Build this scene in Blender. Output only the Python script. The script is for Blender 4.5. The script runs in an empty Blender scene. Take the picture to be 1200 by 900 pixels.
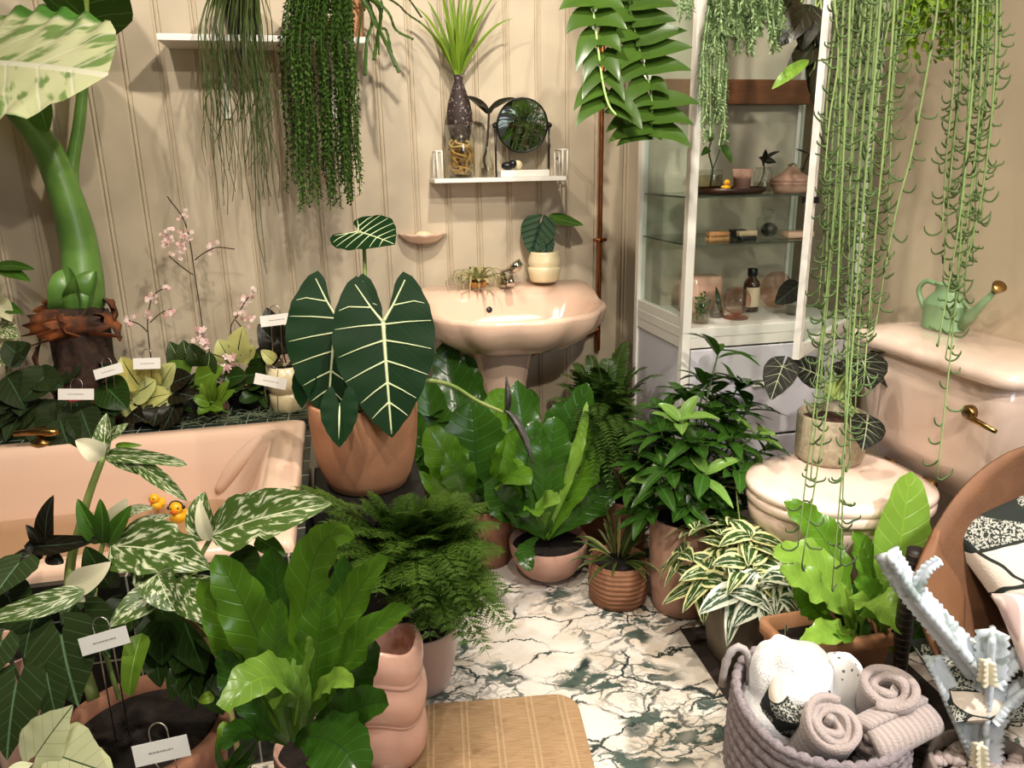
import bpy, math, random
from mathutils import Vector, Matrix, noise
V = Vector
PI = math.pi
rnd = random.Random(7)
scn = bpy.context.scene
COL = scn.collection
# ------------------------------------------------------------------ camera
F = 890.0
CAM = V((0, 0, 1.22))
_y, _p, _r = math.radians(12.742), math.radians(16.084), math.radians(-1.017)
_fw = V((math.sin(_y)*math.cos(_p), math.cos(_y)*math.cos(_p), -math.sin(_p)))
_rt = V((math.cos(_y), -math.sin(_y), 0)); _up = _rt.cross(_fw)
RT = _rt*math.cos(_r) + _up*math.sin(_r); UP = -_rt*math.sin(_r) + _up*math.cos(_r); FW = _fw
cd = bpy.data.cameras.new('camera'); cam = bpy.data.objects.new('camera', cd); COL.objects.link(cam)
cd.sensor_width = 36; cd.lens = F/1200*36; cd.clip_start = .05
m = Matrix.Identity(4)
for i in range(3):
    m[i][0] = RT[i]; m[i][1] = UP[i]; m[i][2] = -FW[i]; m[i][3] = CAM[i]
cam.matrix_world = m
scn.camera = cam
def ray(px, py): return FW + RT*((px-600)/F) - UP*((py-450)/F)
def P(px, py, d): return CAM + ray(px, py)*d                      # a point at that distance
def atz(px, py, z): r = ray(px, py); return CAM + r*((z-CAM.z)/r.z)
def aty(px, py, y): r = ray(px, py); return CAM + r*((y-CAM.y)/r.y)
def atx(px, py, x): r = ray(px, py); return CAM + r*((x-CAM.x)/r.x)
def dep(p): return (p-CAM).dot(FW)
TOCAM = -FW
Z = V((0, 0, 1))
# ------------------------------------------------------------------ materials
def S(h):
    h = h.lstrip('#'); o = []
    for i in (0, 2, 4):
        c = int(h[i:i+2], 16)/255
        o.append(c/12.92 if c <= .04045 else ((c+.055)/1.055)**2.4)
    return (o[0], o[1], o[2], 1)
class NT:
    def __init__(s, name):
        s.m = bpy.data.materials.new(name); s.m.use_nodes = True
        s.t = s.m.node_tree; s.t.nodes.clear()
        s.out = s.n('ShaderNodeOutputMaterial'); s.b = s.n('ShaderNodeBsdfPrincipled')
        s.l(s.b, 0, s.out, 0)
    def n(s, t, **k):
        x = s.t.nodes.new(t)
        for a, v in k.items(): setattr(x, a, v)
        return x
    def l(s, a, ao, b, bi): s.t.links.new(a.outputs[ao], b.inputs[bi])
    def val(s, sock, v):
        if hasattr(v, 'links') or hasattr(v, 'is_linked'): s.t.links.new(v, sock)
        else: sock.default_value = v
    def math(s, op, a, b=0, c=0):
        x = s.n('ShaderNodeMath', operation=op)
        for i, v in enumerate((a, b, c)): s.val(x.inputs[i], v)
        return x.outputs[0]
    def mix(s, f, a, b):
        x = s.n('ShaderNodeMix', data_type='RGBA')
        s.val(x.inputs[0], f); s.val(x.inputs[6], a); s.val(x.inputs[7], b)
        return x.outputs[2]
    def sstep(s, v, lo, hi):
        x = s.n('ShaderNodeMapRange', interpolation_type='SMOOTHSTEP')
        s.val(x.inputs[0], v); x.inputs[1].default_value = lo; x.inputs[2].default_value = hi
        return x.outputs[0]
    def noise(s, vec, scale, detail=2, dist=0, rough=.5):
        x = s.n('ShaderNodeTexNoise'); s.val(x.inputs['Scale'], scale)
        x.inputs['Detail'].default_value = detail; x.inputs['Distortion'].default_value = dist
        x.inputs['Roughness'].default_value = rough
        if vec is not None: s.t.links.new(vec, x.inputs['Vector'])
        return x.outputs['Fac']
    def gen(s): return s.n('ShaderNodeTexCoord').outputs['Object']
    def uv(s):
        x = s.n('ShaderNodeUVMap', uv_map='UVMap'); y = s.n('ShaderNodeSeparateXYZ')
        s.l(x, 0, y, 0); return x.outputs[0], y.outputs[0], y.outputs[1]
    def bump(s, h, st=.3, dist=.01):
        x = s.n('ShaderNodeBump'); x.inputs['Strength'].default_value = st; x.inputs['Distance'].default_value = dist
        s.val(x.inputs['Height'], h); s.l(x, 0, s.b, 'Normal')
    def set(s, **k):
        for a, v in k.items(): s.val(s.b.inputs[a.replace('_', ' ')], v)
        return s
def pbr(name, col, rough=.5, metal=0, var=.0, vscale=12, bump=0, bscale=60, col2=None, **k):
    t = NT(name); c = S(col)
    if var or col2:
        f = t.noise(t.gen(), vscale, 4)
        c2 = S(col2) if col2 else tuple(x*(1-var) for x in c[:3])+(1,)
        t.set(Base_Color=t.mix(t.sstep(f, .35, .65), c, c2))
    else: t.set(Base_Color=c)
    t.set(Roughness=rough, Metallic=metal)
    if bump: t.bump(t.noise(t.gen(), bscale, 4), bump, .004)
    t.set(**k)
    return t.m
def glass(name, col='#ffffff', rough=0.0, ior=1.45):
    t = NT(name); t.set(Base_Color=S(col), Roughness=rough, IOR=ior, Transmission_Weight=1.0); return t.m
def thin_glass(name, col='#f4faf8', refl=.12):
    t = NT(name)
    tr = t.n('ShaderNodeBsdfTransparent'); tr.inputs[0].default_value = S(col)
    gl = t.n('ShaderNodeBsdfGlossy'); gl.inputs['Roughness'].default_value = .02
    lw = t.n('ShaderNodeLayerWeight'); lw.inputs[0].default_value = .5
    fc = t.math('MULTIPLY_ADD', t.math('POWER', lw.outputs['Facing'], 4), min(.9, refl*3), refl*.3)
    mx = t.n('ShaderNodeMixShader'); t.t.links.new(fc, mx.inputs[0]); t.l(tr, 0, mx, 1); t.l(gl, 0, mx, 2); t.l(mx, 0, t.out, 0)
    return t.m
def leafmat(name, base, dark=None, vein=None, nv=9, slope=.35, vw=.06, mid=.05, rough=.35, trans=.25, back=None, splash=None, spl=(.52, .6), sscale=3.5, edge=None, ew=.82, bump=.25, stretch=3.0, midcol=None, wm=True):
    t = NT(name)
    uvv, u, v = t.uv()
    k = t.math('FLOOR', u); fu = t.math('FRACT', u)
    a = t.math('ABSOLUTE', t.math('MULTIPLY_ADD', fu, 2, -1))          # 0 midrib .. 1 edge
    wn = t.n('ShaderNodeTexWhiteNoise', noise_dimensions='1D'); t.t.links.new(k, wn.inputs['W'])
    r = wn.outputs[0]
    oi = t.n('ShaderNodeObjectInfo'); r = t.math('FRACT', t.math('ADD', r, oi.outputs['Random']))
    def warm(c):
        if wm and c[1] > c[0]*1.15 and c[1] > c[2]*1.15: return (c[0]*1.12+.006, c[1]*.84, c[2]*.55, 1)
        return c
    c0 = warm(S(base)); c1 = warm(S(dark)) if dark else tuple(x*.55 for x in c0[:3])+(1,)
    t.b.inputs['Specular IOR Level'].default_value = .42 if rough < .3 else .28 if rough < .45 else .15
    col = t.mix(r, c0, c1)
    nz = t.noise(uvv, 2.5, 2)
    col = t.mix(t.sstep(nz, .35, .7), col, c1 if not dark else t.mix(.5, c0, c1))
    if splash:
        mp = t.n('ShaderNodeMapping'); mp.inputs['Scale'].default_value = (stretch, 1, 1); t.t.links.new(uvv, mp.inputs[0])
        # streaks that follow the side veins
        cx = t.n('ShaderNodeCombineXYZ'); t.t.links.new(t.math('MULTIPLY', u, stretch), cx.inputs[0])
        t.t.links.new(t.math('MULTIPLY', t.math('SUBTRACT', v, t.math('MULTIPLY', a, slope)), 4), cx.inputs[1]); t.t.links.new(r, cx.inputs[2])
        sn = t.noise(cx.outputs[0], sscale, 3, .3)
        col = t.mix(t.sstep(sn, spl[0], spl[1]), col, S(splash))
    ph = t.math('FRACT', t.math('MULTIPLY', t.math('SUBTRACT', v, t.math('MULTIPLY', a, slope)), nv))
    dist = t.math('ABSOLUTE', t.math('SUBTRACT', ph, .5))                # .5 at seams
    vl = t.sstep(dist, .5-vw, .5)
    ml = t.math('SUBTRACT', 1, t.sstep(a, mid*.6, mid))
    if vein:
        col = t.mix(t.math('MULTIPLY', vl, .55), col, S(vein)); col = t.mix(ml, col, S(midcol or vein))
    elif midcol: col = t.mix(ml, col, S(midcol))
    if edge: col = t.mix(t.sstep(t.math('ADD', a, t.math('MULTIPLY', t.math('SUBTRACT', t.noise(uvv, 5, 2), .5), .35)), ew-.05, ew+.05), col, S(edge))
    if back:
        g = t.n('ShaderNodeNewGeometry'); col = t.mix(g.outputs['Backfacing'], col, S(back))
    t.set(Base_Color=col, Roughness=rough)
    if bump: t.bump(t.math('SUBTRACT', t.math('MULTIPLY', a, .6), t.math('ADD', vl, ml)), bump, .004)
    if trans:
        tl = t.n('ShaderNodeBsdfTranslucent'); t.val(tl.inputs[0], col)
        mx = t.n('ShaderNodeMixShader'); mx.inputs[0].default_value = trans
        t.l(t.b, 0, mx, 1); t.l(tl, 0, mx, 2); t.l(mx, 0, t.out, 0)
    return t.m
# ------------------------------------------------------------------ objects
def tag(o, label=None, cat=None, group=None, kind=None):
    for k, v in (('label', label), ('category', cat), ('group', group), ('kind', kind)):
        if v: o[k] = v
    return o
def thing(name, label, cat, loc, group=None):
    o = bpy.data.objects.new(name, None); COL.objects.link(o); o.location = loc
    o.empty_display_size = .05
    o['_w'] = tuple(loc)
    return tag(o, label, cat, group)
def worg(o):
    w = V((0, 0, 0))
    while o is not None: w += o.location; o = o.parent
    return w
class MB:
    def __init__(s): s.v = []; s.f = []; s.u = []; s.mi = []
    def add(s, vs, fs, us=None, mi=0):
        b = len(s.v); s.v.extend(vs); s.u.extend(us if us else [(0.5, 0.5)]*len(vs))
        s.f.extend(tuple(b+i for i in f) for f in fs); s.mi.extend([mi]*len(fs)); return s
    def grid(s, rows, us=None, mi=0, wrap=False, flip=False):
        n = len(rows[0]); vs = [p for r in rows for p in r]; fs = []
        for j in range(len(rows)-1):
            for i in range(n if wrap else n-1):
                a = j*n+i; b = j*n+(i+1) % n; q = (a, b, b+n, a+n)
                fs.append(q[::-1] if flip else q)
        return s.add(vs, fs, [x for r in us for x in r] if us else None, mi)
    def box(s, lo, hi, mi=0, M=None):
        x0, y0, z0 = lo; x1, y1, z1 = hi
        vs = [V(p) for p in ((x0,y0,z0),(x1,y0,z0),(x1,y1,z0),(x0,y1,z0),(x0,y0,z1),(x1,y0,z1),(x1,y1,z1),(x0,y1,z1))]
        if M: vs = [M @ p for p in vs]
        return s.add(vs, [(3,2,1,0),(4,5,6,7),(0,1,5,4),(1,2,6,5),(2,3,7,6),(3,0,4,7)], None, mi)
    def tube(s, pts, rad, n=6, cap=True, mi=0, k=0, flat=1.0):
        pts = [V(p) for p in pts]
        if not hasattr(rad, '__len__'): rad = [rad]*len(pts)
        T = (pts[1]-pts[0]).normalized()
        a = V((0, 0, 1)) if abs(T.z) < .9 else V((1, 0, 0))
        N = (a - T*a.dot(T)).normalized(); rows = []; us = []
        for i, p in enumerate(pts):
            T = (pts[min(i+1, len(pts)-1)]-pts[max(i-1, 0)])
            if T.length < 1e-9: T = V((0, 0, 1))
            T.normalize(); N = (N - T*N.dot(T))
            if N.length < 1e-6: N = T.orthogonal()
            N.normalize(); B = T.cross(N)
            rows.append([p + (N*math.cos(2*PI*j/n)*flat + B*math.sin(2*PI*j/n))*rad[i] for j in range(n)])
            us.append([(k+.01+.98*j/n, i/(len(pts)-1)) for j in range(n)])
        s.grid(rows, us, mi, wrap=True)
        if cap:
            b = len(s.v)-n*len(pts)
            s.f.append(tuple(b+j for j in range(n))[::-1]); s.f.append(tuple(b+n*(len(pts)-1)+j for j in range(n))); s.mi.extend([mi, mi])
        return s
    def lathe(s, prof, c, n=40, mi=0, fn=None, sx=1, sy=1):
        c = V(c); rows = []; us = []
        for j, (r, z) in enumerate(prof):
            row = []
            for i in range(n):
                a = 2*PI*i/n; q = V((r*math.cos(a)*sx, r*math.sin(a)*sy, z))
                if fn: q = fn(q, a, j)
                row.append(c+q)
            rows.append(row); us.append([(i/n, j/max(1, len(prof)-1)) for i in range(n)])
        return s.grid(rows, us, mi, wrap=True)
    def sphere(s, c, r, n=12, m=8, sc=(1, 1, 1), mi=0, M=None):
        c = V(c); rows = []
        for j in range(m+1):
            t = -PI/2+PI*j/m; rr = max(math.cos(t), 1e-4)
            row = [V((rr*math.cos(2*PI*i/n)*sc[0], rr*math.sin(2*PI*i/n)*sc[1], math.sin(t)*sc[2]))*r for i in range(n)]
            rows.append([c+(M @ q if M else q) for q in row])
        return s.grid(rows, [[(i/n, j/m) for i in range(n)] for j in range(m+1)], mi, wrap=True)
    def build(s, name, mat, parent=None, smooth=True, label=None, bevel=0, sub=0, solid=0, kind=None, loc=None, soff=0):
        me = bpy.data.meshes.new(name)
        org = worg(parent) if parent else (V(loc) if loc is not None else V((0, 0, 0)))
        me.from_pydata([tuple(p-org) for p in s.v], [], s.f)
        uvl = me.uv_layers.new(name='UVMap')
        idx = [0]*len(me.loops); me.loops.foreach_get('vertex_index', idx)
        fl = [0.0]*(2*len(idx))
        for i, q in enumerate(idx): fl[2*i], fl[2*i+1] = s.u[q]
        uvl.data.foreach_set('uv', fl)
        mats = mat if isinstance(mat, (list, tuple)) else [mat]
        for x in mats: me.materials.append(x)
        if len(mats) > 1: me.polygons.foreach_set('material_index', s.mi)
        me.polygons.foreach_set('use_smooth', [smooth]*len(me.polygons))
        me.update()
        o = bpy.data.objects.new(name, me); COL.objects.link(o)
        if parent: o.parent = parent
        elif loc is not None: o.location = loc
        if label: o['label'] = label
        if kind: o['kind'] = kind
        if solid:
            q = o.modifiers.new('solid', 'SOLIDIFY'); q.thickness = solid; q.offset = soff
        if bevel:
            q = o.modifiers.new('bevel', 'BEVEL'); q.width = bevel; q.segments = 3; q.limit_method = 'ANGLE'
            q.harden_normals = False
        if sub:
            q = o.modifiers.new('sub', 'SUBSURF'); q.levels = sub; q.render_levels = sub
        return o
def bez(pts, t):
    q = [V(p) for p in pts]
    while len(q) > 1: q = [q[i].lerp(q[i+1], t) for i in range(len(q)-1)]
    return q[0]
def cat(pts, n):
    pts = [V(p) for p in pts]; q = [pts[0]*2-pts[1]]+pts+[pts[-1]*2-pts[-2]]; o = []
    for i in range(len(pts)-1):
        a, b, c, d = q[i:i+4]
        for j in range(n):
            t = j/n; o.append(.5*((2*b)+(c-a)*t+(2*a-5*b+4*c-d)*t*t+(3*b-a-3*c+d)*t**3))
    o.append(pts[-1]); return o
def interp(tab, x):
    if x <= tab[0][0]: return tab[0][1]
    for (a, b), (c, d) in zip(tab, tab[1:]):
        if x <= c:
            t = (x-a)/(c-a); t = t*t*(3-2*t)*.5+t*.5; return b+(d-b)*t
    return tab[-1][1]
KC = [0]
def nk(): KC[0] += 1; return KC[0]
# leaf outlines: half width over length 0..1
def pr_lance(t): return max(.0, math.sin(PI*min(1, t**.8)))**.8
def pr_ovate(t): return max(.0, math.sin(PI*t**.62))**.75
def pr_obl(t): return max(.0, math.sin(PI*t**1.5))**.7
def pr_strap(t): return min(1, t*6)**.5*max(0, (1-t))**.35*1.05
def pr_nest(t): return (.18+.82*min(1, t/.55)**1.2)*(max(0, 1-max(0, t-.55)/.45)**.45 if t > .55 else 1)
def leaf(mb, spine, nrm, W, prof=pr_ovate, fold=.2, wave=0, wf=4, nx=6, ny=12, curl=0, t0=0, ph=None, edge=None, k=None, mi=0):
    """one blade along a Bezier spine (2+ points); nrm is its upper side"""
    k = nk() if k is None else k
    L = sum((V(spine[i+1])-V(spine[i])).length for i in range(len(spine)-1))
    ph = rnd.random()*6.28 if ph is None else ph
    rows = []; us = []
    for j in range(ny+1):
        t = j/ny; p = bez(spine, t)
        T = (bez(spine, min(1, t+.02))-bez(spine, max(0, t-.02)))
        if T.length < 1e-9: T = V((0, 0, 1))
        T.normalize()
        sd = T.cross(nrm)
        if sd.length < 1e-4: sd = T.orthogonal()
        sd.normalize(); n2 = sd.cross(T)
        w = W*max(prof(t), .004); row = []; ur = []
        for i in range(nx+1):
            s_ = -1+2*i/nx; a = abs(s_)
            e = 1
            if edge: e = 1+edge*math.sin(t*wf*2*PI*1.7+ph+(0 if s_ > 0 else 2))*a
            q = p+sd*(s_*w*math.cos(fold*a)*e)+n2*(a*w*math.sin(fold)-curl*a*a*w+wave*L*math.sin(t*wf*2*PI+ph+(0 if s_ > 0 else 1.9))*a*a*(.3+.7*math.sin(PI*t)))
            row.append(q); ur.append((k+.01+.98*i/nx, t))
        rows.append(row); us.append(ur)
    mb.grid(rows, us, mi)
    return mb
def heart(mb, A, B, nrm, outer, inner, cup=.1, droop=0, wave=0, wf=3, nx=5, ny=16, k=None, mi=0, lobe=None, roll=0):
    """sagittate / cordate blade. A = where the stalk meets it, B = tip. outer/inner: tables (y, half width) in units of |AB|; returns the surface function"""
    k = nk() if k is None else k
    A, B = V(A), V(B); L = (B-A).length; T = (B-A)/L
    nrm = V(nrm); sd = T.cross(nrm).normalized(); n2 = sd.cross(T)
    y0 = outer[0][0]; wm = max(w for _, w in outer); ph = rnd.random()*6
    def SF(x, y):
        return A+T*(y*L)+sd*(x*L)+n2*(L*(cup*abs(x)-cup*1.1*x*x-droop*(max(0, y)**2)-droop*.6*min(0, y)**2+roll*x+wave*math.sin(y*wf*2*PI+ph+(2 if x > 0 else 0))*abs(x/wm)**2))
    for sgn in (1, -1):
        rows = []; us = []
        for j in range(ny+1):
            y = y0+(1-y0)*j/ny
            xo = max(interp(outer, y), .002); xi = interp(inner, y) if y < 0 else 0
            xi = min(xi, xo-.001)
            row = []; ur = []
            for i in range(nx+1):
                x = xi+(xo-xi)*i/nx
                row.append(SF(sgn*x, y)); ur.append((k+.5+sgn*.48*min(1, x/wm), (y-y0)/(1-y0)))
            rows.append(row); us.append(ur)
        mb.grid(rows, us, mi, flip=sgn < 0)
    return SF, n2
def strip_on(mb, SF, n2, pts, w0, w1, off=.0012, n=5, mi=0):
    """a raised vein along 2D points on a leaf surface"""
    q = []
    for i in range(len(pts)-1):
        for j in range(n): q.append((pts[i][0]+(pts[i+1][0]-pts[i][0])*j/n, pts[i][1]+(pts[i+1][1]-pts[i][1])*j/n))
    q.append(pts[-1])
    P3 = [SF(*a)+n2*off for a in q]; N = len(P3)
    mb.tube(P3, [w0+(w1-w0)*i/(N-1) for i in range(N)], 5, k=0, mi=mi)
def frond(mb, pts, npin=16, plen=.06, pw=.35, fine=0, nrm=None, taper=pr_ovate, curl=.2, mi=0, stem=.0012, smi=None, ang=.25):
    """fern frond: rachis with pinnae, fine>0 gives each pinna its own pairs of pinnules"""
    nrm = nrm or Z
    N = 10; mb.tube([bez(pts, i/N) for i in range(N+1)], [stem*(1-.7*i/N) for i in range(N+1)], 4, mi=mi if smi is None else smi, k=nk())
    for i in range(npin):
        t = .12+.87*i/npin
        p = bez(pts, t); T = (bez(pts, min(1, t+.02))-bez(pts, t-.02)).normalized()
        sd = T.cross(nrm)
        if sd.length < 1e-3: sd = T.orthogonal()
        sd.normalize(); n2 = sd.cross(T)
        pl = plen*max(.08, taper((t-.08)/.93))
        for s_ in (1, -1):
            d = (sd*s_+T*ang*2+n2*(rnd.random()-.5)*.25-Z*curl*.5).normalized()
            if not fine:
                leaf(mb, [p, p+d*pl*.5+n2*pl*.06, p+d*pl-n2*pl*curl], n2, pl*pw*.5, pr_lance, 0.1, nx=2, ny=4, k=nk(), mi=mi)
            else:
                sd2 = d.cross(n2).normalized(); k = nk()
                e = p+d*pl-n2*pl*curl
                mb.add([p-sd2*.0006, p+sd2*.0006, e], [(0, 1, 2)], [(k+.5, 0)]*3, mi)
                for q in range(fine):
                    f = (q+.7)/fine; c = p.lerp(e, f)-n2*pl*curl*.0
                    ql = pl*pw*(1-f*.75)
                    for s2 in (1, -1):
                        dd = (sd2*s2+d*.8+n2*(rnd.random()-.4)*.3).normalized(); w = d*ql*.28
                        mb.add([c, c+dd*ql*.55-w, c+dd*ql, c+dd*ql*.55+w], [(0, 1, 2, 3)] if s2 > 0 else [(3, 2, 1, 0)], [(k+.5, .1), (k+.2, .5), (k+.5, .9), (k+.8, .5)], mi)
    return mb
def pot_prof(r0, r1, h, th=.006, lip=0, liph=.02, belly=0, inner=.75, n=8):
    """outer wall from foot r0 to rim r1, then down inside"""
    o = [(0.001, 0), (r0*.92, 0), (r0, .004)]
    for i in range(1, n):
        t = i/n; o.append((r0+(r1-r0)*t+belly*math.sin(PI*t), h*t))
    if lip: o += [(r1, h-liph), (r1+lip, h-liph), (r1+lip, h-.002), (r1+lip*.5, h)]
    else: o += [(r1, h-.003), (r1-th*.3, h)]
    o += [(r1-th, h-.002), (r1-th, h*inner)]
    return o
def lathe_obj(name, prof, c, mat, parent, n=40, **k):
    fn = k.pop('fn', None); mb = MB().lathe(prof, c, n, fn=fn); return mb.build(name, mat, parent, **k)
def soil(c, r, z, parent, mat=None, name='soil'):
    mb = MB(); rows = []
    for j in range(7):
        rr = r*(1-j/6)+.0005
        rows.append([V(c)+V((rr*math.cos(2*PI*i/28), rr*math.sin(2*PI*i/28), z+(noise.noise(V((i*.7, j*1.3, c[0]*9)))*.006 if j else 0))) for i in range(28)])
    mb.grid(rows, None, wrap=True); return mb.build(name, mat or M_soil, parent)
def jit(a): return (rnd.random()*2-1)*a
def rv(a): return V((jit(a), jit(a), jit(a)))
# ------------------------------------------------------------------ common materials
M_soil = pbr('soil', '#21160f', .95, var=.6, vscale=60, bump=1.0, bscale=140)
M_terra = pbr('terracotta', '#c98f69', .85, var=.25, vscale=7, bump=.15, bscale=90)
M_terra2 = pbr('aged terracotta', '#a8745a', .9, var=.4, vscale=9, bump=.25, bscale=60)
M_terra3 = pbr('dusty pink terracotta', '#c69a86', .85, var=.25, vscale=6, bump=.1, bscale=80)
M_pink = pbr('peach pink porcelain', '#e6c3ab', .12, Coat_Weight=.5)
M_pinkpot = pbr('glazed blush stoneware', '#d8aa96', .16, var=.08, vscale=10)
M_white = pbr('white painted metal', '#e4e0d6', .4)
M_whitep = pbr('white painted wood', '#e6e2d8', .45)
M_cream = pbr('cream glazed ceramic', '#e2d3ab', .25, var=.06, vscale=20)
M_black = pbr('black metal', '#0c0c0c', .35)
M_copper = pbr('copper', '#c47a4e', .28, 1.0, var=.2, vscale=20)
M_brass = pbr('aged brass', '#9a7a48', .25, 1.0)
M_chrome = pbr('chrome', '#c9c4ba', .08, 1.0)
M_card = pbr('white plastic tag', '#e9e6df', .6)
M_ink = pbr('grey print', '#8d8a86', .8)
M_wire = pbr('galvanised wire', '#b8b4ac', .3, 1.0)
M_glass = glass('clear glass')
M_tglass = thin_glass('clear pane')
M_bark = pbr('brown bark', '#3a2417', .9, var=.6, vscale=25, bump=1.0, bscale=50)
M_stalk = pbr('green stalk', '#6f8f3f', .4, col2='#5b7d36', vscale=10)
M_dstalk = pbr('dark stalk', '#3b5227', .5)
M_pstalk = pbr('pale stalk', '#9aa860', .5, col2='#7d9448', vscale=14)
# ------------------------------------------------------------------ the room
YB, XR, ZC = 2.65, 1.61, 2.5
t = NT('cream tongue and groove boards')
g = t.gen(); sx = t.n('ShaderNodeSeparateXYZ'); t.t.links.new(g, sx.inputs[0])
pn = t.noise(g, 6, 4)
t.set(Base_Color=t.mix(t.sstep(pn, .3, .7), S('#c1b299'), S('#b5a68e')), Roughness=.55)
M_wall = t.m
def board_wall(name):
    mb = MB(); w = .107; x0 = -1.9+.028; x = x0; xs = []
    while x < XR-.01:
        xs += [(x, 0), (x+.004, .006), (x+.007, .006), (x+.011, 0), (x+.0135, 0), (x+.0165, .004), (x+.0195, .004), (x+.0225, 0)]; x += w
    xs.append((XR+.05, 0))
    mb.grid([[V((a, YB+b, z)) for a, b in xs] for z in (0, ZC)])
    mb.box((-1.9, YB+.012, 0), (XR+.1, YB+.1, ZC))
    return mb.build(name, M_wall, None, smooth=False, kind='structure')
board_wall('wall_back')
M_plain = pbr('cream paint', '#c0ae94', .6, var=.06, vscale=5)
MB().box((XR, -1.2, 0), (XR+.1, YB+.1, ZC)).build('wall_right', M_plain, None, smooth=False, kind='structure')
MB().box((-1.9, -1.2, ZC), (XR+.1, YB+.1, ZC+.08)).build('ceiling', pbr('ceiling paint', '#b9ab94', .8), None, smooth=False, kind='structure')
# marble floor
t = NT('veined white marble'); g = t.gen()
w1 = t.n('ShaderNodeTexNoise'); w1.inputs['Scale'].default_value = 5.5; w1.inputs['Detail'].default_value = 9; w1.inputs['Roughness'].default_value = .62; t.t.links.new(g, w1.inputs[0])
vm = t.n('ShaderNodeVectorMath', operation='MULTIPLY_ADD'); t.l(w1, 'Color', vm, 0); vm.inputs[1].default_value = (.17, .17, 0); t.t.links.new(g, vm.inputs[2])
mp = t.n('ShaderNodeMapping'); mp.inputs['Rotation'].default_value = (0, 0, .75); mp.inputs['Scale'].default_value = (1.0, 1.75, 1); t.l(vm, 0, mp, 0)
def crack(scale, w):
    vo = t.n('ShaderNodeTexVoronoi', feature='DISTANCE_TO_EDGE'); vo.inputs['Scale'].default_value = scale; t.l(mp, 0, vo, 'Vector')
    return t.math('SUBTRACT', 1, t.sstep(vo.outputs[0], w*.35, w))
def shards(scale, lo):
    vo = t.n('ShaderNodeTexVoronoi'); vo.inputs['Scale'].default_value = scale; t.l(mp, 0, vo, 'Vector')
    q = t.n('ShaderNodeSeparateXYZ'); t.l(vo, 'Color', q, 0); return t.sstep(q.outputs[0], lo, lo+.02)
big = t.noise(g, 3.6, 3); big2 = t.noise(mp.outputs[0], 9, 4); fine = t.noise(g, 60, 4)
zone = t.sstep(big, .45, .56)
c1 = t.math('MULTIPLY', crack(4.6, .03), t.sstep(t.noise(g, 7, 2), .38, .5))
c2 = t.math('MULTIPLY', crack(11, .055), zone)
c3 = t.math('MULTIPLY', crack(26, .09), t.sstep(big, .5, .6))
blot = t.math('MULTIPLY', t.math('MULTIPLY', shards(17, .70), zone), t.sstep(t.noise(mp.outputs[0], 22, 4), .38, .5))
cream = t.mix(t.sstep(big2, .4, .7), S('#e2d8cb'), S('#d4c5b2'))
cream = t.mix(t.math('MULTIPLY', t.sstep(t.noise(g, 7, 5), .58, .72), .55), cream, S('#b3906c'))
col = t.mix(t.math('MULTIPLY', c3, .6), cream, S('#6b6f66'))
col = t.mix(t.math('MULTIPLY', c2, .85), col, S('#474e48'))
col = t.mix(c1, col, S('#2f3835')); col = t.mix(blot, col, t.mix(fine, S('#37443d'), S('#58645b')))
t.set(Base_Color=col, Roughness=.2)
MB().box((-1.9, -1.2, -.1), (XR+.1, YB+.1, 0)).build('floor', t.m, None, smooth=False, kind='structure')
# lights: warm ceiling spots of the shop, plus added fill spots; one cool window light low on the right
def spot(name, loc, tgt, power, size=75, col=(1, .86, .66), rad=.03, blend=.5):
    l = bpy.data.lights.new(name, 'SPOT'); l.energy = power; l.spot_size = math.radians(size); l.spot_blend = blend
    l.color = col; l.shadow_soft_size = rad
    o = bpy.data.objects.new(name, l); COL.objects.link(o); o.location = loc
    o.rotation_euler = (V(tgt)-V(loc)).to_track_quat('-Z', 'Y').to_euler(); return o
LK = 1.0
WC = (1, .915, .79)
spot('ceiling_or_fill_spot', (.44, 1.32, 2.42), (.25, 2.4, .9), 88*LK, 110, WC)
spot('ceiling_or_fill_spot', (-.55, 1.25, 2.42), (-.1, 2.2, .7), 52*LK, 110, WC)
spot('ceiling_or_fill_spot', (.3, .25, 2.42), (.25, 2.0, .8), 58*LK, 90, WC)
spot('ceiling_or_fill_spot', (1.25, .55, 2.42), (1.2, 1.7, .5), 55*LK, 95, WC)
spot('ceiling_or_fill_spot', (-.35, .3, 2.42), (-.3, 1.3, .4), 50*LK, 80, WC)
spot('daylight_spot', (1.35, .25, 2.0), (.92, 1.12, .3), 150*LK, 34, (1, .98, .97), .05)
spot('ceiling_or_fill_spot', (.55, -.55, 2.42), (1.25, 2.2, 1.0), 150*LK, 42, WC)  # added fill spot that brightens the cabinet interior, no known lamp there
spot('ceiling_or_fill_spot', (-.1, -1.0, 2.42), (.9, -.4, 1.8), 80*LK, 70, WC)  # added fill spot behind the viewer, lights the plant seen in the mirror
def area(name, loc, tgt, power, sx_, sy_, col):
    l = bpy.data.lights.new(name, 'AREA'); l.shape = 'RECTANGLE'; l.size = sx_; l.size_y = sy_; l.energy = power; l.color = col
    o = bpy.data.objects.new(name, l); COL.objects.link(o); o.location = loc
    o.rotation_euler = (V(tgt)-V(loc)).to_track_quat('-Z', 'Y').to_euler(); return o
area('shop_window_light', (1.2, -1.1, 1.5), (1.1, 1.4, .4), 16*LK, .8, .8, (.86, .9, 1))
w = bpy.data.worlds.new('world'); scn.world = w; w.use_nodes = True
w.node_tree.nodes['Background'].inputs[0].default_value = (1, .93, .85, 1); w.node_tree.nodes['Background'].inputs[1].default_value = .06
scn.view_settings.view_transform = 'Standard'; scn.view_settings.look = 'None'
scn.view_settings.exposure = .12; scn.view_settings.gamma = 1; scn.view_settings.use_curve_mapping = False
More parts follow.
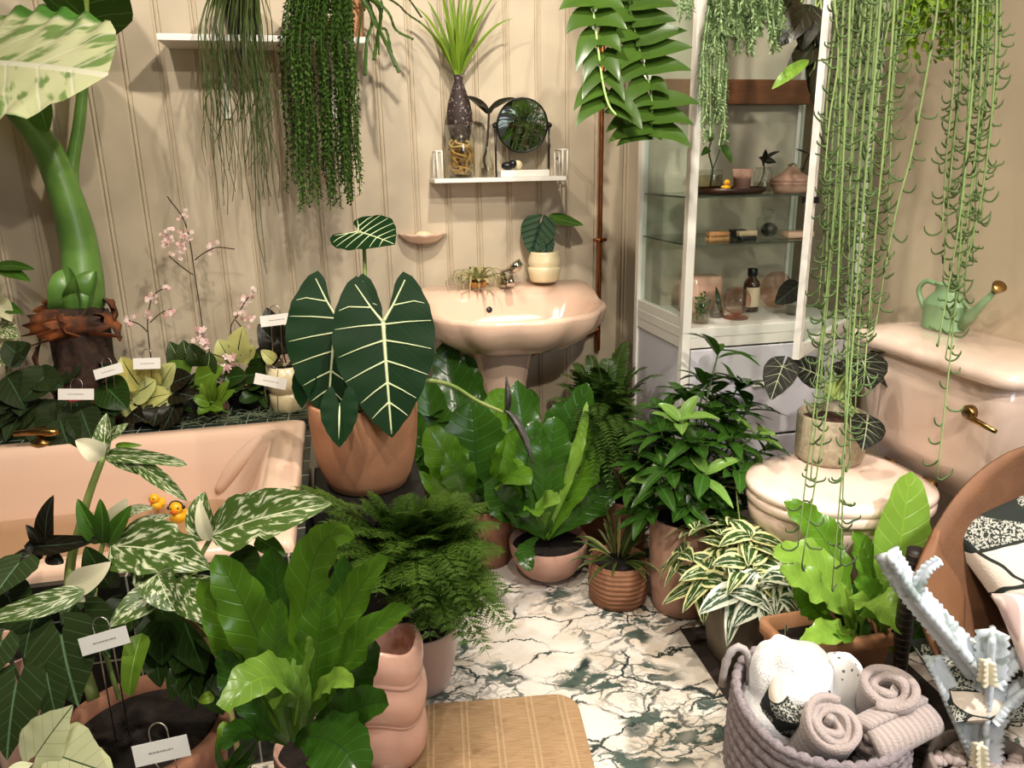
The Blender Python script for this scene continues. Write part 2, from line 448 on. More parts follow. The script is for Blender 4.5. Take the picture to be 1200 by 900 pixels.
def rrect(cx, cy, hx, hy, r, n=8):
    o = []
    for (sx_, sy_, a0) in ((1, -1, -PI/2), (1, 1, 0), (-1, 1, PI/2), (-1, -1, PI)):
        for i in range(n+1):
            a = a0+PI/2*i/n; o.append((cx+sx_*(hx-r)+r*math.cos(a), cy+sy_*(hy-r)+r*math.sin(a)))
    return o
def loft(mb, outs, cap0=False, cap1=False):
    """outs: list of (outline [(x,y)], z or function)"""
    rows = [[V((x, y, (z(x, y) if callable(z) else z))) for x, y in o] for o, z in outs]
    mb.grid(rows, None, wrap=True); n = len(rows[0]); b = len(mb.v)-n*len(rows)
    if cap0: mb.f.append(tuple(b+i for i in range(n))[::-1]); mb.mi.append(0)
    if cap1: mb.f.append(tuple(b+n*(len(rows)-1)+i for i in range(n))); mb.mi.append(0)
    return mb
# ------------------------------------------------------------------ bath
XE = -.128
th = thing('bathtub', 'peach pink bathtub holding water and yellow ducks along the back wall', 'bathtub', (-.94, 1.95, 0))
bx, by, hx, hy = (-1.76+XE)/2, 1.8475, (XE+1.76)/2, .4025
def bz(x, y): return .5
mb = MB()
R_ = lambda dx0, dx1, dy, r: rrect(bx+(dx0-dx1)/2, by, hx-(dx0+dx1)/2, hy-dy, r)
dip = lambda z: (lambda x, y: z-.018*math.exp(-((x+.72)/.12)**2)*(1 if y > 1.95 else 0))
loft(mb, [(R_(0, 0, 0, .015), 0.0), (R_(0, 0, 0, .015), .485), (R_(.004, .004, .004, .02), .497), (R_(.012, .012, .012, .03), .502),
          (R_(.05, .075, .052, .09), .50), (R_(.058, .09, .06, .1), .492), (R_(.066, .105, .068, .1), .475), (R_(.09, .14, .08, .1), .40), (R_(.11, .19, .09, .1), .30),
          (R_(.14, .25, .11, .1), .20), (R_(.2, .32, .15, .1), .14), (R_(.3, .42, .2, .09), .125)], cap1=True)
mb.build('tub', M_pink, th)
# moulded arm rests on the inside of the sloping end
for s_ in (-1, 1):
    mb = MB(); pts = cat([V((XE-.075, by+s_*.30, .47)), V((XE-.13, by+s_*.32, .46)), V((XE-.2, by+s_*.32, .40)), V((XE-.26, by+s_*.315, .33))], 6)
    mb.tube(pts, [.010+.016*math.sin(PI*min(1, (i+1)/len(pts)))**.6 for i in range(len(pts))], 12)
    mb.build('arm_rest', M_pink, th)
t = NT('bath water'); tr = t.n('ShaderNodeBsdfTransparent'); tr.inputs[0].default_value = S('#e4e0d2')
gl = t.n('ShaderNodeBsdfGlossy'); gl.inputs['Roughness'].default_value = .03
lw = t.n('ShaderNodeLayerWeight'); lw.inputs[0].default_value = .5
fc = t.math('MULTIPLY_ADD', t.math('POWER', lw.outputs['Facing'], 4), .6, .06)
mx = t.n('ShaderNodeMixShader'); t.t.links.new(fc, mx.inputs[0]); t.l(tr, 0, mx, 1); t.l(gl, 0, mx, 2); t.l(mx, 0, t.out, 0)
ZW = .315
mb = MB(); o = R_(.105, .180, .1065, .1); n = len(o)
mb.add([V((x, y, ZW)) for x, y in o], [tuple(range(n))]); mb.build('water', t.m, th)
tap = thing('bath_tap', 'aged brass tap lever on the bath rim beneath dark leaves', 'tap', tuple(atz(28, 540, .505)))
tc = worg(tap); tc = V((tc.x, 2.222, .502))
tap.location = tc; mb = MB()
mb.lathe([(.001, 0), (.03, 0), (.03, .008), (.014, .014), (.013, .045), (.001, .047)], tc, 20); mb.build('stem', M_brass, tap)
mb = MB(); mb.tube([tc+V((-.06, -.02, .04)), tc+V((0, -.025, .042)), tc+V((.035, -.03, .038)), tc+V((.055, -.03, .037))], [.008, .011, .012, .006], 10); mb.build('handle', M_brass, tap)
# tiled ledge behind the bath and dark side plinth
t = NT('dark green square tiles'); br = t.n('ShaderNodeTexBrick'); br.offset = 0
br.inputs['Color1'].default_value = S('#1c2a25'); br.inputs['Color2'].default_value = S('#22322b'); br.inputs['Mortar'].default_value = S('#a9a597')
br.inputs['Scale'].default_value = 1; br.inputs['Mortar Size'].default_value = .0013; br.inputs['Brick Width'].default_value = .06; br.inputs['Row Height'].default_value = .06
t.t.links.new(t.gen(), br.inputs['Vector']); t.t.links.new(br.outputs[0], t.b.inputs['Base Color']); t.set(Roughness=.2)
MB().box((-1.8, 2.256, 0), (XE+.01, YB-.001, .497)).build('trim_1', t.m, None, smooth=False, kind='structure')
# ------------------------------------------------------------------ sink
th = thing('pedestal_sink', 'peach scallop shell pedestal sink on the back wall', 'sink', (.55, 2.42, 0))
def sink_out(k, fr, bk, hw, sc=0, n=72, cy=2.42, cx=.552, e=3.2):
    o = []
    for i in range(n):
        a = 2*PI*i/n; c, s_ = math.cos(a), math.sin(a)
        if s_ >= 0: x = hw*math.copysign(abs(c)**(2/e), c); y = bk*abs(s_)**(2/e)
        else: x = hw*math.copysign(abs(c)**(2/2.3), c); y = -fr*abs(s_)**(2/2.1)
        if s_ < .12 and sc: m_ = 1+sc*(abs(math.sin(a*5.5))-.6); x *= m_; y *= m_
        o.append((cx+x*k, cy+y*k))
    return o
rz = lambda z0: (lambda x, y: z0+.05*max(0, min(1, (y-2.40)/.15))+.008*min(1, (abs(x-.552)/.3)**4))
outs = [(sink_out(1, .10, .12, .12, 0, cy=2.46), .62), (sink_out(1, .155, .16, .2, .08), .645), (sink_out(1, .215, .19, .262, .09), .685), (sink_out(1, .245, .2, .295, .065), lambda x, y: .722+.03*max(0, min(1, (y-2.40)/.15))),
        (sink_out(1, .258, .205, .308, .035), rz(.755)), (sink_out(1, .258, .205, .309, .03), rz(.765)), (sink_out(1, .25, .2, .302, .028), rz(.772)),
        (sink_out(1, .236, .085, .282, .02), rz(.768)), (sink_out(1, .225, .075, .27, .015), rz(.758)), (sink_out(1, .19, .06, .23, .01), .715), (sink_out(1, .13, .05, .15, 0), .675), (sink_out(1, .03, .03, .03, 0), .66)]
mb = MB(); loft(mb, outs, True, True); mb.build('basin', M_pink, th)
prof = [(.11, 0), (.112, .02), (.09, .05), (.075, .15), (.072, .35), (.08, .5), (.1, .6), (.12, .635)]
lathe_obj('pedestal', prof, (.525, 2.46, 0), M_pink, th, fn=lambda q, a, j: q*1.0+V((0, 0, 0)) if True else q)
p = aty(584, 354, 2.487); mb = MB(); mb.lathe([(.0005, .003), (.007, .003), (.0105, .001), (.0105, -.004)], (0, 0, 0), 20)
Mx = Matrix.Translation(V((.488, 2.4865, .752))) @ Matrix.Rotation(PI/2*.85, 4, 'X'); mb.v = [Mx @ V(q) for q in mb.v]
mb.build('overflow_hole', M_black, th)
# mixer tap
c = V((.565, 2.56, .817)); th = thing('basin_mixer_tap', 'chrome mixer tap at the back of the shell sink', 'tap', c)
mb = MB().lathe([(.001, 0), (.028, 0), (.028, .012), (.024, .018), (.022, .05), (.015, .058), (.001, .06)], c, 24); mb.build('body', M_chrome, th)
mb = MB(); mb.tube(cat([c+V((.0, -.01, .03)), c+V((-.005, -.06, .045)), c+V((-.01, -.11, .04)), c+V((-.01, -.125, .025))], 5), .0125, 12); mb.build('spout', M_chrome, th)
mb = MB(); mb.tube([c+V((.008, 0, .05)), c+V((.03, -.015, .068)), c+V((.05, -.02, .082))], [.014, .018, .015], 14); mb.build('lever', M_chrome, th)
# copper pipe
x0 = aty(703, 260, 2.625).x
th = thing('copper_pipe', 'copper water pipe running up the wall beside the sink', 'pipe', (x0, 2.625, .59))
za = aty(703, 388, 2.625).z
mb = MB(); mb.tube(cat([V((x0, 2.625, 2.3)), V((x0, 2.625, za+.06)), V((x0-.004, 2.625, za+.015)), V((x0-.02, 2.62, za-.002)), V((x0-.12, 2.6, za-.015)), V((.62, 2.55, za-.06))], 6), .0085, 12); mb.build('pipe', M_copper, th)
for z in (za+.05,): MB().tube([V((x0, 2.625, z-.018)), V((x0, 2.625, z+.018))], .0115, 14).build('elbow_joint', M_copper, th)
MB().tube([V((x0-.04, 2.617, za-.006)), V((x0-.075, 2.611, za-.011))], .0115, 14).build('elbow_joint', M_copper, th)
zb = aty(703, 281, 2.625).z
mb = MB(); mb.tube([V((x0, 2.648, zb)), V((x0, 2.625, zb))], .005, 10); mb.tube([V((x0-.024, 2.622, zb)), V((x0+.024, 2.622, zb))], .0065, 10); mb.tube([V((x0, 2.625, zb-.006)), V((x0, 2.625, zb+.006))], .0125, 14); mb.build('pipe_clip', M_copper, th)
# ------------------------------------------------------------------ shelves
def wall_shelf(name, label, px0, px1, py, dpt, thk, y=YB):
    a = aty(px0, py, y-dpt); b = aty(px1, py, y-dpt); z = (a.z+b.z)/2
    th = thing(name, label, 'shelf', ((a.x+b.x)/2, y-dpt/2, z-thk))
    MB().box((a.x, y-dpt, z-thk), (b.x, y-.001, z)).build('board', M_whitep, th, smooth=False, bevel=.002)
    return th, a.x, b.x, z
th, xa, xb, ZSH = wall_shelf('wall_shelf', 'long white shelf high on the left holding trailing plants', 183, 428, 41, .17, .018)
XA1, XB1 = xa, xb
for x in (xa+.15, xb-.1):
    mb = MB(); y1 = YB-.003
    mb.box((x-.011, y1-.004, ZSH-.018-.2), (x+.011, y1, ZSH-.018)); mb.box((x-.011, y1-.13, ZSH-.022), (x+.011, y1, ZSH-.018))
    mb.tube(cat([V((x, y1-.115, ZSH-.022)), V((x, y1-.075, ZSH-.04)), V((x, y1-.025, ZSH-.1)), V((x, y1-.004, ZSH-.185))], 6), .0055, 8)
    o = mb.build('bracket', M_white, th, smooth=False)
    for zz in (ZSH-.1, ZSH-.195): MB().sphere((x, y1-.006, zz), .004, 8, 6).build('screw', M_brass, o)
th, xa, xb, ZS2 = wall_shelf('wall_shelf', 'small white shelf with wire ends above the sink', 509, 664, 208, .13, .014)
XA2, XB2 = xa, xb
for x in (xa+.012, xb-.012):
    mb = MB(); r = .0028; y0, y1, zt, zb_ = YB-.125, YB-.03, ZS2+.085, ZS2-.012
    for yy in (y0, y1): mb.tube([V((x, yy, zb_)), V((x, yy, zt))], r, 8); mb.tube([V((x+.016, yy, zb_)), V((x+.016, yy, zt))], r, 8); mb.tube([V((x, yy, zt)), V((x+.016, yy, zt))], r, 8)
    mb.tube([V((x, y0, zb_)), V((x, y1, zb_))], r, 8); mb.tube([V((x+.016, y0, zt)), V((x+.016, y1, zt))], r, 8); mb.tube([V((x, y0, zt)), V((x, y1, zt))], r, 8)
    mb.build('wire_end', M_white, th)
# shell soap dish on the wall
c = aty(497, 279, YB-.05); c.y = YB-.002
th = thing('wall_mounted_soap_dish', 'pink ceramic shell soap dish fixed to the wall left of the sink', 'soap dish', c)
mb = MB(); rows = []
for r_, z_ in ((.004, -.02), (.03, -.022), (.052, -.012), (.068, .004), (.073, .012), (.07, .013), (.062, .006), (.03, -.006), (.002, -.008)):
    row = []
    for i in range(41):
        a = PI+PI*i/40; s_ = 1+.05*abs(math.sin(a*6))*(r_/.073)
        row.append(c+V((math.cos(a)*r_*1.12*s_, math.sin(a)*r_*1.15*s_, z_+.004*abs(math.sin(a*6))*(r_/.073)**2)))
    rows.append(row)
mb.grid(rows); mb.build('dish', M_pink, th)
c2 = c+V((.0, -.04, -.004)); so = thing('soap', 'pale soap with a shell shape lying in the pink soap dish', 'soap', c2)
mb = MB(); mb.sphere(c2+V((0, 0, .012)), .026, 18, 10, (1.1, .8, .5)); mb.v = [q+V((0, 0, .003*math.sin(math.atan2(q.y-c2.y, q.x-c2.x)*7))) for q in mb.v]; mb.build('bar', M_cream, so)
# ------------------------------------------------------------------ glass cabinet
CX0, CX1, CY0, CY1 = .965, 1.535, 2.0, 2.38
th = thing('display_cabinet', 'white metal display cabinet with glass sides standing in the corner', 'cabinet', ((CX0+CX1)/2, (CY0+CY1)/2, 0))
ZCT, ZTOP, pw = .752, 2.2, .026
for x in (CX0, CX1-pw):
    for y in (CY0, CY1-pw): MB().box((x, y, 0), (x+pw, y+pw, ZTOP)).build('post', M_white, th, smooth=False, bevel=.002)
mb = MB(); mb.box((CX0+.002, CY0+.002, ZCT-.03), (CX1-.002, CY1-.002, ZCT)); mb.build('counter', M_white, th, smooth=False, bevel=.002)
for z0, z1 in ((ZCT-.06, ZCT-.03), (ZTOP-.05, ZTOP)):
    for y in (CY0+.003, CY1-.023): MB().box((CX0+pw, y, z0), (CX1-pw, y+.02, z1)).build('rail', M_white, th, smooth=False)
    for x in (CX0+.003, CX1-.023): MB().box((x, CY0+pw, z0), (x+.02, CY1-pw, z1)).build('rail', M_white, th, smooth=False)
MB().box((CX0+.003, CY0+pw, ZCT), (CX0+.023, CY1-pw, ZCT+.03)).build('rail', M_white, th, smooth=False)
M_panel = pbr('pale grey painted panel', '#cfccd2', .5)
MB().box((CX0+.008, CY0+pw, .06), (CX0+.014, CY1-pw, ZCT-.06)).build('side_panel', M_panel, th, smooth=False)
MB().box((CX1-.014, CY0+pw, .06), (CX1-.008, CY1-pw, ZCT-.06)).build('side_panel', M_panel, th, smooth=False)
MB().box((CX0+pw, CY1-.012, .06), (CX1-pw, CY1-.006, ZTOP-.05)).build('back_panel', pbr('grey beige panel', '#b5ab98', .5), th, smooth=False)
dr = MB().box((CX0+pw+.004, CY0+.001, .4), (CX1-pw-.004, CY0+.012, ZCT-.066)).build('drawer', M_panel, th, smooth=False, bevel=.003)
dr2 = MB().box((CX0+pw+.004, CY0+.001, .08), (CX1-pw-.004, CY0+.012, .392)).build('drawer', M_panel, th, smooth=False, bevel=.003)
for d_, z in ((dr, .56), (dr2, .25)): MB().box(((CX0+CX1)/2-.05, CY0-.012, z), ((CX0+CX1)/2+.05, CY0+.001, z+.012)).build('handle', M_white, d_, smooth=False, bevel=.002)
for nm, lo, hi in (('side_pane', (CX0+.011, CY0+pw, ZCT+.03), (CX0+.014, CY1-pw, ZTOP-.05)), ('side_pane', (CX1-.014, CY0+pw, ZCT), (CX1-.011, CY1-pw, ZTOP-.05))):
    MB().box(lo, hi).build(nm, M_tglass, th, smooth=False)
ZG1, ZG2 = aty(880, 229, CY0).z, aty(880, 285, CY0).z
M_gedge = thin_glass('green tinted shelf glass', '#eef4ee', .25); M_gline = pbr('glass edge', '#3f4b45', .15)
for z in (ZG1, ZG2):
    g_ = MB().box((CX0+.015, CY0+.014, z-.005), (CX1-.015, CY1-.015, z)).build('glass_shelf', M_gedge, th, smooth=False)
    MB().box((CX0+.015, CY0+.0125, z-.0045), (CX1-.015, CY0+.0139, z-.0005)).build('front_edge', M_gline, g_, smooth=False)
    MB().box((CX0+.0144, CY0+.014, z-.0045), (CX0+.0149, CY1-.015, z-.0005)).build('side_edge', M_gline, g_, smooth=False)
t = NT('walnut board'); mp = t.n('ShaderNodeMapping'); mp.inputs['Scale'].default_value = (2, 14, 14); t.t.links.new(t.gen(), mp.inputs[0])
t.set(Base_Color=t.mix(t.noise(mp.outputs[0], 3, 5, 1.5), S('#4a2a18'), S('#8a5632')), Roughness=.45); M_walnut = t.m
zw0, zw1 = aty(900, 122, CY1-.07).z, aty(900, 93, CY1-.07).z
MB().box((CX0+.016, CY1-.07, zw0), (CX1-.016, CY1-.014, zw1)).build('wooden_shelf', M_walnut, th, smooth=False, bevel=.003)
# open door, hinged on the right post
hg = V((CX1-.012, CY0-.004, 0)); oa = math.radians(39.5); dd = V((-math.cos(oa), -math.sin(oa), 0)); dn = V((dd.y, -dd.x, 0))
dw = .535; DM = Matrix(((dd.x, dn.x, 0, hg.x), (dd.y, dn.y, 0, hg.y), (0, 0, 1, 0), (0, 0, 0, 1)))
ZD0, ZD1 = .735, 2.18
mb = MB()
mb.box((0, -.008, ZD0), (.022, .008, ZD1), M=DM); mb.box((dw-.022, -.008, ZD0), (dw, .008, ZD1), M=DM)
mb.box((.022, -.008, ZD0), (dw-.022, .008, ZD0+.03), M=DM); mb.box((.022, -.008, ZD1-.03), (dw-.022, .008, ZD1), M=DM)
do = mb.build('door', M_white, th, smooth=False)
MB().box((.02, -.002, ZD0+.028), (dw-.02, .001, ZD1-.028), M=DM).build('door_pane', M_tglass, do, smooth=False)
MB().box((dw-.014, -.02, 1.12), (dw-.006, .02, 1.135), M=DM).build('knob', M_black, do, smooth=False)
# ------------------------------------------------------------------ toilet
M_pinkt = pbr('pale peach porcelain', '#e9cfbe', .12, Coat_Weight=.5)
th = thing('toilet', 'peach pink toilet with closed lid and low cistern against the right wall', 'toilet', (1.2, 1.52, 0))
TY = 1.535
mb = MB()
def cis(hx0, hx1, hy_, r, cy=TY): return rrect((hx0+hx1)/2, cy, (hx1-hx0)/2, hy_, r, 6)
loft(mb, [(cis(1.43, XR-.004, .19, .03), .42), (cis(1.41, XR-.004, .215, .035), .5), (cis(1.385, XR-.003, .245, .04), .66), (cis(1.375, XR-.003, .255, .04), .735), (cis(1.38, XR-.003, .25, .04), .738)], True, True)
mb.build('cistern', M_pinkt, th)
mb = MB(); loft(mb, [(cis(1.365, XR-.003, .265, .045), .738), (cis(1.352, XR-.002, .278, .05), .744), (cis(1.347, XR-.002, .282, .05), .757), (cis(1.35, XR-.002, .28, .05), .77), (cis(1.362, XR-.004, .27, .06), .778), (cis(1.42, XR-.01, .22, .07), .785)], True, True)
mb.build('cistern_lid', M_pinkt, th)
lv = V((1.366, 1.36, .665)); mb = MB(); mb.lathe([(.001, -.008), (.017, -.008), (.017, .004), (.012, .01), (.001, .011)], (0, 0, 0), 20)
Mx = Matrix.Translation(lv) @ Matrix.Rotation(-PI/2, 4, 'Y'); mb.v = [Mx @ V(q) for q in mb.v]
mb.tube([lv+V((-.012, 0, 0)), lv+V((-.016, -.03, -.006)), lv+V((-.014, -.09, -.014))], [.006, .007, .005], 10); mb.build('flush_lever', M_brass, th)
SX0, SX1 = .95, 1.39
def seat_out(k, n=64):
    o = []; cx = 1.2
    for i in range(n):
        a = 2*PI*i/n; c, s_ = math.cos(a), math.sin(a)
        if c < 0: x = (cx-SX0)*-abs(c)**(2/2.1); y = .19*math.copysign(abs(s_)**(2/2.1), s_)
        else: x = (SX1-cx)*abs(c)**(2/3.5); y = .19*math.copysign(abs(s_)**(2/3.0), s_)*(1-.12*c)
        o.append((cx+x*k, TY+y*k))
    return o
mb = MB(); loft(mb, [(seat_out(.99), .405), (seat_out(1.0), .412), (seat_out(1.0), .424), (seat_out(.985), .43)], True, True); mb.build('seat', M_pinkt, th)
mb = MB(); loft(mb, [(seat_out(.985), .431), (seat_out(1.0), .436), (seat_out(1.005), .446), (seat_out(.985), .453), (seat_out(.86), .457), (seat_out(.8), .455), (seat_out(.3), .456)], True, True); mb.build('seat_lid', M_pinkt, th)
def bowl_out(k, dx, n=64): return [(1.2+dx+(x-1.2)*k, TY+(y-TY)*k*.94) for x, y in seat_out(1, n)]
M_pinkw = pbr('pale pink porcelain', '#e3c6b4', .12, Coat_Weight=.5)
mb = MB(); loft(mb, [(bowl_out(.62, .06), 0), (bowl_out(.6, .06), .05), (bowl_out(.55, .05), .13), (bowl_out(.66, .03), .22), (bowl_out(.86, .01), .31), (bowl_out(.96, 0), .36), (bowl_out(.985, 0), .40), (bowl_out(.95, 0), .404)], True, True); mb.build('bowl', M_pinkw, th)
for s_ in (-.07, .07): MB().tube([V((1.385, TY+s_-.018, .445)), V((1.385, TY+s_+.018, .445))], .011, 12).build('hinge', M_brass, th)
# ------------------------------------------------------------------ things on the small shelf
def glass_vessel(parent, c, prof_out, th_=.003, water=None, name='glass', mat=None, wmat=None, n=36):
    inn = [(max(r-th_, .0008), z+(th_ if i == 0 else 0)) for i, (r, z) in enumerate(prof_out)]
    inn[0] = (.0008, th_)
    pr = [(.0008, 0)]+prof_out+inn[::-1]
    o = lathe_obj(name, pr, c, mat or M_tglass2, parent, n)
    if water: lathe_obj('water', [(.001, th_*1.5), (water[0]-th_*1.4, th_*1.5), (water[0]-th_*1.4, water[1]), (.001, water[1])], c, wmat or M_water, parent, n)
    return o
M_tglass2 = thin_glass('vase glass', '#fbfcf9', .34)
M_pglass = thin_glass('rose tinted glass', '#f8e3dc', .3)
M_water = thin_glass('vase water', '#f5edda', .08)
M_amber = pbr('amber bottle glass', '#3a1c0c', .06, Coat_Weight=1.0)
M_dleaf = leafmat('near black leaf', '#16221a', '#0d1510', '#3d5246', nv=5, trans=.08)
M_gleaf = leafmat('plain mid green leaf', '#3f7a2c', '#2a5a20', '#6b9a4a', nv=8)
M_darkg = leafmat('deep green leaf', '#234a22', '#173618', '#3f6b37', nv=8, rough=.3)
y = YB-.075
c = aty(541, 208, y); c.z = ZS2
bk = thing('bulb_vase_plant', 'spiky green rosette on a brown bulb rooting in a glass vase on the small shelf', 'plant', c)
rr = 17*dep(c)/F
glass_vessel(bk, c, [(rr*.97, .0), (rr, .004), (rr, .1), (rr, .165)], water=(rr, .095))
mb = MB()
t = NT('net wrapped dark bulb'); t.set(Base_Color=t.mix(t.sstep(t.noise(t.gen(), 120, 2), .6, .66), S('#2a1a16'), S('#8c7f78')), Roughness=.7)
mb.lathe([(.008, .115), (.026, .118), (.036, .14), (.041, .17), (.042, .2), (.036, .235), (.024, .27), (.013, .3), (.016, .318), (.004, .316)], c, 20); mb.build('bulb', t.m, bk)
mb = MB()
for i in range(9):
    a = i*2*PI/9+jit(.3); pts = [c+V((.012*math.cos(a), .012*math.sin(a), .122))]
    for j in range(9):
        a += jit(.9)+.5; q = rr*(.45+.4*rnd.random()); pts.append(c+V((q*math.cos(a), q*math.sin(a), max(.008, .105-.012*j+jit(.008)))))
    mb.tube(cat(pts, 4), .0038, 6)
mb.build('roots', pbr('pale tan roots', '#c9a76a', .6), bk)
M_spiky = leafmat('fresh spiky leaf', '#7fae3e', '#4f8434', None, trans=.3)
b0 = c+V((0, 0, .312))
for i, (tx, ty, dy) in enumerate(((486, 8, -.02), (500, 0, .01), (512, -30, -.05), (524, -28, .03), (536, 8, -.06), (542, -40, .04), (549, -20, -.03), (560, -35, .02), (572, -18, -.05), (585, -12, .03), (602, 22, -.02), (520, 20, -.08), (566, 15, -.08), (478, 20, .03), (531, -10, .06), (555, 5, .06))):
    e = aty(tx, ty, y+dy); mdp = b0.lerp(e, .55)+V((0, 0, .02+.05*abs(tx-540)/60)) 
    leaf(MB0 := MB(), [b0+rv(.004), mdp, e], TOCAM+Z*.5, .0085, lambda t_: (1-t_)**.6, .25, nx=2, ny=10)
    MB0.build('leaf', M_spiky, bk)
c = aty(571, 207, y-.01); c.z = ZS2
bk = thing('bottle_vase_cutting', 'leafy cutting in a narrow glass bottle beside the round mirror', 'plant', c)
glass_vessel(bk, c, [(.021, 0), (.023, .006), (.022, .04), (.014, .07), (.012, .1), (.015, .118)], water=(.021, .03), th_=.002)
mb = MB(); mb.tube(cat([c+V((-.004, 0, .03)), c+V((-.01, 0, .06)), c+V((.002, 0, .1)), aty(573, 133, y-.01)], 5), .0035, 6); mb.build('stem', M_bark, bk)
for b, e, w in (((573, 133), (545, 113), 9), ((573, 133), (562, 124), 6), ((573, 133), (585, 123), 5), ((575, 128), (604, 115), 6)):
    B, E_ = aty(*b, y-.01), aty(*e, y-.03); leaf(M0 := MB(), [B, B.lerp(E_, .5)+V((0, 0, .012)), E_], TOCAM+Z, w*dep(B)/F, pr_ovate, .2); M0.build('leaf', M_dleaf, bk)
# mirror
c = aty(613, 207, y); c.z = ZS2
mr = thing('vanity_mirror', 'round black framed mirror on a white base on the small shelf', 'mirror', c)
hw = 29*dep(c)/F
MB().box((c.x-hw, c.y-.035, ZS2), (c.x+hw, c.y+.035, ZS2+.022)).build('base', M_whitep, mr, smooth=False, bevel=.003)
mc = aty(612, 147, y); R0 = 31*dep(mc)/F
Mx = Matrix.Translation(mc) @ Matrix.Rotation(math.radians(7), 4, 'X') @ Matrix.Rotation(PI/2, 4, 'X')
Mx_mirror = Mx.copy()
mb = MB().lathe([(.001, -.006), (R0-.002, -.006), (R0, -.003), (R0, .006), (R0-.004, .008), (R0-.006, .004)], (0, 0, 0), 64); mb.v = [Mx @ V(q) for q in mb.v]; mb.build('frame', M_black, mr)
mb = MB().lathe([(.0005, .0045), (R0-.005, .0045)], (0, 0, 0), 64); mb.v = [Mx @ V(q) for q in mb.v]; mb.build('mirror_glass', pbr('mirror silver', '#e8ece8', .015, 1.0), mr)
for s_ in (-1, 1):
    x = mc.x+s_*(R0+.004); MB().tube([V((x, c.y, ZS2+.0)), V((x, c.y, mc.z+.01))], .0035, 10).build('upright', M_black, mr)
    MB().tube([V((x-s_*.008, c.y, mc.z)), V((x+s_*.008, c.y, mc.z))], .007, 12).build('pivot', M_black, mr)
# pebble and stopper on the mirror base
q = V((c.x-.055, c.y-.01, ZS2+.022)); o = thing('dark_pebble', 'smooth black stone lying on the mirror base', 'stone', q)
mb = MB(); mb.sphere(q+V((0, 0, .014)), .02, 16, 10, (1.1, .8, .7)); mb.sphere(q+V((.018, 0, .02)), .014, 14, 8); mb.build('stone', M_black, o)
q = V((c.x-.018, c.y+.002, ZS2+.022)); o = thing('cream_ball', 'small cream ball beside the black stone under the mirror', 'ball', q)
mb = MB(); mb.sphere(q+V((0, 0, .016)), .016, 18, 12); mb.build('ball', M_cream, o)
# ------------------------------------------------------------------ sink plants
c = V(aty(560, 328, 2.55)); c.z = .8215; c.x = aty(560, 330, 2.54).x; c.y = 2.54
M_air = leafmat('silvery air plant leaf', '#aab79a', '#7f9a7c', None, rough=.8, trans=.15, bump=0)
ap = thing('air_plant', 'silvery curly air plant sitting on the left of the sink tap', 'plant', c)
lathe_obj('dish', [(.001, .0), (.022, .0), (.03, .012), (.034, .02), (.031, .02), (.02, .006), (.001, .005)], c, pbr('amber dish', '#b5783a', .3), ap, 24)
for i in range(22):
    a = i*2.4; el = .3+1.1*rnd.random(); L = .065+.035*rnd.random(); d = V((math.cos(a)*math.cos(el), math.sin(a)*math.cos(el), math.sin(el)))
    b = c+V((0, 0, .018)); h = V((d.x, d.y, 0)).normalized()
    m_ = MB(); leaf(m_, [b, b+d*L, b+d*L*.9+h*L*.7, b+h*L*1.1-Z*L*.35], Z*.6+h*-.5, .0095, lambda t_: (1-t_)**.7, .3, nx=2, ny=10); m_.build('leaf', M_air, ap)
c = aty(638, 334, 2.57); c.z = .8265
sp = thing('dragon_scale_plant', 'small cream pot with dark ribbed leaves at the right of the sink', 'plant', c)
prof = [(.001, 0), (.045, 0), (.05, .006), (.056, .03), (.059, .045), (.056, .05), (.052, .055), (.058, .062), (.056, .075), (.05, .098), (.049, .104), (.045, .104), (.044, .085)]
lathe_obj('pot', prof, c, M_cream, sp); soil(c, .0445, .088, sp)
M_scale = leafmat('dragon scale leaf', '#2f5a4a', '#24483b', '#0f2a20', nv=6, slope=.3, vw=.2, mid=.1, rough=.5, trans=.05, bump=.5)
H_O = [(-.3, .02), (-.24, .2), (-.1, .37), (.15, .43), (.45, .38), (.75, .22), (.92, .09), (1, 0)]; H_I = [(-.3, .015), (-.15, .03), (0, 0)]
def hl(parent, mat, a, b, d, n=None, d1=None, o=H_O, i=H_I, k=1.0, name='leaf', **kw):
    A, B = P(*a, d), P(*b, d1 or d); m_ = MB(); n = n or (TOCAM+Z*.25)
    heart(m_, A, B, n, [(y_, w_*k) for y_, w_ in o], [(y_, w_*k) for y_, w_ in i], **kw); return m_.build(name, mat, parent)
def stalk(parent, pts, r, mat=None, name='stalk', n=8, m=6):
    q = cat([P(*p) for p in pts], m); N = len(q)
    rr_ = r if not isinstance(r, tuple) else [r[0]+(r[1]-r[0])*i/(N-1) for i in range(N)]
    return MB().tube(q, rr_, n, k=nk()).build(name, mat or M_stalk, parent)
d = dep(c)
hl(sp, M_scale, (633, 262), (622, 298), d-.04, TOCAM+V((-.3, 0, .1)), k=1.35)
hl(sp, M_scale, (641, 282), (640, 302), d-.05, TOCAM, k=1.1)
hl(sp, M_gleaf, (652, 256), (684, 264), d, Z*.9+TOCAM*.5+RT*-.2, k=.9)
stalk(sp, [(636, 306, d), (634, 285, d-.02), (633, 263, d-.035)], .002); stalk(sp, [(638, 306, d), (646, 275, d), (652, 257, d)], .002, pbr('red stalk', '#8a5a48', .5)); stalk(sp, [(638, 306, d), (640, 295, d-.03), (641, 283, d-.045)], .002)
# ------------------------------------------------------------------ things in the cabinet
def oncab(px, py, z, y): r_ = aty(px, py, y); return V((r_.x, y, z))
Y2 = CY0+.13
ZG1 += .001; ZG2 += .001; ZCT += .001
